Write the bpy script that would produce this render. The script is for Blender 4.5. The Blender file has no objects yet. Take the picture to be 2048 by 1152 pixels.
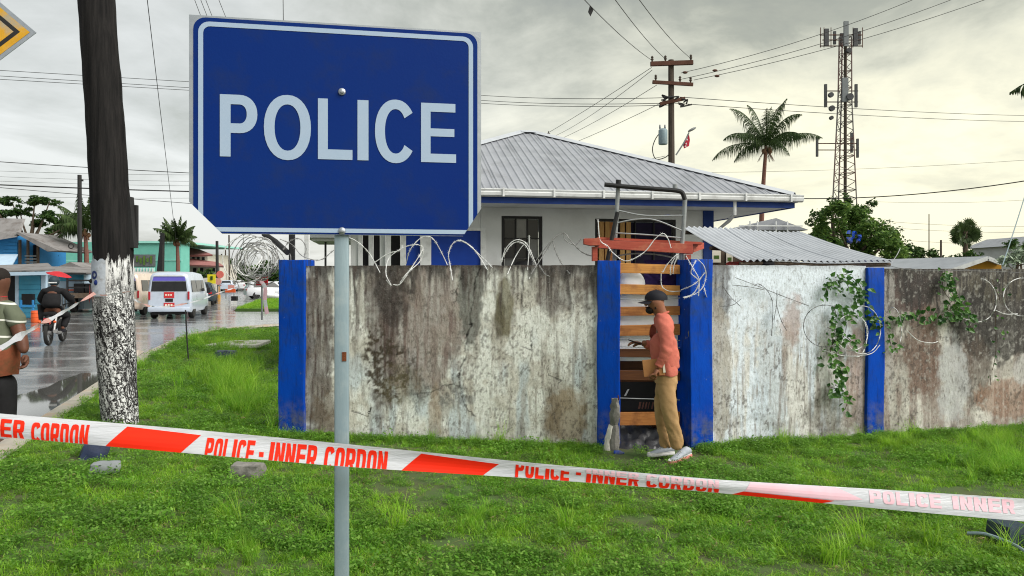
import bpy, bmesh, math, random
import numpy as np
from mathutils import Vector, Matrix, Quaternion

R = math.radians
rnd = random.Random(7)
scene = bpy.context.scene
COL = scene.collection

# ------------------------------------------------------------------ camera
CAMZ, FPX, HX, HY = 1.72, 1500.0, 1024.0, 556.0
cam_d = bpy.data.cameras.new("camera")
cam = bpy.data.objects.new("camera", cam_d)
COL.objects.link(cam)
cam.location = (0, 0, CAMZ)
cam.rotation_euler = (R(90), 0, 0)
cam_d.sensor_width = 36
cam_d.lens = FPX * 36 / 2048
cam_d.shift_y = (HY - 576) / 2048
cam_d.clip_start = 0.05
cam_d.clip_end = 6000
scene.camera = cam

# ------------------------------------------------------------------ light
scene.view_settings.view_transform = 'Standard'
scene.view_settings.look = 'None'
scene.view_settings.gamma = 1
scene.view_settings.use_curve_mapping = False
EXPO = 1.8
scene.view_settings.exposure = EXPO
scene.render.engine = 'CYCLES'
scene.cycles.use_denoising = True
scene.cycles.max_bounces = 6
scene.cycles.transparent_max_bounces = 6
scene.cycles.use_adaptive_sampling = True
scene.cycles.adaptive_threshold = 0.01
scene.cycles.filter_width = 1.1

SUN_EL, SUN_AZ = R(42), R(118)          # azimuth clockwise from +Y
sd = bpy.data.lights.new("sun", 'SUN')
sd.energy = 1.5
sd.angle = R(45)
sd.color = (1.0, 0.965, 0.9)
sun = bpy.data.objects.new("sun", sd)
COL.objects.link(sun)
_d = Vector((math.sin(SUN_AZ) * math.cos(SUN_EL), math.cos(SUN_AZ) * math.cos(SUN_EL), math.sin(SUN_EL)))
sun.rotation_euler = (-_d).to_track_quat('-Z', 'Y').to_euler()
sun.location = (20, -10, 30)


class NT:
    """small helper for node trees"""
    def __init__(s, tree):
        s.t = tree
        s.n = tree.nodes
        s.l = tree.links
    def add(s, kind, **kw):
        n = s.n.new(kind)
        for k, v in kw.items():
            if k.startswith('i_'):
                n.inputs[k[2:].replace('_', ' ')].default_value = v
            else:
                setattr(n, k, v)
        return n
    def link(s, a, b):
        s.l.new(a, b)
    def math(s, op, a, b=None, c=None, clamp=False):
        n = s.n.new('ShaderNodeMath'); n.operation = op; n.use_clamp = clamp
        for i, v in enumerate((a, b, c)):
            if v is None: continue
            if isinstance(v, (int, float)): n.inputs[i].default_value = v
            else: s.l.new(v, n.inputs[i])
        return n.outputs[0]
    def mix(s, f, a, b, mode='MIX'):
        n = s.n.new('ShaderNodeMix'); n.data_type = 'RGBA'; n.blend_type = mode
        for sock, v in ((n.inputs[0], f), (n.inputs[6], a), (n.inputs[7], b)):
            if isinstance(v, (int, float)): sock.default_value = v
            elif isinstance(v, (tuple, list)): sock.default_value = (*v[:3], 1)
            else: s.l.new(v, sock)
        return n.outputs[2]
    def ramp(s, f, stops):
        n = s.n.new('ShaderNodeValToRGB')
        e = n.color_ramp.elements
        while len(e) < len(stops): e.new(0.5)
        for i, (p, c) in enumerate(stops):
            e[i].position = p
            e[i].color = (c, c, c, 1) if isinstance(c, (int, float)) else (*c, 1)
        s.l.new(f, n.inputs[0])
        return n.outputs[0]
    def noise(s, vec, scale, detail=4, rough=0.55, dist=0.0):
        n = s.n.new('ShaderNodeTexNoise')
        n.inputs['Scale'].default_value = scale
        n.inputs['Detail'].default_value = detail
        n.inputs['Roughness'].default_value = rough
        n.inputs['Distortion'].default_value = dist
        if vec is not None: s.l.new(vec, n.inputs['Vector'])
        return n.outputs['Fac']
    def mapping(s, vec, scale=(1, 1, 1), rot=(0, 0, 0), loc=(0, 0, 0)):
        n = s.n.new('ShaderNodeMapping')
        n.inputs['Scale'].default_value = scale
        n.inputs['Rotation'].default_value = rot
        n.inputs['Location'].default_value = loc
        s.l.new(vec, n.inputs['Vector'])
        return n.outputs[0]


world = bpy.data.worlds.new("World")
scene.world = world
world.use_nodes = True
w = NT(world.node_tree)
w.n.clear()
w_out = w.add('ShaderNodeOutputWorld')
sky = w.add('ShaderNodeTexSky')
sky.sky_type = 'NISHITA'
sky.sun_disc = False
sky.sun_elevation = SUN_EL
sky.sun_rotation = SUN_AZ
sky.air_density = 1.2
sky.dust_density = 3
bg_sky = w.add('ShaderNodeBackground')
bg_sky.inputs['Strength'].default_value = 0.09
w.link(sky.outputs[0], bg_sky.inputs['Color'])
tc = w.add('ShaderNodeTexCoord')
sep = w.add('ShaderNodeSeparateXYZ')
w.link(tc.outputs['Generated'], sep.inputs[0])
zc = w.math('MAXIMUM', sep.outputs['Z'], 0.0)
den = w.math('ADD', zc, 0.22)
cx = w.math('DIVIDE', sep.outputs['X'], den)
cy = w.math('DIVIDE', sep.outputs['Y'], den)
comb = w.add('ShaderNodeCombineXYZ')
w.link(cx, comb.inputs[0]); w.link(cy, comb.inputs[1])
cvec = w.mapping(comb.outputs[0], scale=(1, 0.9, 1), loc=(3.1, 1.7, 0.4))
n1 = w.noise(cvec, 1.15, 7, 0.58, 0.5)
n2 = w.noise(cvec, 3.2, 7, 0.62, 0.3)
nn = w.math('ADD', w.math('MULTIPLY', n1, 0.72), w.math('MULTIPLY', n2, 0.28))
# lighter toward the horizon, warm toward the right-hand horizon
low = w.math('SUBTRACT', 1.0, w.math('DIVIDE', zc, 0.36), clamp=True)
side = w.math('ADD', w.math('MULTIPLY', sep.outputs['X'], 1.3), 0.42, clamp=True)
warm = w.math('MULTIPLY', side, w.math('POWER', low, 0.7), clamp=True)
leftl = w.math('MULTIPLY', w.math('MAXIMUM', w.math('SUBTRACT', -0.05, sep.outputs['X']), 0.0), 0.45, clamp=True)
mr = w.add('ShaderNodeMapRange'); mr.interpolation_type = 'SMOOTHSTEP'
mr.inputs['From Min'].default_value = 0.36; mr.inputs['From Max'].default_value = 0.19
w.link(w.math('ADD', zc, w.math('MULTIPLY', w.math('SUBTRACT', n1, 0.5), 0.16)), mr.inputs['Value'])
lw_ = mr.outputs[0]
v = w.math('ADD', w.math('MULTIPLY', w.math('SUBTRACT', nn, 0.5), 3.0), 0.31)
v = w.math('ADD', v, leftl)
v = w.math('ADD', v, w.math('MULTIPLY', lw_, w.math('ADD', 0.36, w.math('MULTIPLY', side, 0.40))), clamp=True)
cool_c = w.ramp(v, [(0.0, (0.33, 0.345, 0.335)), (0.35, (0.49, 0.51, 0.46)), (0.62, (0.64, 0.66, 0.63)), (1.0, (0.86, 0.88, 0.86))])
warm_c = w.ramp(v, [(0.0, (0.28, 0.295, 0.265)), (0.35, (0.45, 0.46, 0.375)), (0.62, (0.78, 0.77, 0.615)), (1.0, (1.15, 1.10, 0.83))])
cc = w.mix(w.math('MULTIPLY', side, 1.25, clamp=True), cool_c, warm_c)
bg_cl = w.add('ShaderNodeBackground')
bg_cl.inputs['Strength'].default_value = 1.0 / (2 ** EXPO)
w.link(cc, bg_cl.inputs['Color'])
mixs = w.add('ShaderNodeMixShader')
mixs.inputs[0].default_value = 0.94
w.link(bg_sky.outputs[0], mixs.inputs[1]); w.link(bg_cl.outputs[0], mixs.inputs[2])
w.link(mixs.outputs[0], w_out.inputs[0])

# ------------------------------------------------------------------ helpers
def at(px, py, Y):
    """the world point that the photograph's pixel shows at distance Y"""
    return Vector(((px - HX) / FPX * Y, Y, CAMZ + (HY - py) / FPX * Y))

def gp(px, py, z=0.0):
    Y = (CAMZ - z) * FPX / (py - HY)
    return Vector(((px - HX) / FPX * Y, Y, z))

def tag(o, label=None, cat=None, group=None, kind=None):
    if label: o['label'] = label
    if cat: o['category'] = cat
    if group: o['group'] = group
    if kind: o['kind'] = kind
    return o

OFF = {}
def thing(name, label, cat, loc=(0, 0, 0), rz=0.0, group=None):
    o = bpy.data.objects.new(name, None)
    o.empty_display_size = 0.1
    COL.objects.link(o)
    o.location = loc
    o.rotation_euler = (0, 0, rz)
    OFF[o.name] = Vector(loc)
    return tag(o, label, cat, group)

def copy_tree(o, parent=None):
    c = o.copy()
    COL.objects.link(c)
    if parent is not None: c.parent = parent
    for ch in list(o.children):
        copy_tree(ch, c)
    return c

class MB:
    def __init__(s):
        s.v = []; s.f = []
    def add(s, vs, fs):
        b = len(s.v)
        s.v.extend([tuple(p) for p in vs])
        s.f.extend([tuple(b + i for i in f) for f in fs])
        return s
    def box(s, c, size, rot=None, taper=None):
        hx, hy, hz = size[0] / 2, size[1] / 2, size[2] / 2
        vs = []
        for z in (-1, 1):
            t = taper if (taper and z > 0) else 1
            for x, y in ((-1, -1), (1, -1), (1, 1), (-1, 1)):
                p = Vector((x * hx * t, y * hy * t, z * hz))
                if rot is not None: p = rot @ p
                vs.append(p + Vector(c))
        return s.add(vs, [(3, 2, 1, 0), (4, 5, 6, 7), (0, 1, 5, 4), (1, 2, 6, 5), (2, 3, 7, 6), (3, 0, 4, 7)])
    def bar(s, a, b, w_, h_, up=Vector((0, 0, 1))):
        a = Vector(a); b = Vector(b); d = (b - a).normalized()
        sx = d.cross(up)
        if sx.length < 1e-4: sx = d.cross(Vector((0, 1, 0)))
        sx.normalize(); sy = sx.cross(d)
        vs = []
        for p in (a, b):
            for i, j in ((-1, -1), (1, -1), (1, 1), (-1, 1)):
                vs.append(p + sx * (i * w_ / 2) + sy * (j * h_ / 2))
        return s.add(vs, [(0, 1, 2, 3), (7, 6, 5, 4), (0, 4, 5, 1), (1, 5, 6, 2), (2, 6, 7, 3), (3, 7, 4, 0)])
    def tube(s, pts, r, n=6, caps=True, up=None):
        pts = [Vector(p) for p in pts]
        rr = r if isinstance(r, (list, tuple)) else [r] * len(pts)
        prev = None; rings = []
        for i, p in enumerate(pts):
            d = (pts[min(i + 1, len(pts) - 1)] - pts[max(i - 1, 0)])
            if d.length < 1e-9: d = Vector((0, 0, 1))
            d.normalize()
            if prev is None:
                a = d.cross(Vector((0, 0, 1)))
                if a.length < 1e-3: a = d.cross(Vector((0, 1, 0)))
            else:
                a = prev - d * prev.dot(d)
                if a.length < 1e-6: a = d.cross(Vector((0, 0, 1)))
            a.normalize(); prev = a
            b = d.cross(a)
            rings.append([p + (a * math.cos(2 * math.pi * k / n) + b * math.sin(2 * math.pi * k / n)) * rr[i] for k in range(n)])
        vs = [q for ring in rings for q in ring]
        fs = []
        for i in range(len(rings) - 1):
            for k in range(n):
                k2 = (k + 1) % n
                fs.append((i * n + k, i * n + k2, (i + 1) * n + k2, (i + 1) * n + k))
        if caps:
            fs.append(tuple(range(n))[::-1])
            fs.append(tuple((len(rings) - 1) * n + k for k in range(n)))
        return s.add(vs, fs)
    def lathe(s, c, prof, n=16, axis='z', rot=None):
        """prof: (radius, height) list"""
        vs = []; c = Vector(c)
        for (r, h) in prof:
            for k in range(n):
                a = 2 * math.pi * k / n
                p = Vector((r * math.cos(a), r * math.sin(a), h))
                if axis == 'x': p = Vector((p.z, p.x, p.y))
                elif axis == 'y': p = Vector((p.x, p.z, p.y))
                if rot is not None: p = rot @ p
                vs.append(p + c)
        fs = []
        for i in range(len(prof) - 1):
            for k in range(n):
                k2 = (k + 1) % n
                fs.append((i * n + k, i * n + k2, (i + 1) * n + k2, (i + 1) * n + k))
        fs.append(tuple(range(n))[::-1]); fs.append(tuple((len(prof) - 1) * n + k for k in range(n)))
        return s.add(vs, fs)
    def ball(s, c, r, n=10, m=7, rot=None):
        if isinstance(r, (int, float)): r = (r, r, r)
        vs = []
        c = Vector(c)
        for i in range(m + 1):
            th = math.pi * i / m
            th = min(max(th, 0.02), math.pi - 0.02)
            for k in range(n):
                a = 2 * math.pi * k / n
                p = Vector((r[0] * math.sin(th) * math.cos(a), r[1] * math.sin(th) * math.sin(a), -r[2] * math.cos(th)))
                if rot is not None: p = rot @ p
                vs.append(p + c)
        fs = []
        for i in range(m):
            for k in range(n):
                k2 = (k + 1) % n
                fs.append((i * n + k, i * n + k2, (i + 1) * n + k2, (i + 1) * n + k))
        fs.append(tuple(range(n))[::-1]); fs.append(tuple(m * n + k for k in range(n)))
        return s.add(vs, fs)
    def prism(s, poly, d):
        """poly: planar 3D polygon, extruded by vector d"""
        n = len(poly); d = Vector(d)
        vs = [Vector(p) for p in poly] + [Vector(p) + d for p in poly]
        fs = [tuple(range(n)), tuple(range(2 * n - 1, n - 1, -1))]
        for i in range(n):
            j = (i + 1) % n
            fs.append((i, i + n, j + n, j))
        return s.add(vs, fs)
    def quad(s, a, b, c, d):
        return s.add([a, b, c, d], [(0, 1, 2, 3)])
    def build(s, name, m, parent=None, local=False, smooth=False, bevel=0.0, bseg=2, fixn=False, angle=35):
        me = bpy.data.meshes.new(name)
        off = Vector((0, 0, 0))
        if parent is not None and not local:
            off = OFF.get(parent.name, Vector((0, 0, 0)))
        me.from_pydata([tuple(Vector(p) - off) for p in s.v], [], s.f)
        me.materials.append(m)
        if bevel or fixn:
            bm = bmesh.new(); bm.from_mesh(me)
            bmesh.ops.recalc_face_normals(bm, faces=bm.faces)
            if bevel:
                es = [e for e in bm.edges if len(e.link_faces) == 2 and e.calc_face_angle(0) > R(28)]
                bmesh.ops.bevel(bm, geom=es, offset=bevel, segments=bseg, profile=0.5, affect='EDGES', clamp_overlap=True)
            bm.to_mesh(me); bm.free()
        if smooth:
            me.shade_smooth()
            me.set_sharp_from_angle(angle=R(angle))
        me.update()
        o = bpy.data.objects.new(name, me)
        COL.objects.link(o)
        if parent is not None:
            o.parent = parent
            OFF[o.name] = off
        return o

def spline(pts, n=8):
    """Catmull-Rom through points"""
    P = [Vector(p) for p in pts]
    P = [P[0] * 2 - P[1]] + P + [P[-1] * 2 - P[-2]]
    out = []
    for i in range(1, len(P) - 2):
        for k in range(n):
            t = k / n
            a, b, c, d = P[i - 1], P[i], P[i + 1], P[i + 2]
            out.append(0.5 * ((2 * b) + (-a + c) * t + (2 * a - 5 * b + 4 * c - d) * t * t + (-a + 3 * b - 3 * c + d) * t ** 3))
    out.append(P[-2])
    return out

# numpy value noise
def _hash(ix, iy, seed):
    h = (ix.astype(np.int64) * 374761393 + iy.astype(np.int64) * 668265263 + seed * 1442695041) & 0x7fffffff
    h = ((h ^ (h >> 13)) * 1274126177) & 0x7fffffff
    h = h ^ (h >> 16)
    return (h & 0xffff) / 65535.0
def vn(x, y, seed=0):
    ix = np.floor(x); iy = np.floor(y)
    fx = x - ix; fy = y - iy
    fx = fx * fx * (3 - 2 * fx); fy = fy * fy * (3 - 2 * fy)
    a = _hash(ix, iy, seed); b = _hash(ix + 1, iy, seed)
    c = _hash(ix, iy + 1, seed); d = _hash(ix + 1, iy + 1, seed)
    return (a * (1 - fx) + b * fx) * (1 - fy) + (c * (1 - fx) + d * fx) * fy
def fbm(x, y, seed=0, oct=4):
    s = 0; a = 0.5; t = 0
    for k in range(oct):
        s = s + a * vn(x * 2 ** k + 13.7 * k, y * 2 ** k + 5.1 * k, seed + k); t += a; a *= 0.55
    return s / t
def sst(a, b, x):
    t = np.clip((x - a) / (b - a), 0, 1)
    return t * t * (3 - 2 * t)

# ------------------------------------------------------------------ materials
def base_mat(name):
    m = bpy.data.materials.new(name)
    m.use_nodes = True
    t = NT(m.node_tree)
    b = m.node_tree.nodes['Principled BSDF']
    return m, t, b

def pm(name, c1, c2=None, scale=4.0, rough=0.7, metal=0.0, bump=0.0, stretch=(1, 1, 1), detail=5, bscale=None, spec=None, rvar=0.1, dist=0.0, contrast=0.25, dirt=None, dscale=2.0, coat=0.0, island=0.0, trans=0.0):
    """colour varied by noise between c1 and c2, optional dirt patches, bump"""
    m, t, b = base_mat(name)
    tc = t.add('ShaderNodeTexCoord')
    vec = t.mapping(tc.outputs['Object'], scale=stretch)
    n = t.noise(vec, scale, detail, 0.6, dist)
    f = t.ramp(n, [(0.5 - contrast, 0.0), (0.5 + contrast, 1.0)])
    c2 = c2 or tuple(x * 0.8 for x in c1)
    col = t.mix(f, c1, c2)
    if dirt is not None:
        dn = t.noise(tc.outputs['Object'], dscale, 6, 0.65)
        df = t.ramp(dn, [(0.5, 0.0), (0.68, 1.0)])
        col = t.mix(t.math('MULTIPLY', df, 0.75), col, dirt)
    if island:
        g = t.add('ShaderNodeNewGeometry')
        hs = t.add('ShaderNodeHueSaturation')
        t.link(t.math('ADD', t.math('MULTIPLY', g.outputs['Random Per Island'], island * 1.6), 1 - island * 0.8), hs.inputs['Value'])
        t.link(t.math('ADD', t.math('MULTIPLY', g.outputs['Random Per Island'], island * -0.06), 0.5 + island * 0.03), hs.inputs['Hue'])
        t.link(col, hs.inputs['Color'])
        col = hs.outputs[0]
    t.link(col, b.inputs['Base Color'])
    b.inputs['Roughness'].default_value = rough
    if rvar:
        t.link(t.math('ADD', t.math('MULTIPLY', t.math('SUBTRACT', n, 0.5), rvar * 2), rough, clamp=True), b.inputs['Roughness'])
    b.inputs['Metallic'].default_value = metal
    if spec is None: spec = 0.18 if rough >= 0.5 else 0.5
    b.inputs['Specular IOR Level'].default_value = spec
    if coat:
        b.inputs['Coat Weight'].default_value = coat
        b.inputs['Coat Roughness'].default_value = 0.08
    if trans:
        tr = t.add('ShaderNodeBsdfTranslucent')
        t.link(col, tr.inputs['Color'])
        mx = t.add('ShaderNodeMixShader'); mx.inputs[0].default_value = trans
        t.link(b.outputs[0], mx.inputs[1]); t.link(tr.outputs[0], mx.inputs[2])
        t.link(mx.outputs[0], m.node_tree.nodes['Material Output'].inputs[0])
    if bump:
        bn = t.noise(vec, bscale or scale * 3, 5, 0.6)
        bp = t.add('ShaderNodeBump')
        bp.inputs['Strength'].default_value = min(1.0, bump)
        bp.inputs['Distance'].default_value = 0.01
        t.link(bn, bp.inputs['Height'])
        t.link(bp.outputs[0], b.inputs['Normal'])
    return m

M = {}
M['blue_post'] = pm('blue_post_paint', (0.0008, 0.062, 0.44), (0.0008, 0.034, 0.29), 3.5, 0.6, spec=0.08, bump=0.35, bscale=30, stretch=(1, 1, 0.45), dirt=(0.02, 0.05, 0.16), dscale=3.5, contrast=0.3)
M['sign_blue'] = pm('sign_blue_sheeting', (0.0004, 0.017, 0.150), (0.002, 0.025, 0.155), 2.2, 0.5, bump=0.05, bscale=120, spec=0.10, dirt=(0.008, 0.024, 0.115), dscale=9, contrast=0.35, rvar=0.1)
M['sign_light'] = pm('sign_reflective_light', (0.30, 0.40, 0.54), (0.33, 0.42, 0.55), 30, 0.4, rvar=0.05)
M['alu'] = pm('weathered_aluminium', (0.42, 0.45, 0.50), (0.30, 0.33, 0.37), 30, 0.42, metal=0.7, bump=0.05)
M['galv'] = pm('galvanised_steel', (0.26, 0.335, 0.37), (0.19, 0.26, 0.30), 16, 0.5, metal=0.25, bump=0.1, stretch=(1, 1, 0.22), dirt=(0.30, 0.36, 0.38), dscale=9, contrast=0.35)
M['rust'] = pm('rust', (0.20, 0.06, 0.02), (0.09, 0.03, 0.015), 60, 0.9, bump=0.4)
M['tape_white'] = pm('barrier_tape_white', (0.70, 0.71, 0.76), (0.58, 0.60, 0.67), 6, 0.35, rvar=0.08, trans=0.25, bump=0.6, bscale=9, stretch=(0.6, 0.6, 4))
M['tape_red'] = pm('barrier_tape_red', (0.80, 0.026, 0.006), (0.66, 0.018, 0.005), 12, 0.5, rvar=0.05, stretch=(0.3, 0.3, 3))
M['tape_ghost'] = pm('print_seen_through_tape', (0.72, 0.42, 0.50), (0.70, 0.50, 0.58), 12, 0.4)
M['white_paint'] = pm('white_wall_paint', (0.60, 0.62, 0.63), (0.54, 0.56, 0.57), 2.2, 0.75, bump=0.15, bscale=50, dirt=(0.46, 0.47, 0.47), dscale=1.2)
M['white_trim'] = pm('white_trim', (0.66, 0.68, 0.69), (0.56, 0.58, 0.59), 5, 0.5, dirt=(0.42, 0.43, 0.43), dscale=6)
M['blue_trim'] = pm('blue_trim', (0.012, 0.045, 0.22), (0.009, 0.03, 0.15), 4, 0.5)
M['blue_panel'] = pm('blue_wall_panel', (0.008, 0.05, 0.34), (0.008, 0.04, 0.27), 4, 0.5)
M['roof'] = pm('corrugated_roof_steel', (0.33, 0.345, 0.38), (0.27, 0.285, 0.32), 2.0, 0.5, metal=0.15, dirt=(0.20, 0.21, 0.23), dscale=1.3)
M['roof_light'] = pm('zinc_sheet_light', (0.50, 0.525, 0.565), (0.40, 0.43, 0.475), 2.5, 0.5, metal=0.15, dirt=(0.40, 0.42, 0.45), dscale=2.5)
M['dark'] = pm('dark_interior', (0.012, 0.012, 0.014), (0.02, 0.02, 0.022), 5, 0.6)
M['glass'] = pm('dark_window_glass', (0.012, 0.013, 0.016), (0.022, 0.023, 0.026), 3, 0.15, rvar=0.02, spec=0.25)
M['glass_mid'] = pm('hazy_window_glass', (0.12, 0.125, 0.13), (0.07, 0.075, 0.08), 5, 0.2)
M['slat_top'] = pm('bright_varnished_wood', (0.66, 0.32, 0.09), (0.42, 0.18, 0.05), 5, 0.5, bump=0.3, stretch=(0.6, 6, 14), bscale=20, dirt=(0.22, 0.08, 0.04), dscale=5)
M['slat'] = pm('varnished_wood', (0.48, 0.205, 0.065), (0.27, 0.10, 0.03), 5, 0.5, bump=0.3, stretch=(0.6, 6, 14), bscale=20, dirt=(0.13, 0.045, 0.02), dscale=5)
M['slat_dark'] = pm('dark_wet_wood', (0.13, 0.05, 0.02), (0.06, 0.025, 0.013), 5, 0.5, bump=0.3, stretch=(0.6, 6, 14))
M['red_beam'] = pm('red_oxide_wood', (0.40, 0.085, 0.055), (0.26, 0.05, 0.035), 5, 0.6, bump=0.3, stretch=(0.6, 6, 10), dirt=(0.44, 0.17, 0.10), dscale=4)
M['iron_grey'] = pm('grey_steel_tube', (0.30, 0.32, 0.33), (0.17, 0.18, 0.19), 8, 0.5, metal=0.2, bump=0.1)
M['iron_black'] = pm('black_steel_tube', (0.012, 0.013, 0.016), (0.028, 0.028, 0.028), 10, 0.5)
M['razor'] = pm('razor_wire_steel', (0.72, 0.74, 0.75), (0.42, 0.42, 0.42), 9, 0.45)
M['razor_dark'] = pm('razor_wire_weathered', (0.13, 0.13, 0.13), (0.30, 0.30, 0.30), 9, 0.6, metal=0.1)
M['cable'] = pm('black_cable', (0.018, 0.018, 0.020), (0.03, 0.03, 0.03), 2, 0.6)
M['wood_pole'] = pm('weathered_pole_wood', (0.085, 0.068, 0.055), (0.045, 0.036, 0.03), 4, 0.85, bump=0.4, stretch=(3, 3, 0.4))
M['brown_arm'] = pm('crossarm_wood', (0.11, 0.050, 0.034), (0.06, 0.03, 0.022), 4, 0.85)
M['skin'] = pm('brown_skin', (0.27, 0.120, 0.072), (0.20, 0.082, 0.05), 14, 0.5, bump=0.2, bscale=60)
M['skin_dark'] = pm('dark_brown_skin', (0.125, 0.054, 0.034), (0.085, 0.036, 0.024), 10, 0.5, bump=0.25, bscale=40)
M['shirt_coral'] = pm('coral_knit', (0.52, 0.150, 0.108), (0.38, 0.10, 0.075), 9, 0.9, bump=0.5, bscale=18, contrast=0.3)
M['khaki'] = pm('khaki_cotton', (0.40, 0.255, 0.125), (0.29, 0.175, 0.08), 9, 0.9, bump=0.6, bscale=14)
M['cap'] = pm('black_cap', (0.006, 0.006, 0.012), (0.014, 0.014, 0.018), 20, 0.7)
M['black_cloth'] = pm('black_cloth', (0.007, 0.007, 0.008), (0.015, 0.015, 0.017), 9, 0.85, bump=0.4, bscale=18)
M['hair'] = pm('black_hair', (0.012, 0.010, 0.009), (0.02, 0.016, 0.014), 40, 0.8, bump=0.6, bscale=90)
M['shoe_grey'] = pm('grey_mesh_shoe', (0.36, 0.39, 0.44), (0.26, 0.29, 0.34), 30, 0.7, bump=0.2)
M['shoe_white'] = pm('white_sole', (0.62, 0.62, 0.62), (0.5, 0.5, 0.5), 20, 0.6)
M['shoe_pink'] = pm('pink_sole', (0.62, 0.22, 0.20), (0.5, 0.18, 0.17), 20, 0.6)
M['shoe_brown'] = pm('brown_leather', (0.10, 0.06, 0.04), (0.07, 0.04, 0.03), 20, 0.5)
M['book'] = pm('tan_notebook_cover', (0.42, 0.20, 0.08), (0.36, 0.16, 0.065), 12, 0.6)
M['paper'] = pm('paper', (0.72, 0.68, 0.58), (0.66, 0.62, 0.52), 12, 0.8)
M['white_bag'] = pm('white_plastic_sheet', (0.92, 0.93, 0.94), (0.84, 0.86, 0.88), 3.5, 0.5, bump=0.5, bscale=6, trans=0.3)
M['purple'] = pm('dark_purple_cloth', (0.03, 0.012, 0.09), (0.015, 0.01, 0.04), 6, 0.8)
M['tarp'] = pm('black_tarp', (0.035, 0.037, 0.042), (0.016, 0.017, 0.02), 5, 0.4, bump=0.8, bscale=7)
M['concrete'] = pm('grey_concrete', (0.26, 0.25, 0.235), (0.14, 0.135, 0.125), 9, 0.9, bump=0.9, bscale=25, dirt=(0.08, 0.08, 0.07), dscale=7)
M['concrete_pale'] = pm('pale_concrete', (0.60, 0.59, 0.55), (0.42, 0.41, 0.38), 6, 0.8, bump=0.6, bscale=20, dirt=(0.2, 0.2, 0.17), dscale=3)
M['stone_dark'] = pm('dark_block', (0.03, 0.055, 0.07), (0.025, 0.03, 0.04), 9, 0.6, bump=0.6)
M['leaf_deep'] = pm('deep_green_leaves', (0.050, 0.105, 0.024), (0.026, 0.062, 0.014), 0.9, 0.6, island=0.7, trans=0.3, rvar=0)
M['leaf_mid'] = pm('mid_green_leaves', (0.125, 0.225, 0.050), (0.065, 0.135, 0.028), 0.9, 0.55, island=0.75, trans=0.35, rvar=0)
M['leaf_vine'] = pm('vine_leaves', (0.075, 0.20, 0.035), (0.035, 0.11, 0.018), 3, 0.45, island=0.7, trans=0.35, rvar=0)
M['leaf_palm'] = pm('palm_leaflets', (0.050, 0.085, 0.025), (0.030, 0.055, 0.018), 0.8, 0.5, island=0.5, trans=0.25, rvar=0)
M['leaf_white'] = pm('pale_variegated_leaves', (0.42, 0.48, 0.40), (0.12, 0.2, 0.09), 3, 0.6, island=0.5, rvar=0)
M['bark'] = pm('grey_brown_bark', (0.13, 0.10, 0.075), (0.07, 0.052, 0.04), 6, 0.9, bump=0.7)
M['bark_palm'] = pm('palm_trunk_bark', (0.19, 0.085, 0.065), (0.11, 0.06, 0.05), 6, 0.9, bump=0.7, stretch=(1, 1, 4))
M['coconut'] = pm('coconut_husk', (0.17, 0.09, 0.05), (0.11, 0.06, 0.035), 9, 0.7)
# ================================================================== GROUND
def kerb_x(y):
    return -2.7 - 0.33 * y

def ground_z(x, y):
    d = (x - kerb_x(y)) * 0.95
    lump = (fbm(np.asarray(x) * 0.9, np.asarray(y) * 0.9, 3, 3) - 0.5) * 0.05 * sst(0.6, 2.0, d)
    return 0.045 - 0.175 * sst(0.4, 3.2, d) + lump

def gz(x, y):
    return float(ground_z(np.array([float(x)]), np.array([float(y)]))[0])

def structure(o):
    o['kind'] = 'structure'
    return o

def sheet(name, poly, z, m):
    mb = MB()
    mb.add([(x, y, z) for x, y in poly], [tuple(range(len(poly)))])
    return structure(mb.build(name, m))

M['earth'] = pm('bare_earth', (0.10, 0.085, 0.055), (0.05, 0.07, 0.025), 0.6, 0.95, bump=0.6)
M['grass_far'] = pm('mown_grass_far', (0.07, 0.14, 0.03), (0.045, 0.10, 0.02), 1.4, 0.95, bump=0.8, bscale=20)
big = 3000
sheet('ground', [(-big, -20), (big, -20), (big, big), (-big, big)], -0.22, M['earth'])

# wet asphalt
m, t, b = base_mat('wet_asphalt')
g = t.add('ShaderNodeNewGeometry')
pos = g.outputs['Position']
n_a = t.noise(t.mapping(pos, scale=(0.30, 0.9, 1)), 1.0, 6, 0.62, 0.6)
n_b = t.noise(pos, 3.0, 5, 0.6)
n_c = t.noise(pos, 60.0, 3, 0.6)
wet = t.ramp(t.math('ADD', t.math('MULTIPLY', n_a, 0.8), t.math('MULTIPLY', n_b, 0.2)), [(0.38, 0.0), (0.50, 1.0)])
col = t.mix(wet, (0.25, 0.252, 0.255), (0.14, 0.143, 0.15))
col = t.mix(t.math('MULTIPLY', n_c, 0.5), col, (0.18, 0.18, 0.18))
t.link(col, b.inputs['Base Color'])
t.link(t.math('SUBTRACT', 0.32, t.math('MULTIPLY', wet, 0.25)), b.inputs['Roughness'])
b.inputs['IOR'].default_value = 2.0
bp = t.add('ShaderNodeBump'); bp.inputs['Strength'].default_value = 0.35; bp.inputs['Distance'].default_value = 0.006
t.link(t.math('ADD', t.math('MULTIPLY', n_c, 0.35), n_b), bp.inputs['Height'])
t.link(bp.outputs[0], b.inputs['Normal'])
M['asphalt'] = m
# standing water
m, t, b = base_mat('standing_water')
b.inputs['Base Color'].default_value = (0.09, 0.09, 0.085, 1)
b.inputs['Roughness'].default_value = 0.03
b.inputs['IOR'].default_value = 2.3
M['water'] = m
M['wet_concrete'] = pm('wet_concrete', (0.17, 0.165, 0.155), (0.09, 0.09, 0.088), 0.7, 0.25, bump=0.15, bscale=12, spec=0.9, stretch=(0.4, 1, 1), rvar=0.25)

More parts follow.
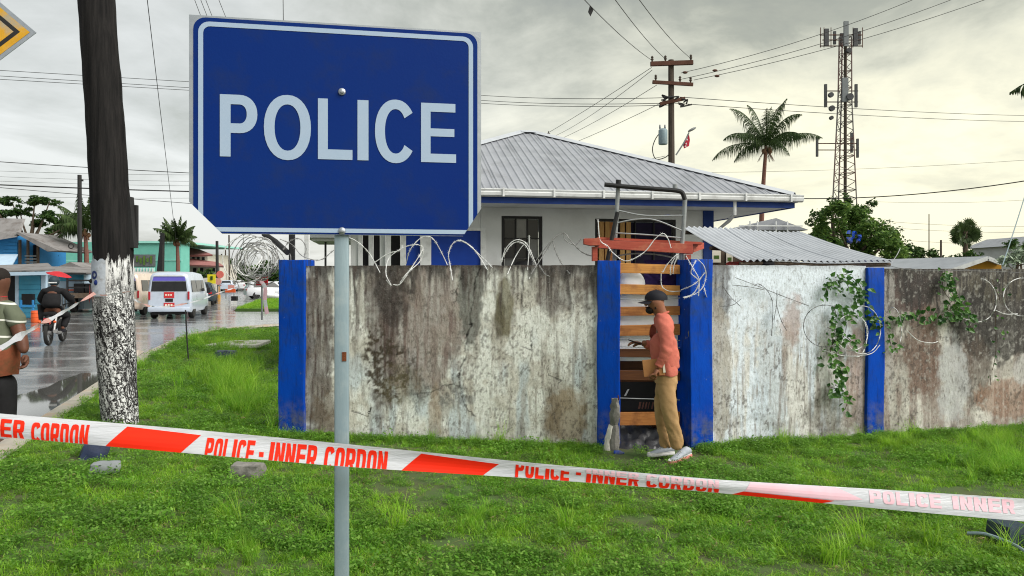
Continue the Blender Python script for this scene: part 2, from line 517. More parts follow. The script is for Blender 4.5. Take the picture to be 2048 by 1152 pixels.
# pavement on the far side, road, side road
sheet('pavement', [(-60, 2), (kerb_x(2) - 5.7, 2), (kerb_x(90) - 6.2, 90), (-60, 90)], -0.006, M['wet_concrete'])
road = sheet('road', [(kerb_x(-12) - 6.0, -12), (kerb_x(-12), -12), (kerb_x(16) + 0.15, 16), (-8.8, 19.6), (-9.35, 22.2), (-9.4, 24.4), (-9.0, 26.0), (-8.2, 27.05), (-4, 27.95), (0, 28.6), (60, 42), (60, 52), (-9, 38.4), (-14.6, 39.2), (-19.0, 57), (kerb_x(300) + 1.5, 300), (kerb_x(300) - 6, 300)], 0.0, M['asphalt'])

# kerb: separate cast lengths laid end to end
M['kerb'] = pm('kerb_concrete', (0.44, 0.41, 0.35), (0.26, 0.245, 0.22), 4, 0.75, bump=0.4, bscale=30, dirt=(0.42, 0.28, 0.18), dscale=1.6)
kerb_pts = [(kerb_x(y), y) for y in (1.0, 4.0, 7.0, 10.0, 13.0, 16.2)] + [(-9.0, 19.6), (-9.62, 22.2), (-9.65, 24.4), (-9.2, 26.2), (-8.3, 27.3), (-4, 28.2), (0, 28.9), (12, 31.4)]
kp = spline([(x, y, 0) for x, y in kerb_pts], 24)
# resample at 1 m
res = [kp[0]]; acc = 0
for a, b_ in zip(kp[:-1], kp[1:]):
    acc += (b_ - a).length
    if acc >= 0.9: res.append(b_); acc = 0
kerb = bpy.data.objects.new('kerb', None); COL.objects.link(kerb); OFF['kerb'] = Vector((0, 0, 0)); structure(kerb)
for a, b_ in zip(res[:-1], res[1:]):
    d = (b_ - a).normalized(); nrm = Vector((d.y, -d.x, 0))
    a2 = a + d * 0.008; b2 = b_ - d * 0.008
    wob = rnd.uniform(-0.006, 0.006)
    prof = [(-0.02, -0.12), (0.0, 0.045 + wob), (0.03, 0.065 + wob), (0.27, 0.062 + wob), (0.30, -0.12)]
    mb = MB()
    vs = [p + nrm * q[0] + Vector((0, 0, q[1])) for p in (a2, b2) for q in prof]
    n = len(prof)
    fs = [(i, i + 1, i + 1 + n, i + n) for i in range(n - 1)] + [tuple(range(n))[::-1], tuple(range(n, 2 * n))]
    mb.add(vs, fs).build('kerb_stone', M['kerb'], kerb)

# standing water along the near kerb
pud = [(kerb_x(9.0) - 0.035, 9.0), (kerb_x(10.6) - 0.03, 10.6), (kerb_x(12.4) - 0.03, 12.4), (kerb_x(13.8) - 0.05, 13.8),
       (-7.75, 13.5), (-7.55, 12.5), (-7.3, 11.8), (-7.25, 11.0), (-6.95, 10.2), (-6.75, 9.5), (-6.35, 8.6), (kerb_x(8.2) - 0.04, 8.2)]
sheet('puddle', pud, 0.006, M['water'])
pud2 = [(kerb_x(15.2) - 0.05, 15.2), (kerb_x(17.5) - 0.1, 17.5), (-8.9, 17.9), (-9.0, 16.6), (-8.4, 15.6)]
sheet('puddle', pud2, 0.006, M['water'])

# verge of grass: fine grid following ground_z
def lawn_sheet(name, x0f, x1, y0, y1, nx, ny, m):
    vs = []; ys = np.linspace(y0, y1, ny)
    X = []; Y = []
    for y in ys:
        xs = np.linspace(x0f(y), x1, nx)
        X.append(xs); Y.append(np.full(nx, y))
    X = np.concatenate(X); Y = np.concatenate(Y)
    Z = ground_z(X, Y)
    fs = [(j * nx + i, j * nx + i + 1, (j + 1) * nx + i + 1, (j + 1) * nx + i) for j in range(ny - 1) for i in range(nx - 1)]
    return structure(MB().add(np.stack([X, Y, Z], 1).tolist(), fs).build(name, m, smooth=True))

def kerb_in(y):
    # inner edge of the kerb
    if y <= 16.2: return kerb_x(y) + 0.26
    ys = [16.2, 19.6, 22.2, 24.4, 26.2, 27.0]; xs = [kerb_x(16.2), -9.0, -9.62, -9.65, -9.2, -8.5]
    return float(np.interp(y, ys, xs)) + 0.27
m, t, b = base_mat('lawn_soil')
g = t.add('ShaderNodeNewGeometry')
n1_ = t.noise(g.outputs['Position'], 1.6, 6, 0.6)
n2_ = t.noise(g.outputs['Position'], 14, 5, 0.6)
c = t.mix(t.ramp(n1_, [(0.40, 0.0), (0.62, 1.0)]), (0.060, 0.120, 0.020), (0.085, 0.085, 0.035))
c = t.mix(t.math('MULTIPLY', n2_, 0.6), c, (0.02, 0.03, 0.01))
t.link(c, b.inputs['Base Color']); b.inputs['Roughness'].default_value = 0.95
M['soil'] = m
lawn_sheet('verge', kerb_in, 14.0, -1.0, 27.0, 200, 260, M['soil'])

# traffic island across the side road
isl = [(-14.5, 39.3), (-8, 38.6), (20, 45.2), (20, 60), (-19.0, 56)]
mb = MB(); mb.prism([(x, y, -0.1) for x, y in isl], (0, 0, 0.2))
structure(mb.build('traffic_island', M['grass_far'], fixn=True))
# wet concrete slab lying in the verge grass
_p = gp(478, 692, gz(-7, 19))
slab = thing('drain_cover', 'pale wet concrete drain cover lying in the grass near the road corner', 'drain cover', (_p.x, _p.y, gz(_p.x, _p.y)))
mb = MB(); mb.prism([(-0.62, -0.75, 0.0), (0.7, -0.6, 0), (0.58, 0.8, 0), (-0.45, 0.62, 0)], (0, 0, 0.10))
mb.build('slab', M['concrete_pale'], slab, local=True, bevel=0.02, fixn=True)
MB().bar((-0.12, 0, 0.11), (0.12, 0, 0.11), 0.02, 0.02).build('lifting_handle', M['rust'], slab, local=True)

# stones and blocks lying in the near grass
STONES = [(_p.x, _p.y, 0.75)]
def rock(name, label, cat, px, py, size, m, seed, sq=0.5, rz=0.0, tilt=0.0, sink=0.3):
    r_ = random.Random(seed)
    p = gp(px, py, -0.1); STONES.append((p.x, p.y, max(size[:2]) * 0.75)); p.z = gz(p.x, p.y) + size[2] * (0.5 - sink) + 0.015
    bm = bmesh.new()
    bmesh.ops.create_cube(bm, size=1.0)
    bmesh.ops.subdivide_edges(bm, edges=bm.edges, cuts=5, use_grid_fill=True)
    for v_ in bm.verts:
        c_ = v_.co
        sph = c_.normalized() * 0.56
        c_ = c_.lerp(sph, sq)
        k = 1 + 0.22 * (vn(np.array([c_.x * 4 + seed]), np.array([c_.y * 4 + c_.z * 3.1]), seed)[0] - 0.5)
        v_.co = Vector((c_.x * size[0], c_.y * size[1], c_.z * size[2])) * k
    bmesh.ops.rotate(bm, verts=bm.verts, matrix=Matrix.Rotation(rz, 3, 'Z') @ Matrix.Rotation(tilt, 3, 'Y'))
    me = bpy.data.meshes.new(name); bm.to_mesh(me); bm.free()
    me.materials.append(m); me.shade_smooth(); me.set_sharp_from_angle(angle=R(40))
    o = bpy.data.objects.new(name, me); COL.objects.link(o); o.location = p
    return tag(o, label, cat)
M['stone_blue'] = pm('dark_blue_grey_block', (0.035, 0.05, 0.11), (0.02, 0.025, 0.045), 9, 0.5, bump=0.5)
M['stone_pale'] = pm('pale_blue_grey_stone', (0.27, 0.29, 0.31), (0.17, 0.19, 0.19), 9, 0.8, bump=0.5)
rock('block', 'dark blue block lying in the grass at the foot of the big wooden pole', 'block', 190, 940, (0.22, 0.24, 0.20), M['stone_blue'], 3, 0.12, 0.5, 0.35)
rock('stone', 'flat pale grey stone in the near grass left of the sign post', 'stone', 212, 972, (0.24, 0.18, 0.09), M['stone_pale'], 5, 0.5, 0.2, 0, 0.1)
rock('broken_block', 'dark grey broken concrete block below the cordon tape', 'block', 495, 954, (0.28, 0.18, 0.14), M['concrete'], 8, 0.3, -0.1, 0.0)
rock('stone', 'small blue grey stone in the grass halfway to the road corner', 'stone', 452, 722, (0.45, 0.35, 0.22), M['stone_blue'], 11, 0.4, 0.3, 0)
rock('stone', 'dark stone with a pale edge in the grass at the right below the tape', 'stone', 2016, 1072, (0.22, 0.2, 0.17), M['stone_dark'], 15, 0.3, 0.3, 0.1)
# hose end in the grass at the lower right
pts = [gp(x, y, -0.1) + Vector((0, 0, z)) for x, y, z in ((1935, 1075, .03), (1968, 1082, .05), (2003, 1092, .045), (2040, 1108, .04), (2080, 1135, .03))]
tag(MB().tube(spline(pts, 5), 0.011, 7).build('hose', M['galv'], smooth=True), 'grey hose lying in the grass in the lower right corner', 'hose')
# ================================================================== BOUNDARY WALL
m, t, b = base_mat('stained_render')
at_ = t.add('ShaderNodeAttribute'); at_.attribute_name = 'paint'
tc = t.add('ShaderNodeTexCoord')
nf = t.noise(t.mapping(tc.outputs['Object'], scale=(1, 1, 0.45)), 36, 6, 0.75)
ng = t.noise(tc.outputs['Object'], 22, 6, 0.7)
nh = t.noise(t.mapping(tc.outputs['Object'], scale=(1, 1, 0.16)), 60, 5, 0.7)
ni = t.noise(tc.outputs['Object'], 85, 4, 0.75)
nj = t.noise(tc.outputs['Object'], 9, 6, 0.75)
col = t.mix(t.ramp(nf, [(0.48, 0.0), (0.66, 0.6)]), at_.outputs['Color'], (0.50, 0.48, 0.44), 'MULTIPLY')
col = t.mix(t.math('MULTIPLY', t.ramp(nh, [(0.54, 0.0), (0.66, 0.85)]), t.ramp(nj, [(0.42, 0.1), (0.58, 1.0)])), col, (0.30, 0.27, 0.25), 'MULTIPLY')
col = t.mix(t.ramp(ng, [(0.57, 0.0), (0.68, 0.75)]), col, (0.32, 0.29, 0.26), 'MULTIPLY')
col = t.mix(t.math('MULTIPLY', t.ramp(ni, [(0.58, 0.0), (0.66, 0.8)]), t.ramp(nj, [(0.45, 0.0), (0.6, 1.0)])), col, (0.25, 0.23, 0.21), 'MULTIPLY')
col = t.mix(t.ramp(ni, [(0.30, 0.55), (0.40, 0.0)]), col, (0.55, 0.55, 0.52))
t.link(col, b.inputs['Base Color'])
b.inputs['Roughness'].default_value = 0.85
b.inputs['Specular IOR Level'].default_value = 0.3
bp = t.add('ShaderNodeBump'); bp.inputs['Strength'].default_value = 0.6; bp.inputs['Distance'].default_value = 0.008
t.link(t.math('ADD', nf, ng), bp.inputs['Height']); t.link(bp.outputs[0], b.inputs['Normal'])
M['render'] = m

def mixc(c, tgt, f):
    f = np.clip(f, 0, 1)[:, None]
    return c * (1 - f) + np.array(tgt)[None, :] * f

def drip(px, py, top, maxlen, seed, lo=0.38, hi=0.72):
    n = fbm(px * 0.07, px * 0, seed, 4)
    L = maxlen * sst(lo, hi, n) ** 1.4 + 6
    return sst(top + L * 1.1, top + L * 0.45, py) * sst(0.36, 0.58, fbm(px * 0.30, py * 0.03, seed + 3, 3))

def blob(px, py, cx, cy, rx, ry, seed=0, edge=0.5, warp=0.55, sx=0.02, sy=0.006):
    edge = edge * 0.6
    d = ((px - cx) / rx) ** 2 + ((py - cy) / ry) ** 2
    n = fbm(px * sx, py * sy, seed, 4) - 0.5
    n2 = fbm(px * 0.07, py * 0.06, seed + 9, 5) - 0.5
    return sst(1 + edge, 1 - edge, d + n * warp * 4 + n2 * warp * 4)

def segdist(px, py, pts):
    D = np.full(px.shape, 1e9)
    for (x0, y0), (x1, y1) in zip(pts[:-1], pts[1:]):
        vx, vy = x1 - x0, y1 - y0
        tt = np.clip(((px - x0) * vx + (py - y0) * vy) / (vx * vx + vy * vy + 1e-9), 0, 1)
        D = np.minimum(D, np.hypot(px - x0 - tt * vx, py - y0 - tt * vy))
    return D

PALE = (0.80, 0.81, 0.77); MOULD = (0.045, 0.036, 0.034); BROWN = (0.20, 0.14, 0.125); TAN = (0.30, 0.22, 0.13); BLUEW = (0.52, 0.62, 0.70); OLIVE = (0.16, 0.14, 0.07)

def paint_left(px, py):
    st = fbm(px * 0.085, py * 0.010, 21, 4)       # vertical streaks
    st2 = fbm(px * 0.20, py * 0.014, 31, 4)
    gr = fbm(px * 0.03, py * 0.03, 41, 5)
    fine = fbm(px * 0.16, py * 0.16, 43, 3)
    c = np.tile(np.array(PALE), (len(px), 1))
    c = mixc(c, (0.52, 0.48, 0.41), sst(0.48, 0.64, gr) * 0.6)
    c = mixc(c, BLUEW, sst(0.5, 0.65, fbm(px * 0.025, py * 0.008, 51, 3)) * sst(620, 760, py) * 0.6)
    c = mixc(c, (0.38, 0.345, 0.30), sst(0.54, 0.70, st) * 0.6)
    c = mixc(c, (0.20, 0.175, 0.16), sst(0.60, 0.74, st2) * 0.5)
    # large mauve-brown field
    f = blob(px, py, 845, 640, 100, 140, 3, 0.5, 0.30) * (0.30 + 0.75 * st2)
    c = mixc(c, BROWN, f * 1.0)
    f = blob(px, py, 765, 620, 32, 180, 7, 0.6, 0.4) * (0.35 + 0.8 * st2)
    c = mixc(c, (0.085, 0.055, 0.05), f)
    f = blob(px, py, 785, 590, 36, 62, 5, 0.6, 0.4)
    c = mixc(c, MOULD, f * (0.45 + 0.6 * fine))
    f = blob(px, py, 775, 735, 58, 70, 11, 0.8, 0.5) * sst(0.40, 0.62, fine)
    c = mixc(c, (0.055, 0.04, 0.025), f * 0.95)
    c = mixc(c, OLIVE, blob(px, py, 800, 775, 50, 45, 13, 0.8, 0.5) * 0.4)
    # left edge streaks
    f = blob(px, py, 632, 690, 30, 160, 17, 0.6, 0.5) * (0.4 + 0.9 * st2)
    c = mixc(c, (0.07, 0.045, 0.04), f * 0.85)
    c = mixc(c, (0.10, 0.06, 0.03), blob(px, py, 655, 830, 26, 60, 19, 0.7, 0.5) * 0.7)
    # grey wash along the crack and top
    c = mixc(c, (0.17, 0.175, 0.16), blob(px, py, 940, 600, 22, 90, 23, 0.5, 0.4) * 0.85)
    c = mixc(c, (0.12, 0.12, 0.12), blob(px, py, 870, 790, 70, 25, 25, 0.8, 0.5) * 0.6 * sst(0.4, 0.6, fine))
    c = mixc(c, OLIVE, blob(px, py, 1008, 610, 18, 60, 27, 0.6, 0.4) * 0.75)
    c = mixc(c, (0.10, 0.085, 0.05), blob(px, py, 1000, 640, 10, 40, 28, 0.6, 0.4) * 0.7)
    c = mixc(c, (0.33, 0.24, 0.16), blob(px, py, 870, 830, 14, 60, 29, 0.6, 0.4) * 0.6)
    c = mixc(c, TAN, blob(px, py, 1135, 835, 38, 55, 31, 0.7, 0.5) * 0.75)
    c = mixc(c, (0.14, 0.10, 0.06), blob(px, py, 1100, 830, 20, 50, 37, 0.8, 0.5) * 0.45)
    # top right drips
    f = blob(px, py, 1140, 565, 75, 60, 33, 0.8, 0.5) * (0.3 + 0.9 * st2)
    c = mixc(c, (0.12, 0.095, 0.09), f * 0.95)
    f = sst(0.50, 0.64, st2) * sst(610, 535, py) * 0.6
    c = mixc(c, (0.10, 0.09, 0.085), f)
    top = sst(560, 533, py + (st - 0.5) * 70)
    c = mixc(c, (0.085, 0.078, 0.075), top * 0.9)
    c = mixc(c, (0.05, 0.042, 0.04), drip(px, py, 530, 110, 301, 0.42, 0.78) * 0.85)
    c = mixc(c, (0.11, 0.08, 0.07), drip(px, py, 530, 260, 311, 0.52, 0.80) * 0.45)
    spk = sst(0.56, 0.68, fbm(px * 0.30, py * 0.17, 401, 5)) * sst(0.42, 0.60, fbm(px * 0.02, py * 0.015, 403, 3))
    c = mixc(c, (0.08, 0.065, 0.055), spk * 0.6)
    # cracks
    wob = (fbm(px * 0.06, py * 0.06, 61, 4) - 0.5) * 22
    for pts, wd in (([(958, 530), (952, 580), (938, 650), (930, 700), (916, 768), (880, 778), (830, 787)], 2.2),
                    ([(916, 768), (925, 800), (945, 830)], 1.5),
                    ([(1095, 720), (1097, 750), (1125, 762), (1120, 775)], 1.7),
                    ([(1060, 680), (1062, 700), (1040, 690)], 1.2),
                    ([(930, 545), (915, 560), (905, 610)], 1.2), ([(700, 820), (730, 830), (742, 812)], 0.9)):
        d = segdist(px + wob, py + wob * 0.6, pts)
        c = mixc(c, (0.02, 0.018, 0.016), sst(wd * 0.62 + 1.0, wd * 0.25, d) * (0.6 + 0.4 * sst(0.40, 0.55, fbm(px * 0.05, py * 0.05, 63, 3))))
    # small chips
    chips = sst(0.70, 0.76, fbm(px * 0.10, py * 0.07, 71, 3))
    c = mixc(c, (0.06, 0.055, 0.05), chips * 0.15)
    return c

def paint_mid(px, py):
    st = fbm(px * 0.085, py * 0.010, 121, 4); st2 = fbm(px * 0.20, py * 0.014, 131, 4)
    gr = fbm(px * 0.03, py * 0.03, 141, 5); fine = fbm(px * 0.16, py * 0.16, 143, 3)
    c = np.tile(np.array((0.64, 0.71, 0.79)), (len(px), 1))
    low = sst(600, 720, py + (gr - 0.5) * 160)
    c = mixc(c, (0.60, 0.585, 0.545), low * sst(0.35, 0.55, st) * 0.8)
    c = mixc(c, (0.46, 0.53, 0.60), blob(px, py, 1540, 760, 30, 120, 3, 0.7, 0.5) * 0.7)
    c = mixc(c, (0.22, 0.19, 0.17), sst(0.53, 0.70, st2) * low * 0.7)
    c = mixc(c, (0.36, 0.24, 0.20), blob(px, py, 1585, 650, 18, 60, 5, 0.8, 0.5) * 0.6)
    c = mixc(c, (0.30, 0.21, 0.18), blob(px, py, 1715, 760, 28, 130, 7, 0.7, 0.5) * 0.75)
    f = blob(px, py, 1436, 560, 26, 70, 9, 0.5, 0.4) * (0.3 + 0.8 * st2)
    c = mixc(c, (0.075, 0.068, 0.066), f * 1.1)
    c = mixc(c, (0.36, 0.345, 0.31), blob(px, py, 1432, 740, 26, 150, 10, 0.5, 0.4) * 0.8)
    c = mixc(c, (0.13, 0.12, 0.10), blob(px, py, 1670, 830, 60, 45, 11, 0.8, 0.5) * (0.3 + fine * 0.8) * 0.8)
    c = mixc(c, (0.16, 0.15, 0.13), sst(810, 870, py + (fine - 0.5) * 60) * 0.55 * sst(0.4, 0.6, gr))
    c = mixc(c, (0.12, 0.11, 0.10), sst(0.60, 0.75, fbm(px * 0.09, py * 0.06, 171, 3)) * low * 0.2)
    c = mixc(c, (0.10, 0.09, 0.085), sst(545, 531, py) * 0.35)
    spk = sst(0.57, 0.70, fbm(px * 0.30, py * 0.15, 501, 5)) * sst(0.46, 0.62, fbm(px * 0.02, py * 0.015, 503, 3)) * low
    c = mixc(c, (0.08, 0.07, 0.065), spk * 0.7)
    c = mixc(c, (0.30, 0.235, 0.20), drip(px, py, 590, 200, 511) * 0.45 * low)
    return c

def paint_right(px, py):
    st = fbm(px * 0.085, py * 0.010, 221, 4); st2 = fbm(px * 0.20, py * 0.014, 231, 4)
    gr = fbm(px * 0.03, py * 0.03, 241, 5); fine = fbm(px * 0.16, py * 0.16, 243, 3)
    c = np.tile(np.array((0.58, 0.565, 0.52)), (len(px), 1))
    c = mixc(c, (0.24, 0.22, 0.19), sst(0.42, 0.6, gr) * 0.6)
    c = mixc(c, (0.20, 0.15, 0.13), sst(0.45, 0.65, st) * 0.75)
    c = mixc(c, (0.14, 0.085, 0.065), blob(px, py, 1845, 700, 40, 100, 3, 0.6, 0.4) * 0.85)
    c = mixc(c, (0.075, 0.05, 0.045), blob(px, py, 1800, 570, 75, 50, 5, 0.6, 0.4) * 0.95)
    c = mixc(c, (0.04, 0.037, 0.036), blob(px, py, 1840, 560, 50, 45, 7, 0.6, 0.4) * (0.4 + 0.7 * fine))
    f = blob(px, py, 1985, 640, 92, 85, 9, 0.35, 0.30)
    c = mixc(c, (0.040, 0.037, 0.034), f * (0.75 + 0.3 * fine))
    c = mixc(c, (0.10, 0.09, 0.07), blob(px, py, 2010, 560, 100, 40, 10, 0.4, 0.3) * 0.85)
    c = mixc(c, (0.10, 0.075, 0.06), blob(px, py, 1950, 740, 35, 60, 12, 0.6, 0.5) * 0.7)
    c = mixc(c, (0.44, 0.46, 0.47), blob(px, py, 1905, 780, 30, 90, 11, 0.7, 0.5) * 0.7)
    c = mixc(c, (0.25, 0.14, 0.09), blob(px, py, 2010, 800, 60, 40, 13, 0.7, 0.5) * 0.65)
    c = mixc(c, (0.46, 0.46, 0.45), blob(px, py, 2045, 740, 18, 30, 15, 0.5, 0.4) * 0.7)
    c = mixc(c, (0.42, 0.42, 0.40), blob(px, py, 1778, 640, 10, 160, 17, 0.5, 0.3) * 0.5)
    c = mixc(c, (0.08, 0.07, 0.065), sst(0.60, 0.75, fbm(px * 0.09, py * 0.05, 271, 3)) * 0.2)
    c = mixc(c, (0.07, 0.065, 0.055), sst(560, 535, py + (st - 0.5) * 30) * 0.75)
    c = mixc(c, (0.03, 0.027, 0.026), drip(px, py, 540, 190, 601, 0.30, 0.62) * 0.85)
    spk = sst(0.53, 0.68, fbm(px * 0.28, py * 0.16, 611, 5)) * sst(0.38, 0.56, fbm(px * 0.02, py * 0.015, 613, 3))
    c = mixc(c, (0.04, 0.035, 0.032), spk * 0.6)
    pk = sst(0.60, 0.72, fbm(px * 0.22, py * 0.14, 621, 5))
    c = mixc(c, (0.42, 0.42, 0.39), pk * 0.45)
    return c

def wall_line(A, B):
    A = Vector((A[0], A[1], 0)); B = Vector((B[0], B[1], 0))
    d = (B - A)
    return A, d.normalized(), d.length, math.atan2(d.y, d.x)

ZB = -0.35        # foot of the walls, below the grass
def panel(name, root, A, ang, s0, s1, ztop, paint, th=0.13, setback=0.05, res=0.0115, seed=1):
    """front face of a rendered panel, local x along the wall, y away from the camera"""
    nx = int((s1 - s0) / res); nz = int((ztop - ZB) / res)
    xs = np.linspace(s0, s1, nx); zs = np.linspace(ZB, ztop, nz)
    X, Z = np.meshgrid(xs, zs); X = X.ravel(); Z = Z.ravel()
    wx = A.x + math.cos(ang) * X - math.sin(ang) * setback
    wy = A.y + math.sin(ang) * X + math.cos(ang) * setback
    px = HX + FPX * wx / wy; py = HY - FPX * (Z - CAMZ) / wy
    c = paint(px, py)
    rel = (fbm(X * 5, Z * 5, seed, 4) - 0.5) * 0.012
    lum = c.mean(axis=1)
    rel = rel + sst(0.03, 0.0, lum) * 0.010
    # uneven, chipped top edge
    topn = (fbm(X * 7, X * 0, seed + 5, 4) - 0.5) * 0.018
    Zt = Z + topn * sst(ztop - 0.25, ztop, Z)
    Yf = setback + rel
    n = len(X)
    vs = np.stack([X, Yf, Zt], 1)
    back_top = np.stack([xs, np.full(nx, setback + th), zs[-1] + topn[-nx:]], 1)
    back_bot = np.stack([xs, np.full(nx, setback + th), np.full(nx, ZB)], 1)
    vs = np.concatenate([vs, back_top, back_bot])
    i = np.arange(nx - 1)
    fs = []
    for j in range(nz - 1):
        a = j * nx + i
        fs.append(np.stack([a, a + 1, a + 1 + nx, a + nx], 1))
    a = (nz - 1) * nx + i
    fs.append(np.stack([a, a + 1, n + i + 1, n + i], 1))
    fs.append(np.stack([n + i, n + i + 1, n + nx + i + 1, n + nx + i], 1))
    fs = np.concatenate(fs)
    me = bpy.data.meshes.new(name)
    me.from_pydata(vs.tolist(), [], fs.tolist())
    ca = me.color_attributes.new('paint', 'FLOAT_COLOR', 'POINT')
    cc_ = np.ones((len(vs), 4)); cc_[:n, :3] = c; cc_[n:, :3] = (0.16, 0.15, 0.14)
    ca.data.foreach_set('color', cc_.ravel())
    me.materials.append(M['render'])
    me.shade_smooth(); me.set_sharp_from_angle(angle=R(60))
    o = bpy.data.objects.new(name, me); COL.objects.link(o); o.parent = root
    return o

def post(root, s, w_, d_, ztop, m, yoff=0.0, seed=0, chip=None):
    bm = bmesh.new()
    bmesh.ops.create_cube(bm, size=1.0)
    bmesh.ops.subdivide_edges(bm, edges=bm.edges, cuts=10, use_grid_fill=True)
    h = ztop - ZB
    for v_ in bm.verts:
        c_ = v_.co
        v_.co = Vector((c_.x * w_, c_.y * d_, ZB + (c_.z + 0.5) * h))
        k = np.array([v_.co.z * 3.0]); 
        v_.co.x += 0.03 * (fbm(k, np.array([c_.x + seed]), seed, 3)[0] - 0.5)
        v_.co.y += 0.02 * (fbm(k, np.array([c_.y + c_.x * 3 + seed]), seed + 3, 3)[0] - 0.5)
        if c_.z > 0.49: v_.co.z += 0.02 * (fbm(np.array([c_.x * 4]), np.array([c_.y * 4.0]), seed, 3)[0] - 0.5)
    es = [e for e in bm.edges if len(e.link_faces) == 2 and e.calc_face_angle(0) > R(50)]
    bmesh.ops.bevel(bm, geom=es, offset=0.008, segments=2, profile=0.5, affect='EDGES')
    me = bpy.data.meshes.new('post'); bm.to_mesh(me); bm.free()
    me.materials.append(m); me.shade_smooth(); me.set_sharp_from_angle(angle=R(40))
    o = bpy.data.objects.new('post', me); COL.objects.link(o); o.parent = root
    o.location = (s, d_ / 2 + yoff, 0)
    return o

_m = M['blue_post']; _t = NT(_m.node_tree); _b = _m.node_tree.nodes['Principled BSDF']
_tc = _t.add('ShaderNodeTexCoord'); _old = _b.inputs['Base Color'].links[0].from_socket
_n = _t.noise(_tc.outputs['Object'], 5.5, 8, 0.72); _n2 = _t.noise(_t.mapping(_tc.outputs['Object'], scale=(1, 1, 0.12)), 26, 5, 0.7)
_c = _t.mix(_t.ramp(_n2, [(0.52, 0.0), (0.70, 0.55)]), _old, (0.004, 0.02, 0.10))
_c = _t.mix(_t.ramp(_n, [(0.655, 0.0), (0.675, 0.9)]), _c, (0.24, 0.26, 0.27))
_s = _t.add('ShaderNodeSeparateXYZ'); _t.link(_tc.outputs['Object'], _s.inputs[0])
_g = _t.math('SUBTRACT', 0.55, _t.math('MULTIPLY', _s.outputs['Z'], 1.6), clamp=True)
_g = _t.math('MULTIPLY', _g, _t.ramp(_t.noise(_tc.outputs['Object'], 9, 6, 0.7), [(0.42, 0.0), (0.62, 1.0)]))
_c = _t.mix(_g, _c, (0.16, 0.15, 0.11))
_g2 = _t.math('MULTIPLY', _t.math('SUBTRACT', _t.math('MULTIPLY', _s.outputs['Z'], 3.2), 5.2, clamp=True), _t.ramp(_n2, [(0.45, 0.0), (0.6, 0.8)]))
_c = _t.mix(_g2, _c, (0.02, 0.03, 0.06))
_t.link(_c, _b.inputs['Base Color'])
M['blue_post_worn'] = pm('blue_post_paint_worn', (0.0008, 0.062, 0.44), (0.0008, 0.034, 0.29), 3.0, 0.55, bump=0.35, bscale=30, stretch=(1, 1, 0.45), dirt=(0.20, 0.21, 0.20), dscale=2.3)

# left length: end post, panel, gate post
LA, Ld, LL, La = wall_line((-2.61, 8.86), (1.065, 8.27))
left_wall = thing('boundary_wall', 'stained concrete wall between the blue end post and the gate', 'wall', tuple(LA), La)
post(left_wall, 0.0, 0.325, 0.30, 1.935, M['blue_post'], seed=1)
post(left_wall, LL, 0.25, 0.30, 1.915, M['blue_post'], seed=2)
panel('wall_panel', left_wall, LA, La, 0.150, LL - 0.115, 1.865, paint_left, seed=3)

# right length
RA, Rd, RL, Ra = wall_line((2.075, 8.20), (4.275, 8.80))
right_wall = thing('boundary_wall', 'concrete wall with pale blue render right of the gate under the zinc roof', 'wall', tuple(RA), Ra)
post(right_wall, 0.0, 0.27, 0.33, 1.925, M['blue_post'], seed=4)
post(right_wall, RL, 0.235, 0.28, 1.845, M['blue_post'], seed=5)
panel('wall_panel', right_wall, RA, Ra, 0.125, RL - 0.105, 1.862, paint_mid, seed=13)
panel('wall_panel', right_wall, RA, Ra, RL + 0.105, RL + 3.3, 1.832, paint_right, seed=23)
post(right_wall, RL + 3.4, 0.235, 0.28, 1.845, M['blue_post'], seed=6)
# bare patch of cement on the right gate post
_c = at(1383, 665, 8.20)
mb = MB()
r_ = random.Random(4)
ring = [( _c.x + math.cos(a) * 0.033 * r_.uniform(0.75, 1.2), _c.y - 0.012, _c.z + math.sin(a) * 0.12 * r_.uniform(0.8, 1.1)) for a in [k * math.pi / 8 for k in range(16)]]
mb.prism(ring, (0.0, 0.03, 0))
o = mb.build('cement_patch', M['concrete'], None, fixn=True)
o.parent = right_wall
o.matrix_parent_inverse = (Matrix.Translation(RA) @ Matrix.Rotation(Ra, 4, 'Z')).inverted()

# broken concrete stub in front of the left gate post
stub = thing('broken_stub', 'broken grey concrete stub leaning on the left gate post', 'concrete stub', tuple(at(1222, 905, 8.12)))
def lump(path, radii, m, name, parent, seed, n=9):
    mb = MB(); r_ = random.Random(seed)
    mb.tube(spline(path, 4), [0.02] * 0 or [float(np.interp(i, np.linspace(0, (len(path) - 1) * 4, len(radii)), radii)) * r_.uniform(0.85, 1.15) for i in range((len(path) - 1) * 4 + 1)], n)
    mb.v = [(x + r_.uniform(-.008, .008), y + r_.uniform(-.008, .008), z + r_.uniform(-.008, .008)) for x, y, z in mb.v]
    return mb.build(name, m, parent, smooth=True, angle=30)
lump([at(1226, 920, 8.14), at(1226, 870, 8.13), at(1229, 830, 8.12), at(1231, 797, 8.12)], [0.075, 0.062, 0.05, 0.05, 0.04], M['concrete'], 'upright_lump', stub, 5)
lump([at(1214, 925, 8.10), at(1214, 885, 8.1), at(1222, 850, 8.1)], [0.05, 0.04, 0.022], M['concrete_pale'], 'side_lump', stub, 6)
MB().tube([at(1238, 800, 8.1), at(1236, 790, 8.1)], 0.006, 5).build('rebar_end', M['rust'], stub)
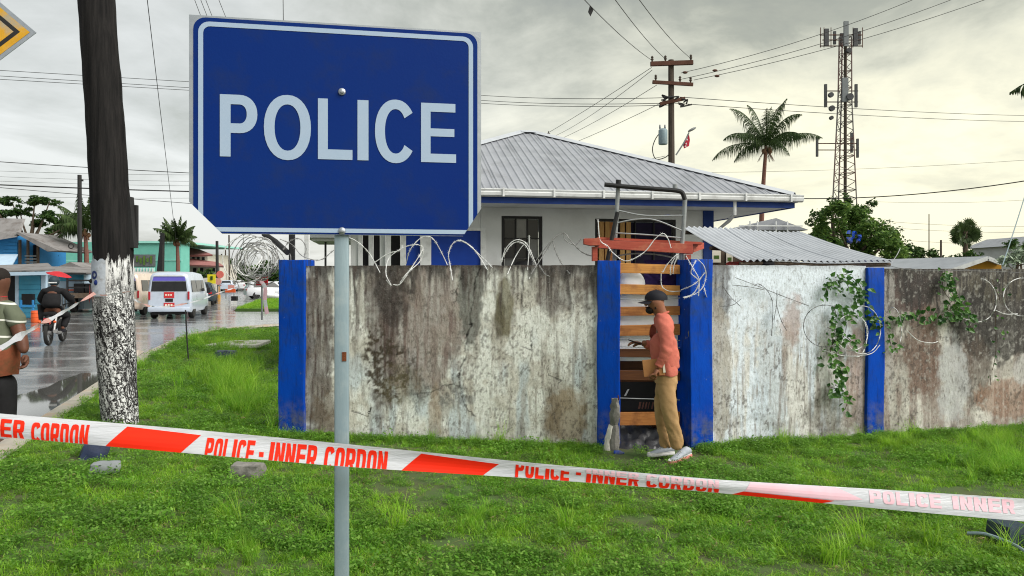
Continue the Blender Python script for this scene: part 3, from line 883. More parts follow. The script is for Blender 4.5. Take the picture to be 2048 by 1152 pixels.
# ================================================================== GLYPHS
def glyph(ch, sx, sy, p=2.0, seg=20):
    """convex quads filling the unit box; strokes sx wide, sy high, no overlaps"""
    def rect(a, b, c, d): return [(a, b), (c, b), (c, d), (a, d)]
    def se(a, cx, cy, rx, ry):
        ca, sa = math.cos(a), math.sin(a)
        return (cx + rx * math.copysign(abs(ca) ** (2 / p), ca), cy + ry * math.copysign(abs(sa) ** (2 / p), sa))
    def ring(cx, cy, rx, ry, a0, a1, tx, ty, n=seg):
        out = []
        for i in range(n):
            a = a0 + (a1 - a0) * i / n; b2 = a0 + (a1 - a0) * (i + 1) / n
            out.append([se(a, cx, cy, rx, ry), se(b2, cx, cy, rx, ry), se(b2, cx, cy, rx - tx, ry - ty), se(a, cx, cy, rx - tx, ry - ty)])
        return out
    P2 = math.pi / 2
    if ch == 'I': return [rect(0, 0, 1, 1)]
    if ch == '-': return [rect(0, 0, 1, 1)]
    if ch == 'L': return [rect(0, 0, sx, 1), rect(sx, 0, 1, sy)]
    if ch == 'E':
        return [rect(0, 0, sx, 1), rect(sx, 0, 1, sy), rect(sx, 0.5 - sy * 0.42, 0.95, 0.5 + sy * 0.5), rect(sx, 1 - sy, 0.98, 1)]
    if ch == 'O': return ring(0.5, 0.5, 0.5, 0.5, 0, 2 * math.pi, sx, sy, seg * 2)
    if ch == 'C':
        return ring(0.52, 0.5, 0.52, 0.5, 0.62 if p < 3 else 0.40, 2 * math.pi - (0.62 if p < 3 else 0.40), sx, sy, seg * 2)
    if ch == 'D':
        return [rect(0, 0, sx, 1), rect(sx, 0, 0.45, sy), rect(sx, 1 - sy, 0.45, 1)] + ring(0.45, 0.5, 0.55, 0.5, -P2, P2, sx, sy)
    if ch in 'PR':
        h = 0.46 if ch == 'P' else 0.44
        out = [rect(0, 0, sx, 1), rect(sx, 1 - sy, 0.52, 1), rect(sx, h - sy * 0.5, 0.52, h + sy * 0.5)]
        cy = (1 + h - sy * 0.5) / 2
        out += ring(0.52, cy, 0.48, 1 - cy, -P2, P2, sx, sy)
        if ch == 'R': out.append([(0.50, h - sy * 0.5), (0.50 + sx * 0.9, h - sy * 0.5), (1.0, 0), (1 - sx, 0)])
        return out
    if ch == 'N':
        return [rect(0, 0, sx, 1), rect(1 - sx, 0, 1, 1), [(sx, 1), (sx, 0.55), (1 - sx, 0.0), (1 - sx, 0.45)]]
    return []

def clip_half(poly, fn):
    """keep the side where fn(p) >= 0"""
    out = []
    for i in range(len(poly)):
        a = poly[i]; b_ = poly[(i + 1) % len(poly)]
        fa, fb = fn(a), fn(b_)
        if fa >= 0: out.append(a)
        if (fa < 0) != (fb < 0):
            tt = fa / (fa - fb)
            out.append((a[0] + (b_[0] - a[0]) * tt, a[1] + (b_[1] - a[1]) * tt))
    return out

# ================================================================== POLICE SIGN
S0 = Vector((-0.956, 2.22, 0)); S1 = Vector((-0.098, 2.38, 0))
Sd = (S1 - S0).normalized(); SW = (S1 - S0).length
Sn = Vector((Sd.y, -Sd.x, 0))          # toward the camera
ZS0, ZS1 = 1.852, 2.500
police = thing('police_sign', 'large blue POLICE sign with cut lower corners on a steel post', 'sign', (-0.52, 2.33, -0.1))
def S(u, z, off=0.0):
    return S0 + Sd * u + Vector((0, 0, z)) + Sn * off
def sign_uv(px, py):
    k = (px - HX) / FPX                 # x = k*y
    # S0.x + Sd.x u = k (S0.y + Sd.y u)
    u = (k * S0.y - S0.x) / (Sd.x - k * Sd.y)
    y = S0.y + Sd.y * u
    return u, CAMZ + (HY - py) / FPX * y

cl, cr = 0.093, 0.058                   # corner cuts
outline = [(cl, ZS0), (SW - cr, ZS0), (SW, ZS0 + 0.088), (SW, ZS1), (0, ZS1), (0, ZS0 + 0.094)]
MB().prism([S(u, z, 0.0) for u, z in outline], Sn * -0.004).build('plate', M['alu'], police, fixn=True)
def rr(u0, z0, u1, z1, r, n=6, bottom_sq=True):
    pts = []
    for (cx_, cz_, a0) in ((u1 - r, z1 - r, 0), (u0 + r, z1 - r, 90)):
        for k in range(n + 1):
            a = R(a0 + 90 * k / n)
            pts.append((cx_ + r * math.cos(a), cz_ + r * math.sin(a)))
    return pts
def keep(poly, inset=0.0):
    # clip to the plate's cut corners
    poly = clip_half(poly, lambda p: (p[0] - 0) * 0.094 + (p[1] - (ZS0 + 0.094)) * cl - inset)
    poly = clip_half(poly, lambda p: (SW - p[0]) * 0.088 + (p[1] - (ZS0 + 0.088)) * cr - inset)
    return poly
field = rr(0.012, ZS0, SW - 0.012, ZS1 - 0.006, 0.035)
field = field + [(0.012, ZS0 + 0.0015), (SW - 0.012, ZS0 + 0.0015)]
field = keep(field)
MB().prism([S(u, z, 0.0012) for u, z in field], Sn * -0.0011).build('blue_face', M['sign_blue'], police, fixn=True)
# light border band, cut off by the lower corners
mb = MB()
i0, i1, r0, r1 = 0.026, 0.040, 0.032, 0.020
zt = ZS1 - 0.018
zb0, zb1 = ZS0 + 0.0065, ZS0 + 0.0195
outer = [(i0, zb0)] + [(x, z) for x, z in reversed(rr(i0, zb0, SW - i0, zt, r0))] + [(SW - i0, zb0)]
inner = [(i1, zb1)] + [(x, z) for x, z in reversed(rr(i1, zb1, SW - i1, zt - 0.014, r1))] + [(SW - i1, zb1)]
npt = len(outer)
for k in range(npt):
    a, b_, c_, d_ = outer[k], outer[(k + 1) % npt], inner[(k + 1) % npt], inner[k]
    poly = keep([a, b_, c_, d_])
    if len(poly) >= 3:
        mb.add([S(u, z, 0.0024) for u, z in poly], [tuple(range(len(poly)))])
mb.build('border_band', M['sign_light'], police)
# lettering
letters = [('P', 440, 515, 190, 313), ('O', 528, 622, 191, 320), ('L', 636, 705, 198, 320), ('I', 715, 737, 201, 321), ('C', 750, 829, 203, 324), ('E', 842, 912, 207, 325)]
strokes = {'P': (0.285, 0.155), 'O': (0.225, 0.145), 'L': (0.285, 0.165), 'I': (1, 1), 'C': (0.25, 0.15), 'E': (0.27, 0.145)}
zc_, zb_ = [], []
for ch, a, b_, ty, by in letters:
    zc_.append(sign_uv((a + b_) / 2, ty)[1]); zb_.append(sign_uv((a + b_) / 2, by)[1])
capz, basez = sum(zc_[0:1] + zc_[2:4] + zc_[5:]) / 4, sum(zb_[0:1] + zb_[2:4] + zb_[5:]) / 4
for ch, a, b_, ty, by in letters:
    u0 = sign_uv(a, 250)[0]; u1 = sign_uv(b_, 250)[0]
    e = 0.006 if ch in 'OC' else 0.0
    mb = MB()
    for q in glyph(ch, *strokes[ch], p=2.15, seg=16):
        mb.add([S(u0 + (u1 - u0) * x, basez - e + (capz - basez + 2 * e) * z, 0.0026) for x, z in q], [(0, 1, 2, 3)])
    mb.build('letter', M['sign_light'], police)
# post: square tube with rounded edges, bolts
pu, pz = sign_uv(683, 300)
pc = S(pu, 0, -0.004 - 0.024)
mb = MB(); mb.box((pc.x, pc.y, 1.1), (0.044, 0.040, 2.6), Matrix.Rotation(math.atan2(Sd.y, Sd.x), 3, 'Z').to_3x3())
mb.build('post', M['galv'], police, bevel=0.006, smooth=True)
for (bx, by) in ((684, 184), (684, 462)):
    u, z = sign_uv(bx, by)
    c_ = S(u, z, 0.0)
    rot = Matrix.Rotation(math.atan2(Sd.y, Sd.x), 3, 'Z')
    mb = MB()
    mb.lathe(c_, [(0.010, -0.001), (0.0115, -0.0035), (0.010, -0.006), (0.0065, -0.0075), (0.0055, -0.011), (0.003, -0.012)], 14, axis='y', rot=rot)
    mb.build('bolt', M['alu'], police, smooth=True)
# rusty slot in the post
c_ = pc + Sn * 0.0205
mb = MB(); mb.box(c_ + Sd * 0.008 + Vector((0, 0, CAMZ + (HY - 712) / FPX * pc.y)), (0.013, 0.003, 0.028), Matrix.Rotation(math.atan2(Sd.y, Sd.x), 3, 'Z'))
mb.build('rust_mark', M['rust'], police)

# ================================================================== CORDON TAPE
TX = [-60, 0, 350, 700, 1024, 1436, 1740, 2048, 2120]
TT = [822, 827, 857, 889, 921, 959, 978, 998, 1003]
TB = [868, 873, 903, 934, 955, 986, 1015, 1042, 1048]
def smooth_i(x, xs, ys):
    a = np.interp(x, xs, ys); b1 = np.interp(x - 60, xs, ys); b2 = np.interp(x + 60, xs, ys)
    return float(a * 0.5 + b1 * 0.25 + b2 * 0.25)
def tape_pt(px, v, off=0.0):
    Y = 1.98 + 0.62 * px / 2048
    y0 = smooth_i(px, TX, TT); y1 = smooth_i(px, TX, TB)
    belly = 0.006 * math.sin(v * 3.1 + px * 0.004)
    return at(px, y1 + (y0 - y1) * v, Y) + Vector((0, -off - belly, 0))
tape = thing('cordon_tape', 'white and red cordon tape stretched across the whole foreground', 'tape', tuple(tape_pt(1024, 0.5)))
xs = list(range(-60, 2121, 12)); nv = 7
mb = MB()
vs = [tape_pt(x, j / (nv - 1)) for x in xs for j in range(nv)]
mb.add(vs, [(i * nv + j, i * nv + j + 1, (i + 1) * nv + j + 1, (i + 1) * nv + j) for i in range(len(xs) - 1) for j in range(nv - 1)])
mb.build('band', M['tape_white'], tape, smooth=True)

def tape_print(name, polys, m, off=0.0012):
    """polys in (px, v); cut into short strips so that they follow the band"""
    mb = MB()
    for poly in polys:
        x0 = min(p[0] for p in poly); x1 = max(p[0] for p in poly)
        k0 = math.floor(x0 / 12)
        while k0 * 12 < x1:
            a, b_ = k0 * 12, k0 * 12 + 12
            q = clip_half(clip_half(poly, lambda p: p[0] - a), lambda p: b_ - p[0]) if (x0 < a or x1 > b_) else poly
            k0 += 1
            if len(q) < 3: continue
            for j in range(nv - 1):
                v0, v1 = j / (nv - 1), (j + 1) / (nv - 1)
                q2 = clip_half(q, lambda p: p[1] - v0)
                if len(q2) >= 3: q2 = clip_half(q2, lambda p: v1 - p[1])
                if len(q2) >= 3:
                    mb.add([tape_pt(x, v, off) for x, v in q2], [tuple(range(len(q2)))])
    return mb.build(name, m, tape)

TW = {'I': 0.42, '-': 0.5, ' ': 0.5}
def tape_text(s, x0, x1, base, cap, lo, hi, m, off=0.0012, slant=0.0, fat=1.0):
    total = sum(TW.get(ch, 0.92) for ch in s) + 0.14 * (len(s) - 1)
    k = (x1 - x0) / total; x = x0
    for ch in s:
        w_ = TW.get(ch, 0.92) * k
        if ch != ' ':
            polys = []
            for q in glyph(ch, 0.36 * fat, 0.20, p=3.6, seg=8):
                pp = []
                for gx, gy in q:
                    X = x + gx * w_
                    bb = base(X); cc_ = cap(X)
                    g2 = gy if ch != '-' else 0.38 + gy * 0.2
                    pp.append((X + slant * gy, bb + (cc_ - bb) * g2))
                pp = clip_half(pp, lambda p: p[1] - lo(p[0]))
                if len(pp) >= 3: pp = clip_half(pp, lambda p: hi(p[0]) - p[1])
                if len(pp) >= 3: polys.append(pp)
            if polys: tape_print('letter', polys, m, off)
        x += w_ + 0.14 * k
lin = lambda a, b_, c_, d_: (lambda x: b_ + (d_ - b_) * (x - a) / (c_ - a))
const = lambda c_: (lambda x: c_)
tape_text('INNER', -62, 50, const(-0.02), const(0.80), const(0.0), const(0.99), M['tape_red'], slant=3)
tape_text('CORDON', 64, 177, lin(64, -0.10, 177, -0.30), lin(64, 0.76, 177, 0.84), const(0.01), const(0.99), M['tape_red'], slant=3)
tape_text('POLICE', 410, 507, const(-0.26), lin(410, 0.72, 514, 0.78), const(0.01), const(0.99), M['tape_red'], slant=4)
tape_text('-', 519, 528, const(-0.26), const(0.74), const(0.01), const(0.99), M['tape_red'])
tape_text('INNER CORDON', 537, 772, const(-0.28), lin(537, 0.78, 772, 0.84), const(0.01), const(0.99), M['tape_red'], slant=4)
tape_text('POLICE', 1030, 1138, const(0.02), lin(1030, 1.12, 1142, 1.05), const(0.02), lin(1030, 0.80, 1142, 0.66), M['tape_red'], slant=2)
tape_text('-', 1152, 1162, const(0.1), const(1.05), const(0.01), const(0.99), M['tape_red'])
tape_text('INNER', 1172, 1277, const(0.02), lin(1172, 1.02, 1277, 0.95), const(0.02), lin(1172, 0.62, 1277, 0.50), M['tape_red'], slant=2)
tape_text('CORDON', 1292, 1437, const(0.02), lin(1292, 0.95, 1437, 0.85), const(0.02), lin(1292, 0.48, 1437, 0.32), M['tape_red'], slant=2)
tape_text('INNER', 1172, 1277, const(0.50), const(0.94), lin(1172, 0.68, 1277, 0.56), const(0.96), M['tape_ghost'])
tape_text('CORDON', 1292, 1437, const(0.38), const(0.94), lin(1292, 0.54, 1437, 0.38), const(0.96), M['tape_ghost'])
tape_text('POLICE', 1738, 1882, const(0.28), const(0.92), const(0.1), const(0.98), M['tape_ghost'])
tape_text('INNER', 1905, 2030, const(0.30), const(0.92), const(0.1), const(0.98), M['tape_ghost'])
tape_text('CORDON', 2062, 2118, const(0.30), const(0.92), const(0.1), const(0.98), M['tape_ghost'])
tape_print('red_stripe', [[(213, 0.0), (364, 0.0), (401, 0.80), (254, 0.90)]], M['tape_red'])
tape_print('red_stripe', [[(803, 0.0), (966, 0.0), (998, 0.72), (843, 0.90)]], M['tape_red'])
tape_print('red_stripe', [[(1464, 0.0), (1644, 0.0), (1668, 0.22), (1486, 0.30)]], M['tape_red'])
tape_print('faded_stripe', [[(1488, 0.33), (1672, 0.26), (1724, 0.42), (1672, 0.97), (1500, 0.97)]], M['tape_ghost'])

# second, twisted tape: from the left edge to the wooden pole, then along to the road corner
def ribbon(name, label, pts, wd, m1, m2, seed=0, group=None, twist=1.3):
    root = thing(name, label, 'tape', tuple(pts[0]), group=group)
    P_ = spline(pts, 10)
    r_ = random.Random(seed)
    rows = []
    ph = r_.uniform(0, 6)
    L = 0
    for i, p in enumerate(P_):
        d = (P_[min(i + 1, len(P_) - 1)] - P_[max(i - 1, 0)]).normalized()
        a = d.cross(Vector((0, 1, 0.2))).normalized(); b_ = d.cross(a)
        if i: L += (P_[i] - P_[i - 1]).length
        ang = ph + L * twist + 0.5 * math.sin(L * 5)
        wv = a * math.cos(ang) * 1.0 + b_ * math.sin(ang) * 0.55
        wid = wd * (0.82 + 0.18 * math.sin(L * 4 + seed))
        rows.append((p - wv * wid / 2, p + wv * wid / 2))
    run = []
    for i in range(len(rows) - 1):
        key = (i // 5) % 3 == 1
        if not run or run[-1][0] != key: run.append((key, MB()))
        tgt = run[-1][1]
        a, b_ = rows[i]; c_, d_ = rows[i + 1]
        mm = (a + b_) / 2 + Vector((0, -0.006, 0)); mm2 = (c_ + d_) / 2 + Vector((0, -0.006, 0))
        tgt.add([a, mm, b_, c_, mm2, d_], [(0, 1, 4, 3), (1, 2, 5, 4)])
    for key, mb in run: mb.build('red_band' if key else 'white_band', m2 if key else m1, root, smooth=True)
    return root
M['tape_pink'] = pm('faded_pink_tape', (0.68, 0.28, 0.24), (0.70, 0.45, 0.42), 9, 0.4, trans=0.3)
ribbon('cordon_tape', 'twisted pink and white tape running from the left up to the pole', [at(-60, 730, 3.0), at(0, 697, 3.4), at(70, 655, 4.9), at(130, 622, 6.6), at(190, 586, 8.45)], 0.045, M['tape_white'], M['tape_pink'], 3)
ribbon('cordon_tape', 'white tape wound round the whitewashed wooden pole', [at(186, 590, 8.47), at(215, 590, 8.38), at(245, 585, 8.40), at(276, 581, 8.6)], 0.05, M['tape_white'], M['tape_pink'], 5, twist=0.4)
ribbon('cordon_tape', 'thin slack tape passing behind the pole toward the road corner', [at(262, 596, 8.9), at(300, 612, 12), at(345, 612, 15), at(400, 600, 19), at(440, 585, 23), at(475, 574, 27)], 0.05, M['tape_white'], M['tape_pink'], 9)
ribbon('cordon_tape', 'red and white tape end hanging from the razor wire coil', [at(520, 560, 9.0), at(530, 575, 9.0), at(530, 600, 9.02), at(534, 628, 9.0)], 0.07, M['tape_ghost'], M['tape_white'], 11, twist=1.0)
# ================================================================== POLICE STATION
BR = (5.47, 14.5); BA = R(10)
bld = thing('police_station', 'low white and blue police station with a grey corrugated hip roof', 'building', (BR[0], BR[1], 0), BA)
cB, sB = math.cos(BA), math.sin(BA)
def bw(u, v, z):           # building frame -> world
    return Vector((BR[0] + u * cB - v * sB, BR[1] + u * sB + v * cB, z))
def bu(px, v):             # pixel column on the plane v -> u
    k = (px - HX) / FPX
    # BR0 + u c - v s = k (BR1 + u s + v c)
    return (k * (BR[1] + v * cB) - BR[0] + v * sB) / (cB - k * sB)
def bz(px, py, v):
    u = bu(px, v); return CAMZ + (HY - py) / FPX * (BR[1] + u * sB + v * cB)

LEN, OVH = 8.85, 1.0
ZE = 3.30; RUN = 4.25; RISE = 1.87; SL = RISE / RUN
UW0, UW1 = -8.45, -1.28      # wall from left to right along the front
VW = OVH
ZT = ZE - 0.12
DEP = 2 * RUN
# corrugated sheets, one object each; front and right slope
def roof_sheet(u0, u1, face, name='roof_sheet'):
    """face front: u runs along the eave, t up the slope"""
    nn_ = max(2, int((u1 - u0) / 0.0189) + 1)
    us = np.linspace(u0, u1, nn_)
    vs = []; 
    L = LEN if face == 'front' else DEP
    for u in us:
        s = u + L if face == 'front' else u
        dmax = max(0.002, min(s, L - s, RUN))
        ph = (s % 0.151) / 0.151
        rib = 0.018 * (1.0 if 0.35 < ph < 0.65 else 0.0) + 0.018 * (max(0, 1 - abs(ph - 0.5) * 2 - 0.5) * 1.0 if not 0.35 < ph < 0.65 else 0)
        for t in (-0.03, dmax * 0.5, dmax):
            z = ZE + 0.02 + SL * t + rib
            if face == 'front': vs.append((u, t, z))
            else: vs.append((-t, s, z))
    fs = []
    for i in range(nn_ - 1):
        for j in range(2):
            a = i * 3 + j
            fs.append((a, a + 3, a + 4, a + 1))
    return MB().add(vs, fs).build(name, M['roof'], bld, local=True, smooth=True, angle=25)
x = -LEN
while x < -0.02:
    x2 = min(0, x + 0.755)
    roof_sheet(x + 0.004, x2 - 0.004, 'front')
    x = x2
x = 0
while x < DEP - 0.02:
    x2 = min(DEP, x + 0.755)
    roof_sheet(x + 0.004, x2 - 0.004, 'right')
    x = x2
# dark underlay so the sheets sit on something, left and back slopes
ZR = ZE + RISE
A_, B_, C_, D_ = (-LEN, 0, ZE), (0, 0, ZE), (0, DEP, ZE), (-LEN, DEP, ZE)
P1, P2 = (-LEN + RUN, RUN, ZR), (-RUN, RUN, ZR)
mb = MB(); mb.add([A_, B_, C_, D_, P1, P2], [(0, 1, 5, 4), (1, 2, 5), (2, 3, 4, 5), (3, 0, 4)])
mb.build('roof_deck', M['roof'], bld, local=True)
# hip and ridge caps
for a, b_ in ((A_, P1), (B_, P2), (C_, P2), (D_, P1), (P1, P2)):
    a = Vector(a) + Vector((0, 0, 0.045)); b_ = Vector(b_) + Vector((0, 0, 0.045))
    d = (b_ - a).normalized(); sxx = d.cross(Vector((0, 0, 1))).normalized()
    mb = MB()
    prof = [(-0.15, -0.035), (-0.04, 0.02), (0, 0.035), (0.04, 0.02), (0.15, -0.035)]
    vs = [p + sxx * q[0] + Vector((0, 0, q[1])) for p in (a, b_) for q in prof]
    mb.add(vs, [(i, i + 1, i + 6, i + 5) for i in range(4)])
    mb.build('ridge_cap', M['roof_light'], bld, local=True, smooth=True)
# gutter with brackets, fascia
def gutter_run(p0, p1, nrm):
    p0 = Vector(p0); p1 = Vector(p1); nrm = Vector(nrm)
    prof = [(0.0, 0.03), (0.005, -0.09), (0.05, -0.125), (0.105, -0.10), (0.115, -0.045), (0.10, -0.03), (0.118, 0.005), (0.108, 0.012), (0.095, -0.02), (0.09, -0.085), (0.05, -0.10), (0.02, -0.08), (0.012, 0.03)]
    n = len(prof)
    vs = [p + nrm * q[0] + Vector((0, 0, q[1])) for p in (p0, p1) for q in prof]
    fs = [(i, (i + 1) % n, (i + 1) % n + n, i + n) for i in range(n)] + [tuple(range(n)), tuple(range(n, 2 * n))]
    MB().add(vs, fs).build('gutter', M['white_trim'], bld, local=True, smooth=True, fixn=True)
    L = (p1 - p0).length; d = (p1 - p0).normalized()
    k = 0.35
    while k < L:
        q = p0 + d * k
        mb = MB(); mb.box(q + nrm * 0.125 + Vector((0, 0, -0.045)), (0.035 if abs(d.x) > .5 else 0.012, 0.012 if abs(d.x) > .5 else 0.035, 0.155))
        mb.build('gutter_bracket', M['white_trim'], bld, local=True)
        k += 0.93
gutter_run((-LEN - 0.02, -0.01, ZE), (0.12, -0.01, ZE), (0, -1, 0))
gutter_run((0.01, 0.0, ZE), (0.01, DEP, ZE), (1, 0, 0))
mb = MB(); mb.box((-LEN / 2, 0.02, ZE - 0.175), (LEN, 0.03, 0.11)); mb.build('fascia', M['blue_trim'], bld, local=True)
mb = MB(); mb.box((-0.02, DEP / 2 + 0.02, ZE - 0.175), (0.03, DEP - 0.05, 0.11)); mb.build('fascia', M['blue_trim'], bld, local=True)
# soffit
mb = MB(); mb.add([(-LEN, 0.036, ZT - 0.09), (-0.036, 0.036, ZT - 0.09), (-0.036, DEP, ZT - 0.09), (-LEN, DEP, ZT - 0.09)], [(0, 1, 2, 3)])
mb.build('soffit', M['white_paint'], bld, local=True)
# walls
def wbox(u0, u1, z0, z1, v0, v1, m, name, bev=0.0):
    mb = MB(); mb.box(((u0 + u1) / 2, (v0 + v1) / 2, (z0 + z1) / 2), (abs(u1 - u0), abs(v1 - v0), abs(z1 - z0)))
    return mb.build(name, m, bld, local=True, bevel=bev)
zt = ZT - 0.093
w1a, w1b = bu(1003, VW), bu(1085, VW); w1t = bz(1040, 432, VW); w1s = 1.72
w2a, w2b = bu(1190, VW), bu(1352, VW); w2t = bz(1260, 438, VW)
zs = 0.95
uP = bu(962, VW)                # end of the blue porch panel
wbox(uP + 0.0, w1a, -0.2, zt, VW, VW + 0.15, M['white_paint'], 'wall')
wbox(w1a, w1b, w1t, zt, VW, VW + 0.15, M['white_paint'], 'wall')
wbox(w1a, w1b, -0.2, zs, VW, VW + 0.15, M['white_paint'], 'wall')
wbox(w1b, w2a, -0.2, zt, VW, VW + 0.15, M['white_paint'], 'wall')
wbox(w2a, w2b, w2t, zt, VW, VW + 0.15, M['white_paint'], 'wall')
wbox(w2a, w2b, -0.2, zs, VW, VW + 0.15, M['white_paint'], 'wall')
wbox(w2b, UW1 - 0.16, -0.2, zt, VW, VW + 0.15, M['white_paint'], 'wall')
wbox(UW1 - 0.158, UW1 + 0.06, -0.2, zt, VW - 0.03, VW + 0.2, M['blue_trim'], 'corner_column')
wbox(UW1 - 0.15, UW1, -0.2, zt, VW + 0.203, DEP - 1, M['white_paint'], 'wall')
# left part: white posts, dark louvre openings, blue panels (px columns on the wall plane)
def cell(px0, px1, m, name, vo=0.0, top=None, bot=0.0):
    wbox(bu(px0, VW) + 0.0015, bu(px1, VW) - 0.0015, bot, top or zt, VW + vo, VW + 0.13 + vo * 0.5, m, name)
cell(862, 962, M['blue_panel'], 'blue_panel', 0.02, bz(910, 461, VW))
wbox(bu(862, VW), bu(972, VW) - 0.004, bz(910, 461, VW), bz(910, 455, VW), VW - 0.03, VW - 0.003, M['white_trim'], 'lintel')
wbox(bu(862, VW) + 0.002, bu(962, VW) - 0.003, bz(910, 455, VW), zt, VW + 0.012, VW + 0.13, M['white_paint'], 'wall')
wbox(bu(961, VW), bu(972, VW), -0.2, bz(966, 456, VW), VW - 0.035, VW - 0.002, M['white_trim'], 'trim_post')
cell(840, 862, M['white_trim'], 'porch_post', -0.08)
cell(812, 840, M['blue_panel'], 'blue_panel', 0.03)
cell(801, 812, M['white_trim'], 'porch_post', -0.06)
cell(782, 801, M['dark'], 'opening', 0.14)
cell(771, 782, M['white_trim'], 'porch_post', -0.04)
cell(760, 771, M['white_paint'], 'wall', 0.05)
cell(747, 760, M['dark'], 'opening', 0.14)
cell(737, 747, M['white_trim'], 'porch_post', 0.02)
cell(725, 737, M['dark'], 'opening', 0.14)
cell(716, 725, M['white_trim'], 'porch_post', 0.0)
cell(701, 716, M['white_paint'], 'wall', 0.04)
# window 1 with grille panes
def window(a, b_, z0, z1, cols, rows, frame_m, panes):
    f = wbox(a + 0.003, b_ - 0.003, z1 - 0.05, z1 - 0.003, VW + 0.02, VW + 0.10, frame_m, 'window')
    def fb(u0, u1, zz0, zz1, v0, v1, m, name):
        mb = MB(); mb.box(((u0 + u1) / 2, (v0 + v1) / 2, (zz0 + zz1) / 2), (u1 - u0, v1 - v0, zz1 - zz0)); return mb.build(name, m, f, local=True)
    fb(a + 0.003, a + 0.06, z0, z1 - 0.05, VW + 0.02, VW + 0.10, frame_m, 'frame'); fb(b_ - 0.06, b_ - 0.003, z0, z1 - 0.05, VW + 0.02, VW + 0.10, frame_m, 'frame')
    W = (b_ - a - 0.12) / cols; H = (z1 - 0.05 - z0) / rows
    for i in range(cols):
        for j in range(rows):
            mm = panes(i, j)
            fb(a + 0.06 + i * W + 0.012, a + 0.06 + (i + 1) * W - 0.012, z0 + j * H + 0.012, z0 + (j + 1) * H - 0.012, VW + 0.07, VW + 0.078, mm, 'pane')
    for i in range(1, cols):
        fb(a + 0.06 + i * W - 0.011, a + 0.06 + i * W + 0.011, z0, z1 - 0.05, VW + 0.03, VW + 0.085, frame_m, 'mullion')
    for j in range(1, rows):
        fb(a + 0.06, b_ - 0.06, z0 + j * H - 0.011, z0 + j * H + 0.011, VW + 0.035, VW + 0.083, frame_m, 'bar')
window(w1a, w1b, zs, w1t, 3, 5, M['iron_black'], lambda i, j: M['glass_mid'] if (i == 1 and j == 4) or (i == 2 and j == 3) or (i == 0 and j == 2) else M['glass'])
MB().add([(w1a + 0.06, VW + 0.10, w1t - 0.06), (w1a + 0.06, VW + 0.10, w1t - 0.62), (w1a + 0.30, VW + 0.10, w1t - 0.62), (w1a + 0.12, VW + 0.10, w1t - 0.06)], [(0, 1, 2, 3)]).build('curtain', M['glass_mid'], bld, local=True)
# dark ball for the arched head of the opening under the grille (dark shape at the foot of the window)
MB().ball((bu(1050, VW), VW - 0.25, 1.66), (0.42, 0.2, 0.40), 14, 8).build('dark_arch_shape', M['dark'], bld, local=True, smooth=True)
M['dusk_cloth'] = pm('dusk_curtain', (0.014, 0.009, 0.036), (0.008, 0.007, 0.014), 4, 0.8)
# window 2: wide opening, dark, wood at left
window(w2a, w2b, zs, w2t, 4, 1, M['iron_black'], lambda i, j: M['dusk_cloth'] if i > 0 else M['slat'])
for k, px in enumerate((1198, 1210, 1240, 1252)):
    wbox(bu(px, VW), bu(px + 9, VW), zs, w2t - 0.06, VW - 0.02, VW + 0.015, M['plank'] if 'plank' in M else M.setdefault('plank', pm('yellow_plank', (0.42, 0.25, 0.09), (0.26, 0.14, 0.05), 5, 0.6, stretch=(8, 8, 1))), 'plank')
wbox(w1b, w2a, -0.25, -0.21, VW, VW + .1, M['concrete'], 'plinth')
# downpipe
p = [(bu(1470, 0.0), 0.02, ZE - 0.11), (bu(1470, 0.0), 0.02, ZE - 0.36), (bu(1460, 0.3), 0.35, ZE - 0.47), (UW1 + 0.11, 0.93, ZE - 0.62), (UW1 + 0.11, 0.93, 0.0)]
MB().tube(p, 0.038, 10).build('downpipe', M['white_trim'], bld, local=True, smooth=True)
# porch roof at far left under the sign
wbox(bu(618, 1.6), bu(704, 1.6), bz(640, 479, 1.6), bz(640, 468, 1.6), 0.9, 2.9, M['roof_light'], 'porch_roof')
wbox(bu(628, 1.6), bu(704, 1.6), bz(640, 484, 1.6), bz(640, 479, 1.6) - 0.004, 1.1, 2.8, M['white_trim'], 'porch_beam')
MB().tube([(bu(651, 1.3), 1.3, 0), (bu(651, 1.3), 1.3, bz(650, 484, 1.3))], 0.02, 8).build('porch_pole', M['iron_black'], bld, local=True)
# posts standing between the razor wire and the station
wp = thing('gate_post', 'white square post standing just behind the blue end post', 'post', tuple(at(614, 560, 11) * 1))
MB().box(at(614, 560, 11) + Vector((0, 0, -0.4)), (0.065, 0.065, 2.2)).build('shaft', M['white_trim'], wp)
tp = thing('pipe_post', 'dark thin post behind the blue end post below the sign', 'post', tuple(at(584, 540, 10.5)))
MB().box(at(584, 540, 10.5) + Vector((0, 0, -0.35)), (0.07, 0.07, 2.6)).build('shaft', M['iron_black'], tp)

# yard behind the wall: wet concrete
sheet('yard', [(-2.5, 9.25), (1.2, 8.8), (2.0, 8.6), (9.5, 10.6), (14, 26), (-3.5, 26)], 0.07, M['wet_concrete'])

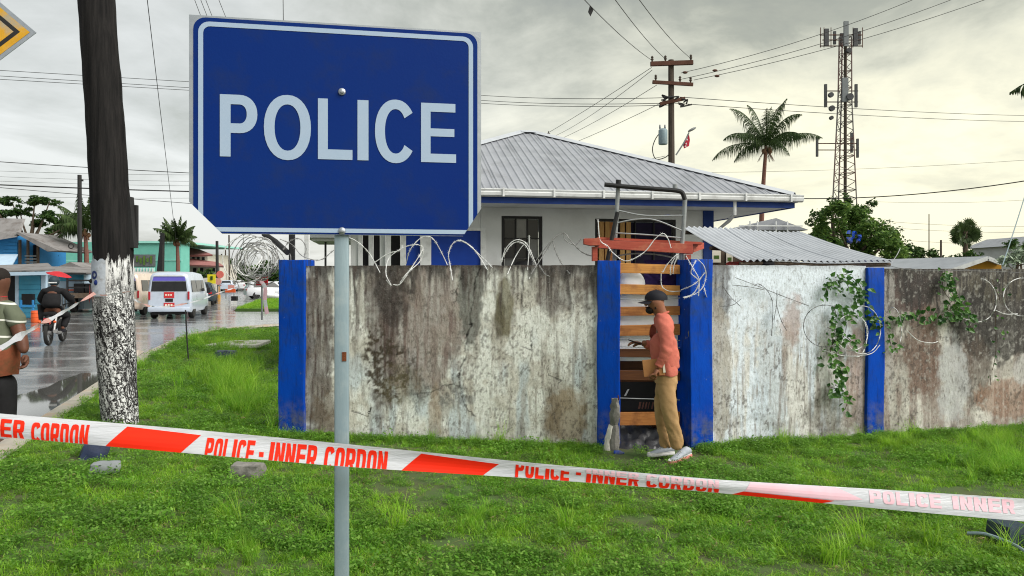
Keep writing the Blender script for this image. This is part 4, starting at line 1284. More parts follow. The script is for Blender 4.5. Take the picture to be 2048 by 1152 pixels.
# ================================================================== ZINC AWNING over the wall
aw = thing('zinc_awning', 'sagging light zinc corrugated awning rising above the pale blue wall', 'awning', tuple(at(1560, 500, 9.6)))
Af0, Af1 = at(1485, 519, 8.75), at(1788, 523, 9.05)
Ab0, Ab1 = at(1364, 457, 9.9), at(1602, 462, 10.9)
def awn(s, t):
    """s along the front edge, t from front to back"""
    f = Af0.lerp(Af1, s); bk = Ab0.lerp(Ab1, s)
    p = f.lerp(bk, t)
    sag = -0.05 * math.sin(math.pi * t) * (0.4 + 0.6 * math.sin(math.pi * s)) + 0.035 * math.sin(s * 5.1 + 0.7) * (t * 0.5 + 0.3)
    lift = -0.06 * (1 - s) * (1 - t) + 0.015 * math.sin(9 * s + 3 * t)
    return p + Vector((0, 0, sag + lift * 0.4))
nsh = 3
for k in range(nsh):
    s0, s1 = k / nsh + 0.0, (k + 1) / nsh + (0.02 if k < nsh - 1 else 0)
    nc = 70; nt = 10
    vs = []
    for i in range(nc + 1):
        s = s0 + (s1 - s0) * i / nc
        for j in range(nt + 1):
            p = awn(s, j / nt)
            p.z += 0.014 * math.sin(s * 24 * 2 * math.pi) + 0.004 * k
            vs.append(p)
    fs = [(i * (nt + 1) + j, (i + 1) * (nt + 1) + j, (i + 1) * (nt + 1) + j + 1, i * (nt + 1) + j + 1) for i in range(nc) for j in range(nt)]
    MB().add(vs, fs).build('zinc_sheet', M['roof_light'], aw, smooth=True, angle=70)
for t in (0.04, 0.5, 0.95):
    MB().tube([awn(s / 6, t) + Vector((0, 0, -0.05)) for s in range(7)], 0.028, 6).build('purlin', M['bark'], aw)
# red sheet and clutter beneath it
rs = thing('red_tarp', 'crumpled bright red sheet tucked under the zinc awning', 'tarp', tuple(at(1500, 527, 8.9)))
r_ = random.Random(2)
vs = []; nx_ = 14
for i in range(nx_):
    for j in range(4):
        vs.append(at(1452 + i * 8, 533 - j * 5 * (1 - abs(i - 6) / 12), 8.9 + j * 0.10) + Vector((0, r_.uniform(-.02, .02), r_.uniform(-.012, .012))))
M['red_plastic'] = pm('red_plastic_sheet', (0.55, 0.02, 0.012), (0.40, 0.02, 0.012), 8, 0.4)
MB().add(vs, [(i * 4 + j, (i + 1) * 4 + j, (i + 1) * 4 + j + 1, i * 4 + j + 1) for i in range(nx_ - 1) for j in range(3)]).build('sheet', M['red_plastic'], rs, smooth=True)
bx = thing('rolled_bundle', 'dark rolled bundle under the front edge of the zinc awning', 'bundle', tuple(at(1535, 528, 8.85)))
MB().tube([at(1512, 526, 8.88), at(1530, 528, 8.86), at(1548, 530, 8.84)], [0.04, 0.055, 0.04], 8).build('roll', M['black_cloth'], bx, smooth=True)
# notice boards seen through the gap left of the awning
nb = thing('notice_board', 'weathered notice board with white posters beside the blue column', 'notice board', tuple(at(1452, 508, 11)))
MB().box(at(1455, 512, 11.02), (0.42, 0.03, 0.65)).build('board', M['bark'], nb)
for px, py, ww in ((1433, 512, 17), (1459, 516, 13)):
    a = at(px - ww / 2, py - 14, 10.99); b_ = at(px + ww / 2, py + 13, 10.99)
    MB().box((a + b_) / 2, (b_.x - a.x, 0.008, a.z - b_.z)).build('poster', M['paper'], nb)
    MB().box((a + b_) / 2 + Vector((0, -0.006, -0.02)), ((b_.x - a.x) * 0.6, 0.003, 0.05)).build('picture', M['leaf_mid'], nb)
# ================================================================== GATE
gate = thing('slatted_gate', 'makeshift slatted wooden gate with a tall steel tube frame between blue posts', 'gate', tuple(at(1297, 900, 8.38)))
YG = 8.36
def slat(px0, px1, y0l, y1l, y0r, y1r, m, Y=YG, th=0.03, name='slat'):
    poly = [at(px0, y1l, Y), at(px1, y1r, Y), at(px1, y0r, Y), at(px0, y0l, Y)]
    return MB().prism(poly, (0, th, 0)).build(name, m, gate, fixn=True, bevel=0.003)
slat(1237, 1360, 526, 546, 530, 548, M['slat_top'])
slat(1237, 1360, 568, 588, 571, 591, M['slat_top'])
slat(1237, 1360, 614, 632, 612, 630, M['slat'])
slat(1237, 1360, 651, 672, 648, 670, M['slat'])
slat(1237, 1360, 698, 714, 698, 716, M['slat_dark'])
slat(1237, 1360, 741, 760, 742, 762, M['slat_dark'])
slat(1237, 1360, 825, 851, 824, 850, M['slat'])
# thin steel rods between the slats
for (y0, y1) in ((598, 596), (678, 681), (693, 695), (796, 800)):
    MB().tube(spline([at(1236, y0, 8.33), at(1300, y0 + 2, 8.33), at(1360, y1, 8.33)], 4), 0.006, 6).build('rod', M['iron_grey'], gate)
# things behind the slats
wb = thing('white_sheet', 'white plastic sheet hanging behind the upper slats of the gate', 'sheet', tuple(at(1300, 640, 8.75)))
def wavy(px0, px1, py0, py1, Y, m, name, parent, amp=0.03, nx_=26, ny_=26, seed=0):
    r_ = random.Random(seed); vs = []
    for j in range(ny_):
        for i in range(nx_):
            u = i / (nx_ - 1); v_ = j / (ny_ - 1)
            d = amp * (fbm(np.array([u * 5.0 + seed]), np.array([v_ * 6.0]), seed, 4)[0] - 0.5) * 2
            vs.append(at(px0 + (px1 - px0) * u, py0 + (py1 - py0) * v_, Y + d))
    return MB().add(vs, [(j * nx_ + i, j * nx_ + i + 1, (j + 1) * nx_ + i + 1, (j + 1) * nx_ + i) for j in range(ny_ - 1) for i in range(nx_ - 1)]).build(name, m, parent, smooth=True, angle=60)
wavy(1236, 1362, 590, 722, 8.43, M['white_bag'], 'sheet', wb, 0.025, seed=3)
wavy(1288, 1366, 520, 592, 8.58, M['purple'], 'dark_cloth', thing('dark_cloth', 'dark purple cloth behind the top slats of the gate', 'cloth', tuple(at(1330, 560, 8.78))), 0.04, seed=5)
hl = thing('white_sack', 'rounded white sack showing between the two top slats of the gate', 'sack', tuple(at(1262, 560, 8.62)))
MB().ball(at(1262, 568, 8.47), (0.16, 0.06, 0.16), 18, 12).build('sack', M['white_bag'], hl, smooth=True)
dk = thing('wooden_cabinet', 'dark brown wooden cabinet standing behind the lower half of the gate', 'cabinet', tuple(at(1300, 860, 8.8)))
MB().prism([at(1228, 858, 8.66), at(1372, 858, 8.66), at(1372, 722, 8.66), at(1228, 722, 8.66)], (0, 0.35, 0)).build('carcass', M['slat_dark'], dk, fixn=True)
MB().prism([at(1240, 822, 8.64), at(1356, 822, 8.64), at(1356, 764, 8.64), at(1240, 764, 8.64)], (0, 0.02, 0)).build('dark_panel', M['dark'], dk, fixn=True)
# pale strokes of lettering and a white mark on the dark box
for i, (x0, x1) in enumerate(((1277, 1281), (1284, 1287), (1290, 1293), (1296, 1298), (1303, 1306))):
    MB().prism([at(x0 - 1, 818, 8.635), at(x1 - 1, 818, 8.635), at(x1 + 2, 804, 8.635), at(x0 + 2, 804, 8.635)], (0, 0.004, 0)).build('lettering', M['bark_palm'], dk, fixn=True)
MB().prism([at(1248, 792, 8.635), at(1252, 792, 8.635), at(1259, 778, 8.635), at(1255, 779, 8.635)], (0, 0.004, 0)).build('mark', M['white_bag'], dk, fixn=True)
# backdrop: near-black board painted in for the shade behind the gate
bk = thing('shade_backdrop', 'dark backdrop standing in for the shade behind the gate', 'board', tuple(at(1297, 850, 9.1)))
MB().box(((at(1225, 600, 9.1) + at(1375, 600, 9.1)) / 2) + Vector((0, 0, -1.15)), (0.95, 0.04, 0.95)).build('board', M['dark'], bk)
# black tarpaulin heaped in the opening
tp = thing('black_tarp', 'crumpled black tarpaulin heaped on the ground under the gate', 'tarp', tuple(at(1280, 900, 8.15)))
def heap(px0, px1, py_top, py_bot, Y0, Y1, m, name, parent, seed=1, amp=0.06):
    nx_, ny_ = 34, 18; vs = []
    for j in range(ny_):
        for i in range(nx_):
            u = i / (nx_ - 1); v_ = j / (ny_ - 1)
            p = at(px0 + (px1 - px0) * u, py_bot + (py_top - py_bot) * v_, Y0 + (Y1 - Y0) * v_)
            e = math.sin(math.pi * u) ** 0.3
            n_ = fbm(np.array([u * 6.0]), np.array([v_ * 3.5]), seed, 4)[0] - 0.5
            n2_ = abs(fbm(np.array([u * 9.0 + v_ * 4]), np.array([v_ * 5.0]), seed + 5, 3)[0] - 0.5)
            p += Vector((0, -amp * 2 * n_ * e, amp * 2.2 * (n_ - n2_) * e))
            vs.append(p)
    return MB().add(vs, [(j * nx_ + i, j * nx_ + i + 1, (j + 1) * nx_ + i + 1, (j + 1) * nx_ + i) for j in range(ny_ - 1) for i in range(nx_ - 1)]).build(name, m, parent, smooth=True, angle=60)
heap(1228, 1364, 848, 912, 8.02, 8.55, M['tarp'], 'heap', tp, 4)
bb = thing('blue_bottle', 'small blue plastic bottle lying by the foot of the left gate post', 'bottle', tuple(at(1238, 905, 7.95)))
MB().lathe(at(1237, 906, 7.93), [(0.02, -0.05), (0.027, -0.045), (0.027, 0.02), (0.012, 0.045), (0.012, 0.06)], 12, axis='x').build('bottle_body', M['blue_post'], bb, smooth=True)

# tall tube frame
def gtube(pts, r, m, name='frame_tube', n=8):
    return MB().tube(pts, r, n).build(name, m, gate, smooth=True)
YF = 8.52
gtube([at(1209, 369, YF), at(1236, 372, YF), at(1300, 377, YF)] + spline([at(1352, 381, YF), at(1364, 385, YF), at(1370, 400, YF)], 4) , 0.026, M['iron_black'], n=10)
gtube([at(1370, 398, YF), at(1368, 440, YF), at(1363, 500, YF), at(1362, 700, YF)], 0.025, M['iron_grey'], n=10)
gtube([at(1236, 374, YF + .05), at(1234, 420, YF + .05), at(1229, 500, YF + .05), at(1229, 700, YF + .05)], 0.024, M['iron_grey'], n=10)
gtube([at(1237, 360, YF + .03), at(1236, 375, YF + .03)], 0.03, M['iron_black'], 'tube_stub', 10)
gtube([at(1350, 369, YF + .03), at(1350, 380, YF + .03)], 0.027, M['iron_grey'], 'tube_stub', 10)
gtube([at(1235, 424, YF - .06), at(1225, 470, YF - .06), at(1213, 530, YF - .06)], 0.024, M['iron_black'], 'leaning_pipe', 10)
for pts in ([(1236, 421), (1290, 431), (1368, 431)], [(1233, 446), (1270, 439), (1310, 440), (1366, 462)], [(1232, 466), (1300, 470), (1364, 476)], [(1232, 512), (1270, 507), (1320, 510), (1362, 520)]):
    gtube(spline([at(x, y, YF - 0.01) for x, y in pts], 5), 0.009, M['iron_grey'], 'rod', 6)
MB().tube([at(1304, 432, YF), at(1340, 430, YF)], 0.004, 6).build('blue_cord', M['blue_post'], gate)

# red oxide timber head across the gate
rb = thing('red_timber_head', 'red painted timber beam laid across the top of the gate', 'beam', tuple(at(1290, 490, 8.45)))
MB().prism([at(1197, 496, 8.40), at(1386, 508, 8.46), at(1386, 488, 8.46), at(1197, 480, 8.40)], (0, 0.10, 0)).build('beam', M['red_beam'], rb, fixn=True, bevel=0.004)
MB().prism([at(1168, 488, 8.26), at(1180, 491, 8.26), at(1200, 491, 8.26), at(1200, 476, 8.26), at(1168, 477, 8.26)], (0, 0.12, 0)).build('beam_end', M['red_beam'], rb, fixn=True, bevel=0.003)
MB().prism([at(1185, 522, 8.30), at(1195, 522, 8.30), at(1195, 493, 8.30), at(1185, 493, 8.30)], (0, 0.10, 0)).build('upright', M['red_beam'], rb, fixn=True, bevel=0.003)
MB().prism([at(1387, 505, 8.6), at(1408, 497, 8.9), at(1408, 485, 8.9), at(1387, 489, 8.6)], (0, 0.08, 0)).build('beam_end', M['red_beam'], rb, fixn=True)
MB().prism([at(1196, 479, 8.50), at(1404, 489, 8.58), at(1404, 484, 8.58), at(1196, 474, 8.50)], (0, 0.16, 0)).build('top_board', M['red_beam'], rb, fixn=True)
MB().prism([at(1372, 520, 8.46), at(1382, 520, 8.46), at(1382, 509, 8.46), at(1372, 509, 8.46)], (0, 0.08, 0)).build('upright', M['red_beam'], rb, fixn=True)

# ================================================================== RAZOR WIRE
def razor(name, label, paths, Y, m, r=0.0050, group=None, barb=0.055, seed=0, n=6):
    """each path a list of (px, py[, dY])"""
    root = thing(name, label, 'razor wire', tuple(at(paths[0][0][0], paths[0][0][1], Y)), group=group)
    r_ = random.Random(seed)
    for path in paths:
        pts = spline([at(p[0], p[1], Y + (p[2] if len(p) > 2 else 0)) for p in path], n)
        mb = MB(); mb.tube(pts, [r * r_.uniform(0.7, 1.25) for _ in pts], 5)
        L = 0; nxt = 0.03
        for a, b_ in zip(pts[:-1], pts[1:]):
            L += (b_ - a).length
            if L > nxt:
                nxt = L + barb
                d = (b_ - a).normalized()
                s_ = d.cross(Vector((r_.uniform(-1, 1), r_.uniform(-1, 1), r_.uniform(-1, 1)))).normalized() * 0.021
                mb.add([a + s_ - d * 0.018, a + d * 0.004, a - s_ + d * 0.018, a - d * 0.004], [(0, 1, 2, 3)])
                mb.add([a + s_ + d * 0.018, a + d * 0.005 + s_ * 0.1, a - s_ - d * 0.018, a - d * 0.005 - s_ * 0.1], [(0, 1, 2, 3)])
        mb.build('strand', m, root, smooth=True)
    return root
W8 = 8.55
razor('razor_wire', 'pale razor wire loops on the wall between the sign post and the station window',
      [[(680, 472), (705, 478), (725, 492), (742, 512, .1), (760, 545, -.1)], [(772, 560, -.1), (782, 570, -.12), (772, 548, -.1), (776, 520), (790, 505), (815, 492), (838, 490), (846, 505, .1), (838, 525, .1), (815, 545, -.1), (800, 565, -.12)],
       [(745, 528), (775, 508), (800, 500), (805, 490)],
       [(812, 528, .1), (820, 500), (840, 477), (858, 473), (872, 485), (888, 515, .05), (895, 530)], [(786, 569, -.12), (800, 568, -.12), (820, 540, -.1), (845, 500), (842, 490)]], W8, M['razor'], seed=1)
razor('razor_wire', 'tall razor wire loop in front of the blue wall panel', [[(905, 560, -.12), (900, 530), (897, 508), (905, 488), (918, 481), (935, 487), (955, 508), (975, 540, -.1)], [(920, 480), (940, 492), (965, 515), (985, 535, -.1)]], W8, M['razor'], seed=2)
razor('razor_wire', 'razor wire hoops in front of the dark grilled window',
      [[(1003, 525), (1010, 500), (1025, 483), (1040, 480), (1055, 490), (1068, 520), (1080, 548, -.1)], [(1015, 548, -.1), (1030, 515), (1045, 492), (1055, 486)], [(1002, 520), (1020, 492), (1035, 484), (1050, 490), (1060, 508), (1068, 530), (1058, 558, -.1)],
       [(1058, 470), (1058, 500), (1055, 540, -.1)]], W8, M['razor'], seed=3)
razor('razor_wire', 'razor wire loop rising to a point right of the grilled window',
      [[(1065, 530), (1080, 510), (1100, 485), (1115, 471), (1130, 467), (1140, 480), (1165, 505), (1195, 515)], [(1062, 548, -.1), (1090, 505), (1105, 480)], [(1105, 480), (1112, 505), (1125, 530), (1140, 548, -.1)], [(1127, 465), (1130, 480), (1150, 490), (1162, 478)], [(1078, 530), (1090, 548, -.1), (1100, 553, -.1)]], 8.45, M['razor_dark'], 0.0050, seed=4)
razor('razor_wire', 'razor wire strands hanging over the gate and curling on the right gate post',
      [[(1196, 441), (1200, 480), (1215, 492), (1225, 505), (1245, 520), (1262, 520), (1290, 503), (1310, 478), (1326, 467), (1336, 478), (1342, 496)],
       [(1322, 546), (1323, 570), (1332, 580), (1345, 583), (1362, 582)], [(1372, 512, -.1), (1385, 535, -.25), (1398, 560, -.25), (1392, 580, -.25), (1380, 592, -.25), (1368, 596, -.25)],
       [(1395, 518, -.2), (1408, 532, -.25), (1412, 553, -.25), (1405, 575, -.25), (1390, 588, -.25), (1366, 595, -.25)], [(1410, 545, -.25), (1396, 562, -.25), (1382, 572, -.25), (1362, 580, -.2)], [(1392, 520, -.2), (1382, 545, -.25), (1397, 562, -.25), (1397, 592, -.25)],
       [(1325, 545), (1335, 528), (1350, 512), (1358, 508)], [(1341, 550), (1342, 530), (1350, 515)], [(1346, 548), (1348, 530), (1356, 512)],
       [(1408, 575, -.1), (1412, 590, -.1), (1420, 605), (1428, 612)]], 8.30, M['razor'], seed=5)
# dense coil hung on the blue end post
def coil(name, label, C, R0, R1, turns, depth, m, seed, tubes=0.0055, tilt=0.25, axis_rot=0.0, dx=0.0):
    r_ = random.Random(seed)
    root = thing(name, label, 'razor wire', tuple(C))
    for k in range(turns):
        mb = MB()
        rad = R0 + (R1 - R0) * r_.random()
        cc_ = C + Vector((r_.uniform(-.06, .06) + dx * k / turns, depth * (k / turns - 0.5), r_.uniform(-.05, .05)))
        rot = Matrix.Rotation(r_.gauss(0, tilt), 3, 'Z') @ Matrix.Rotation(r_.gauss(0, tilt), 3, 'X')
        ex = r_.uniform(0.85, 1.1)
        pts = [cc_ + rot @ Vector((rad * ex * math.cos(a), 0.03 * math.sin(3 * a), rad * math.sin(a))) for a in [2 * math.pi * i / 30 + k for i in range(31)]]
        mb.tube(pts, tubes, 4, caps=False)
        for i in range(0, 30, 3):
            p = pts[i]; d = (pts[i + 1] - p).normalized()
            s_ = d.cross(Vector((r_.uniform(-1, 1), r_.uniform(-1, 1), r_.uniform(-1, 1)))).normalized() * 0.02
            mb.add([p + s_ - d * .016, p + d * .004, p - s_ + d * .016, p - d * .004], [(0, 1, 2, 3)])
        mb.build('strand', m if r_.random() < 0.75 else M['razor'], root, smooth=True)
    return root
coil('razor_wire_coil', 'dense tangled coil of razor wire hanging at the blue end post', at(513, 522, 9.1), 0.13, 0.30, 26, 0.5, M['razor_dark'], 3, 0.0045, 0.35)
razor('razor_wire', 'loose razor wire arcs between the big coil and the sign', [[(470, 570), (460, 530), (458, 500), (470, 480), (490, 466)], [(478, 575), (464, 530), (466, 505), (480, 482), (500, 470)], [(560, 478), (585, 490), (605, 512), (640, 520), (668, 500)],
       [(566, 500), (580, 482), (600, 478), (612, 495), (608, 515)]], 9.0, M['razor_dark'], 0.005, seed=8)
bp_ = thing('leaning_pipe', 'thick dark pipe leaning down onto the blue end post', 'pipe', tuple(at(545, 490, 9.4)))
MB().tube([at(528, 468, 9.5), at(552, 484, 9.3), at(575, 505, 9.0)], 0.035, 10).build('pipe_body', M['iron_black'], bp_, smooth=True)
# loops hanging on the right wall
def on_wall(px, py, off=0.06):
    """point in front of the right-hand wall"""
    k = (px - HX) / FPX
    n = Vector((-Rd.y, Rd.x, 0))
    A0 = RA + n * (0.05 - off)
    s = (k * A0.y - A0.x) / (Rd.x - k * Rd.y)
    p = A0 + Rd * s
    return Vector((p.x, p.y, CAMZ + (HY - py) / FPX * p.y))
def razor_w(label, paths, m, r=0.0045, seed=0, group=None):
    root = thing('razor_wire', label, 'razor wire', tuple(on_wall(*paths[0][0][:2])), group=group)
    r_ = random.Random(seed)
    for path in paths:
        pts = spline([on_wall(p[0], p[1], (p[2] if len(p) > 2 else 0.06)) for p in path], 6)
        mb = MB(); mb.tube(pts, [r * r_.uniform(0.7, 1.25) for _ in pts], 5)
        for i in range(2, len(pts) - 1, 5):
            p = pts[i]; d = (pts[i + 1] - p).normalized()
            s_ = d.cross(Vector((r_.uniform(-1, 1), r_.uniform(-1, 1), r_.uniform(-1, 1)))).normalized() * 0.016
            mb.add([p + s_ - d * .014, p + d * .004, p - s_ + d * .014, p - d * .004], [(0, 1, 2, 3)])
        mb.build('strand', m, root, smooth=True)
def circ(cx_, cy_, rx, ry, a0=0, a1=360, n=14, off=0.10):
    return [(cx_ + rx * math.cos(R(a0 + (a1 - a0) * i / n)), cy_ - ry * math.sin(R(a0 + (a1 - a0) * i / n)), off + 0.05 * math.sin(3 * i)) for i in range(n + 1)]
M['wire_dark'] = pm('old_dark_wire', (0.075, 0.078, 0.085), (0.15, 0.15, 0.15), 9, 0.6)
razor_w('dark thin wires strung across the pale blue wall', [[(1470, 555), (1510, 570), (1560, 590), (1618, 612)], [(1465, 570), (1500, 574), (1530, 580)], [(1508, 572), (1518, 568), (1535, 582), (1545, 605), (1545, 640), (1543, 672)], [(1554, 580), (1553, 610), (1548, 640)], [(1553, 610), (1562, 640), (1574, 662)], [(1440, 613), (1465, 610), (1482, 598)], [(1445, 572), (1462, 595), (1480, 612)]], M['wire_dark'], 0.0035, 3)
razor_w('large dark wire hoop hanging on the wall left of the creeper', [circ(1650, 652, 43, 42)], M['wire_dark'], 0.0042, 4)
razor_w('pale wire hoops hanging round the blue post beside the creeper', [circ(1703, 665, 33, 36), circ(1725, 660, 36, 48, -150, 110), [(1645, 700), (1690, 712), (1740, 708), (1760, 690)], circ(1712, 672, 22, 42, -90, 90)], M['razor'], 0.0045, 5)
razor_w('pale wire hoop hanging just right of the blue post', [circ(1785, 660, 18, 45, -100, 95), [(1812, 660), (1835, 680), (1862, 686), (1876, 683)]], M['razor'], 0.0045, 6)
razor_w('wide pale wire arc on the black stained part of the wall', [circ(1955, 600, 38, 44, -140, 80), [(1915, 632), (1935, 640), (1955, 645)]], M['razor'], 0.005, 7)
razor_w('pale wire hoop on the wall at the right edge of the photo', [circ(2045, 594, 38, 38), [(1990, 620), (2010, 628), (2035, 628)]], M['razor'], 0.005, 8)
razor_w('thin wire draped along the top of the wall right of the awning', [[(1770, 530), (1810, 538), (1850, 542), (1900, 541), (1990, 543), (2050, 546)]], M['wire_dark'], 0.0035, 9)
# ================================================================== VEGETATION BEHIND
def leaf_cloud(mb, centers, n, spread, size, seed, flat=1.0):
    r_ = random.Random(seed)
    for (c, rad) in centers:
        c = Vector(c)
        for _ in range(int(n * rad * rad)):
            d = Vector((r_.gauss(0, 1), r_.gauss(0, 1), r_.gauss(0, 1)))
            d.normalize(); d *= rad * (r_.random() ** 0.45) * spread
            d.z *= flat
            p = c + d
            a = Vector((r_.gauss(0, 1), r_.gauss(0, 1), r_.gauss(0, 0.6))).normalized()
            b_ = a.cross(Vector((r_.gauss(0, 1), r_.gauss(0, 1), r_.gauss(0, 1)))).normalized()
            s = size * r_.uniform(0.6, 1.3)
            mb.add([p - a * s, p + b_ * s * 0.42, p + a * s, p - b_ * s * 0.42], [(0, 1, 2, 3)])

def tree(name, label, base, trunk_top, blobs, leaf, n=300, size=0.12, seed=1, m='leaf_mid', tr=0.15, flat=0.9, group=None, limbs=None):
    root = thing(name, label, 'tree', tuple(base), group=group)
    r_ = random.Random(seed)
    base = Vector(base); top = Vector(trunk_top)
    mid = base.lerp(top, 0.5) + Vector((r_.uniform(-.1, .1), 0, 0))
    MB().tube(spline([base, mid, top], 5), [tr * (1.25 - 0.5 * i / 10) for i in range(11)], 8).build('trunk', M['bark'], root, smooth=True)
    for (c, rad) in blobs:
        c = Vector(c)
        if limbs is None or r_.random() < limbs:
            st = base.lerp(top, r_.uniform(0.75, 1.0))
            md = st.lerp(c, 0.55) + Vector((0, 0, -0.15 * (c - st).length * 0.5))
            MB().tube(spline([st, md, c], 4), [tr * (0.45 - 0.04 * i) for i in range(9)], 5).build('limb', M['bark'], root, smooth=True)
    mb = MB()
    sub = []
    for (c, rad) in blobs:
        for _ in range(9):
            d = Vector((r_.gauss(0, 1), r_.gauss(0, 1), r_.gauss(0, 1))).normalized() * rad * r_.uniform(0.35, 0.95)
            d.z *= flat
            sub.append((Vector(c) + d, rad * r_.uniform(0.28, 0.5)))
    leaf_cloud(mb, sub, n, 1.0, size, seed, flat)
    mb.build('crown', M[m], root)
    return root

def frond_mesh(mb, p0, dirv, L, droop, nleaf=26, lw=0.045, ll=0.55, hang=1.0, r_=rnd, seg=14):
    d = Vector(dirv).normalized()
    side = d.cross(Vector((0, 0, 1)))
    if side.length < 0.05: side = Vector((1, 0, 0))
    side.normalize()
    pts = []
    p = Vector(p0); v_ = d.copy()
    for i in range(seg + 1):
        pts.append(p.copy())
        p = p + v_ * (L / seg)
        v_ = (v_ + Vector((0, 0, -droop / seg * (0.25 + 1.6 * (i / seg) ** 1.6)))).normalized()
    mb.tube(pts, [0.03 * L / 3 * (1 - 0.85 * i / seg) + 0.004 for i in range(seg + 1)], 4, caps=False)
    for i in range(nleaf):
        f = 0.10 + 0.90 * (i + r_.random() * 0.6) / nleaf
        k = f * seg; a = int(min(k, seg - 1)); fr = k - a
        q = pts[a].lerp(pts[min(a + 1, seg)], fr)
        t_ = (pts[min(a + 1, seg)] - pts[a]).normalized()
        ln = ll * math.sin(math.pi * (0.18 + 0.78 * f)) * r_.uniform(0.8, 1.1) * (1.0 if f < 0.93 else 0.7)
        for s in (-1, 1):
            out = (side * s * (0.75 + r_.uniform(-.1, .1)) + t_ * 0.62 + Vector((0, 0, -hang * r_.uniform(0.5, 1.4)))).normalized()
            wv = t_ * lw * 0.5
            m1 = q + out * ln * 0.5
            m2 = q + (out + Vector((r_.uniform(-.1, .1), 0, -0.9 * hang))).normalized() * ln
            mb.add([q - wv, q + wv, m1 + wv * 0.9, m1 - wv * 0.9, m2], [(0, 1, 2, 3), (3, 2, 4)])

def palm(name, label, base, crown, nf, L, seed, trunk_r=0.14, ll=0.55, droop=1.1, m='leaf_palm', group=None, coconuts=True, bend=0.2, up=0.3, lw=0.05, nleaf=26):
    r_ = random.Random(seed)
    root = thing(name, label, 'palm tree', tuple(base), group=group)
    base = Vector(base); crown = Vector(crown)
    mid = base.lerp(crown, 0.55) + Vector((bend, 0, 0))
    tp = spline([base, mid, crown], 9)
    MB().tube(tp, [trunk_r * (1.3 - 0.65 * i / (len(tp) - 1)) * (1 + 0.04 * (i % 2)) for i in range(len(tp))], 8).build('trunk', M['bark_palm'], root, smooth=True)
    for i in range(nf):
        a = 2 * math.pi * (i * 0.382) + r_.uniform(-.2, .2)
        e = R(80 - 80 * (i / nf) ** 0.85 + r_.uniform(-8, 8))
        d = Vector((math.cos(a) * math.cos(e), math.sin(a) * math.cos(e), math.sin(e) + up * 0.2))
        mb = MB()
        frond_mesh(mb, crown + Vector((0, 0, 0.05)), d, L * r_.uniform(0.85, 1.1), droop * r_.uniform(0.7, 1.35), nleaf, lw, ll, 1.0, r_)
        mb.build('frond', M[m], root)
    if coconuts:
        for i in range(7):
            a = r_.uniform(0, 6.28)
            MB().ball(crown + Vector((math.cos(a) * 0.22, math.sin(a) * 0.22, -0.15 - r_.uniform(0, .25))), (0.13, 0.13, 0.16), 8, 6).build('coconut', M['coconut'], root, smooth=True)
        for i in range(5):
            a = r_.uniform(0, 6.28); mb = MB()
            frond_mesh(mb, crown + Vector((0, 0, -0.1)), Vector((math.cos(a) * 0.7, math.sin(a) * 0.7, -1.0)), L * 0.3, 0.8, 10, 0.05, 0.3, 0.8, r_, 6)
            mb.build('dry_frond', M['coconut'], root)
    return root

palm('coconut_palm', 'tall coconut palm rising behind the station roof near the tower', at(1522, 600, 45), at(1532, 292, 45), 18, 3.25, 4, 0.15, 0.95, 1.9, bend=-0.12, lw=0.036, nleaf=60, up=0.3)
# fronds of a palm that stands outside the frame on the right
palm('coconut_palm', 'palm whose frond tips reach in at the right edge of the sky', (14.4, 16, -0.2), (14.2, 16, 5.6), 16, 3.2, 9, 0.15, 0.9, 1.5, lw=0.07, nleaf=36)
# round fan palm
fp = thing('fan_palm', 'small round headed fan palm in the distance right of the bushes', 'palm tree', tuple(at(1930, 560, 60)))
MB().tube([at(1930, 580, 60), at(1931, 510, 60), at(1930, 462, 60)], [0.22, 0.2, 0.17], 8).build('trunk', M['bark'], fp, smooth=True)
r_ = random.Random(5)
cc_ = at(1930, 468, 60)
for i in range(56):
    d = Vector((r_.gauss(0, 1), r_.gauss(0, 0.8), r_.gauss(0.15, 0.9))).normalized()
    mb = MB(); p = cc_ + d * r_.uniform(0.25, 0.95)
    mb.tube([cc_, p], 0.02, 4, caps=False)
    a = d.cross(Vector((0, 1, 0.1))).normalized(); b_ = d
    for k in range(9):
        an = R(-80 + 160 * k / 8)
        v1 = (b_ * math.cos(an) + a * math.sin(an)).normalized()
        q = p + v1 * r_.uniform(0.45, 0.62)
        sd_ = v1.cross(Vector((0.2, 1, 0))).normalized() * 0.055
        mb.add([p, p.lerp(q, 0.5) + sd_, q, p.lerp(q, 0.5) - sd_], [(0, 1, 2, 3)])
    mb.build('fan_leaf', M['leaf_palm'], fp)
tree('bush', 'dark low bush at the foot of the fan palm', at(1935, 580, 60), at(1932, 520, 60), [(at(1905, 522, 59), 0.8), (at(1940, 518, 59), 0.9), (at(1958, 524, 59), 0.7)], None, 300, 0.16, 7, 'leaf_deep')

# big green tree behind the awning
tb = []
for (px, py, r0) in ((1650, 470, 0.75), (1700, 450, 0.85), (1745, 468, 0.8), (1640, 505, 0.8), (1700, 500, 1.0), (1760, 500, 0.8), (1790, 510, 0.6), (1670, 430, 0.6), (1720, 425, 0.55), (1775, 480, 0.5)):
    tb.append((at(px, py, 29 + rnd.uniform(-1, 1)), r0))
tree('leafy_tree', 'dense green tree standing behind the awning in front of the tower', at(1710, 600, 29), at(1705, 510, 29), tb, None, 1500, 0.095, 21, 'leaf_mid', 0.2)
tree('leafy_tree', 'thin dark topped tree sticking up above the dense green tree', at(1665, 600, 31), at(1665, 430, 31), [(at(1640, 425, 31), 0.45), (at(1665, 408, 31), 0.4), (at(1690, 402, 31), 0.35), (at(1740, 410, 31), 0.3), (at(1730, 425, 31), 0.45), (at(1622, 445, 31), 0.3)], None, 900, 0.08, 22, 'leaf_deep', 0.09)
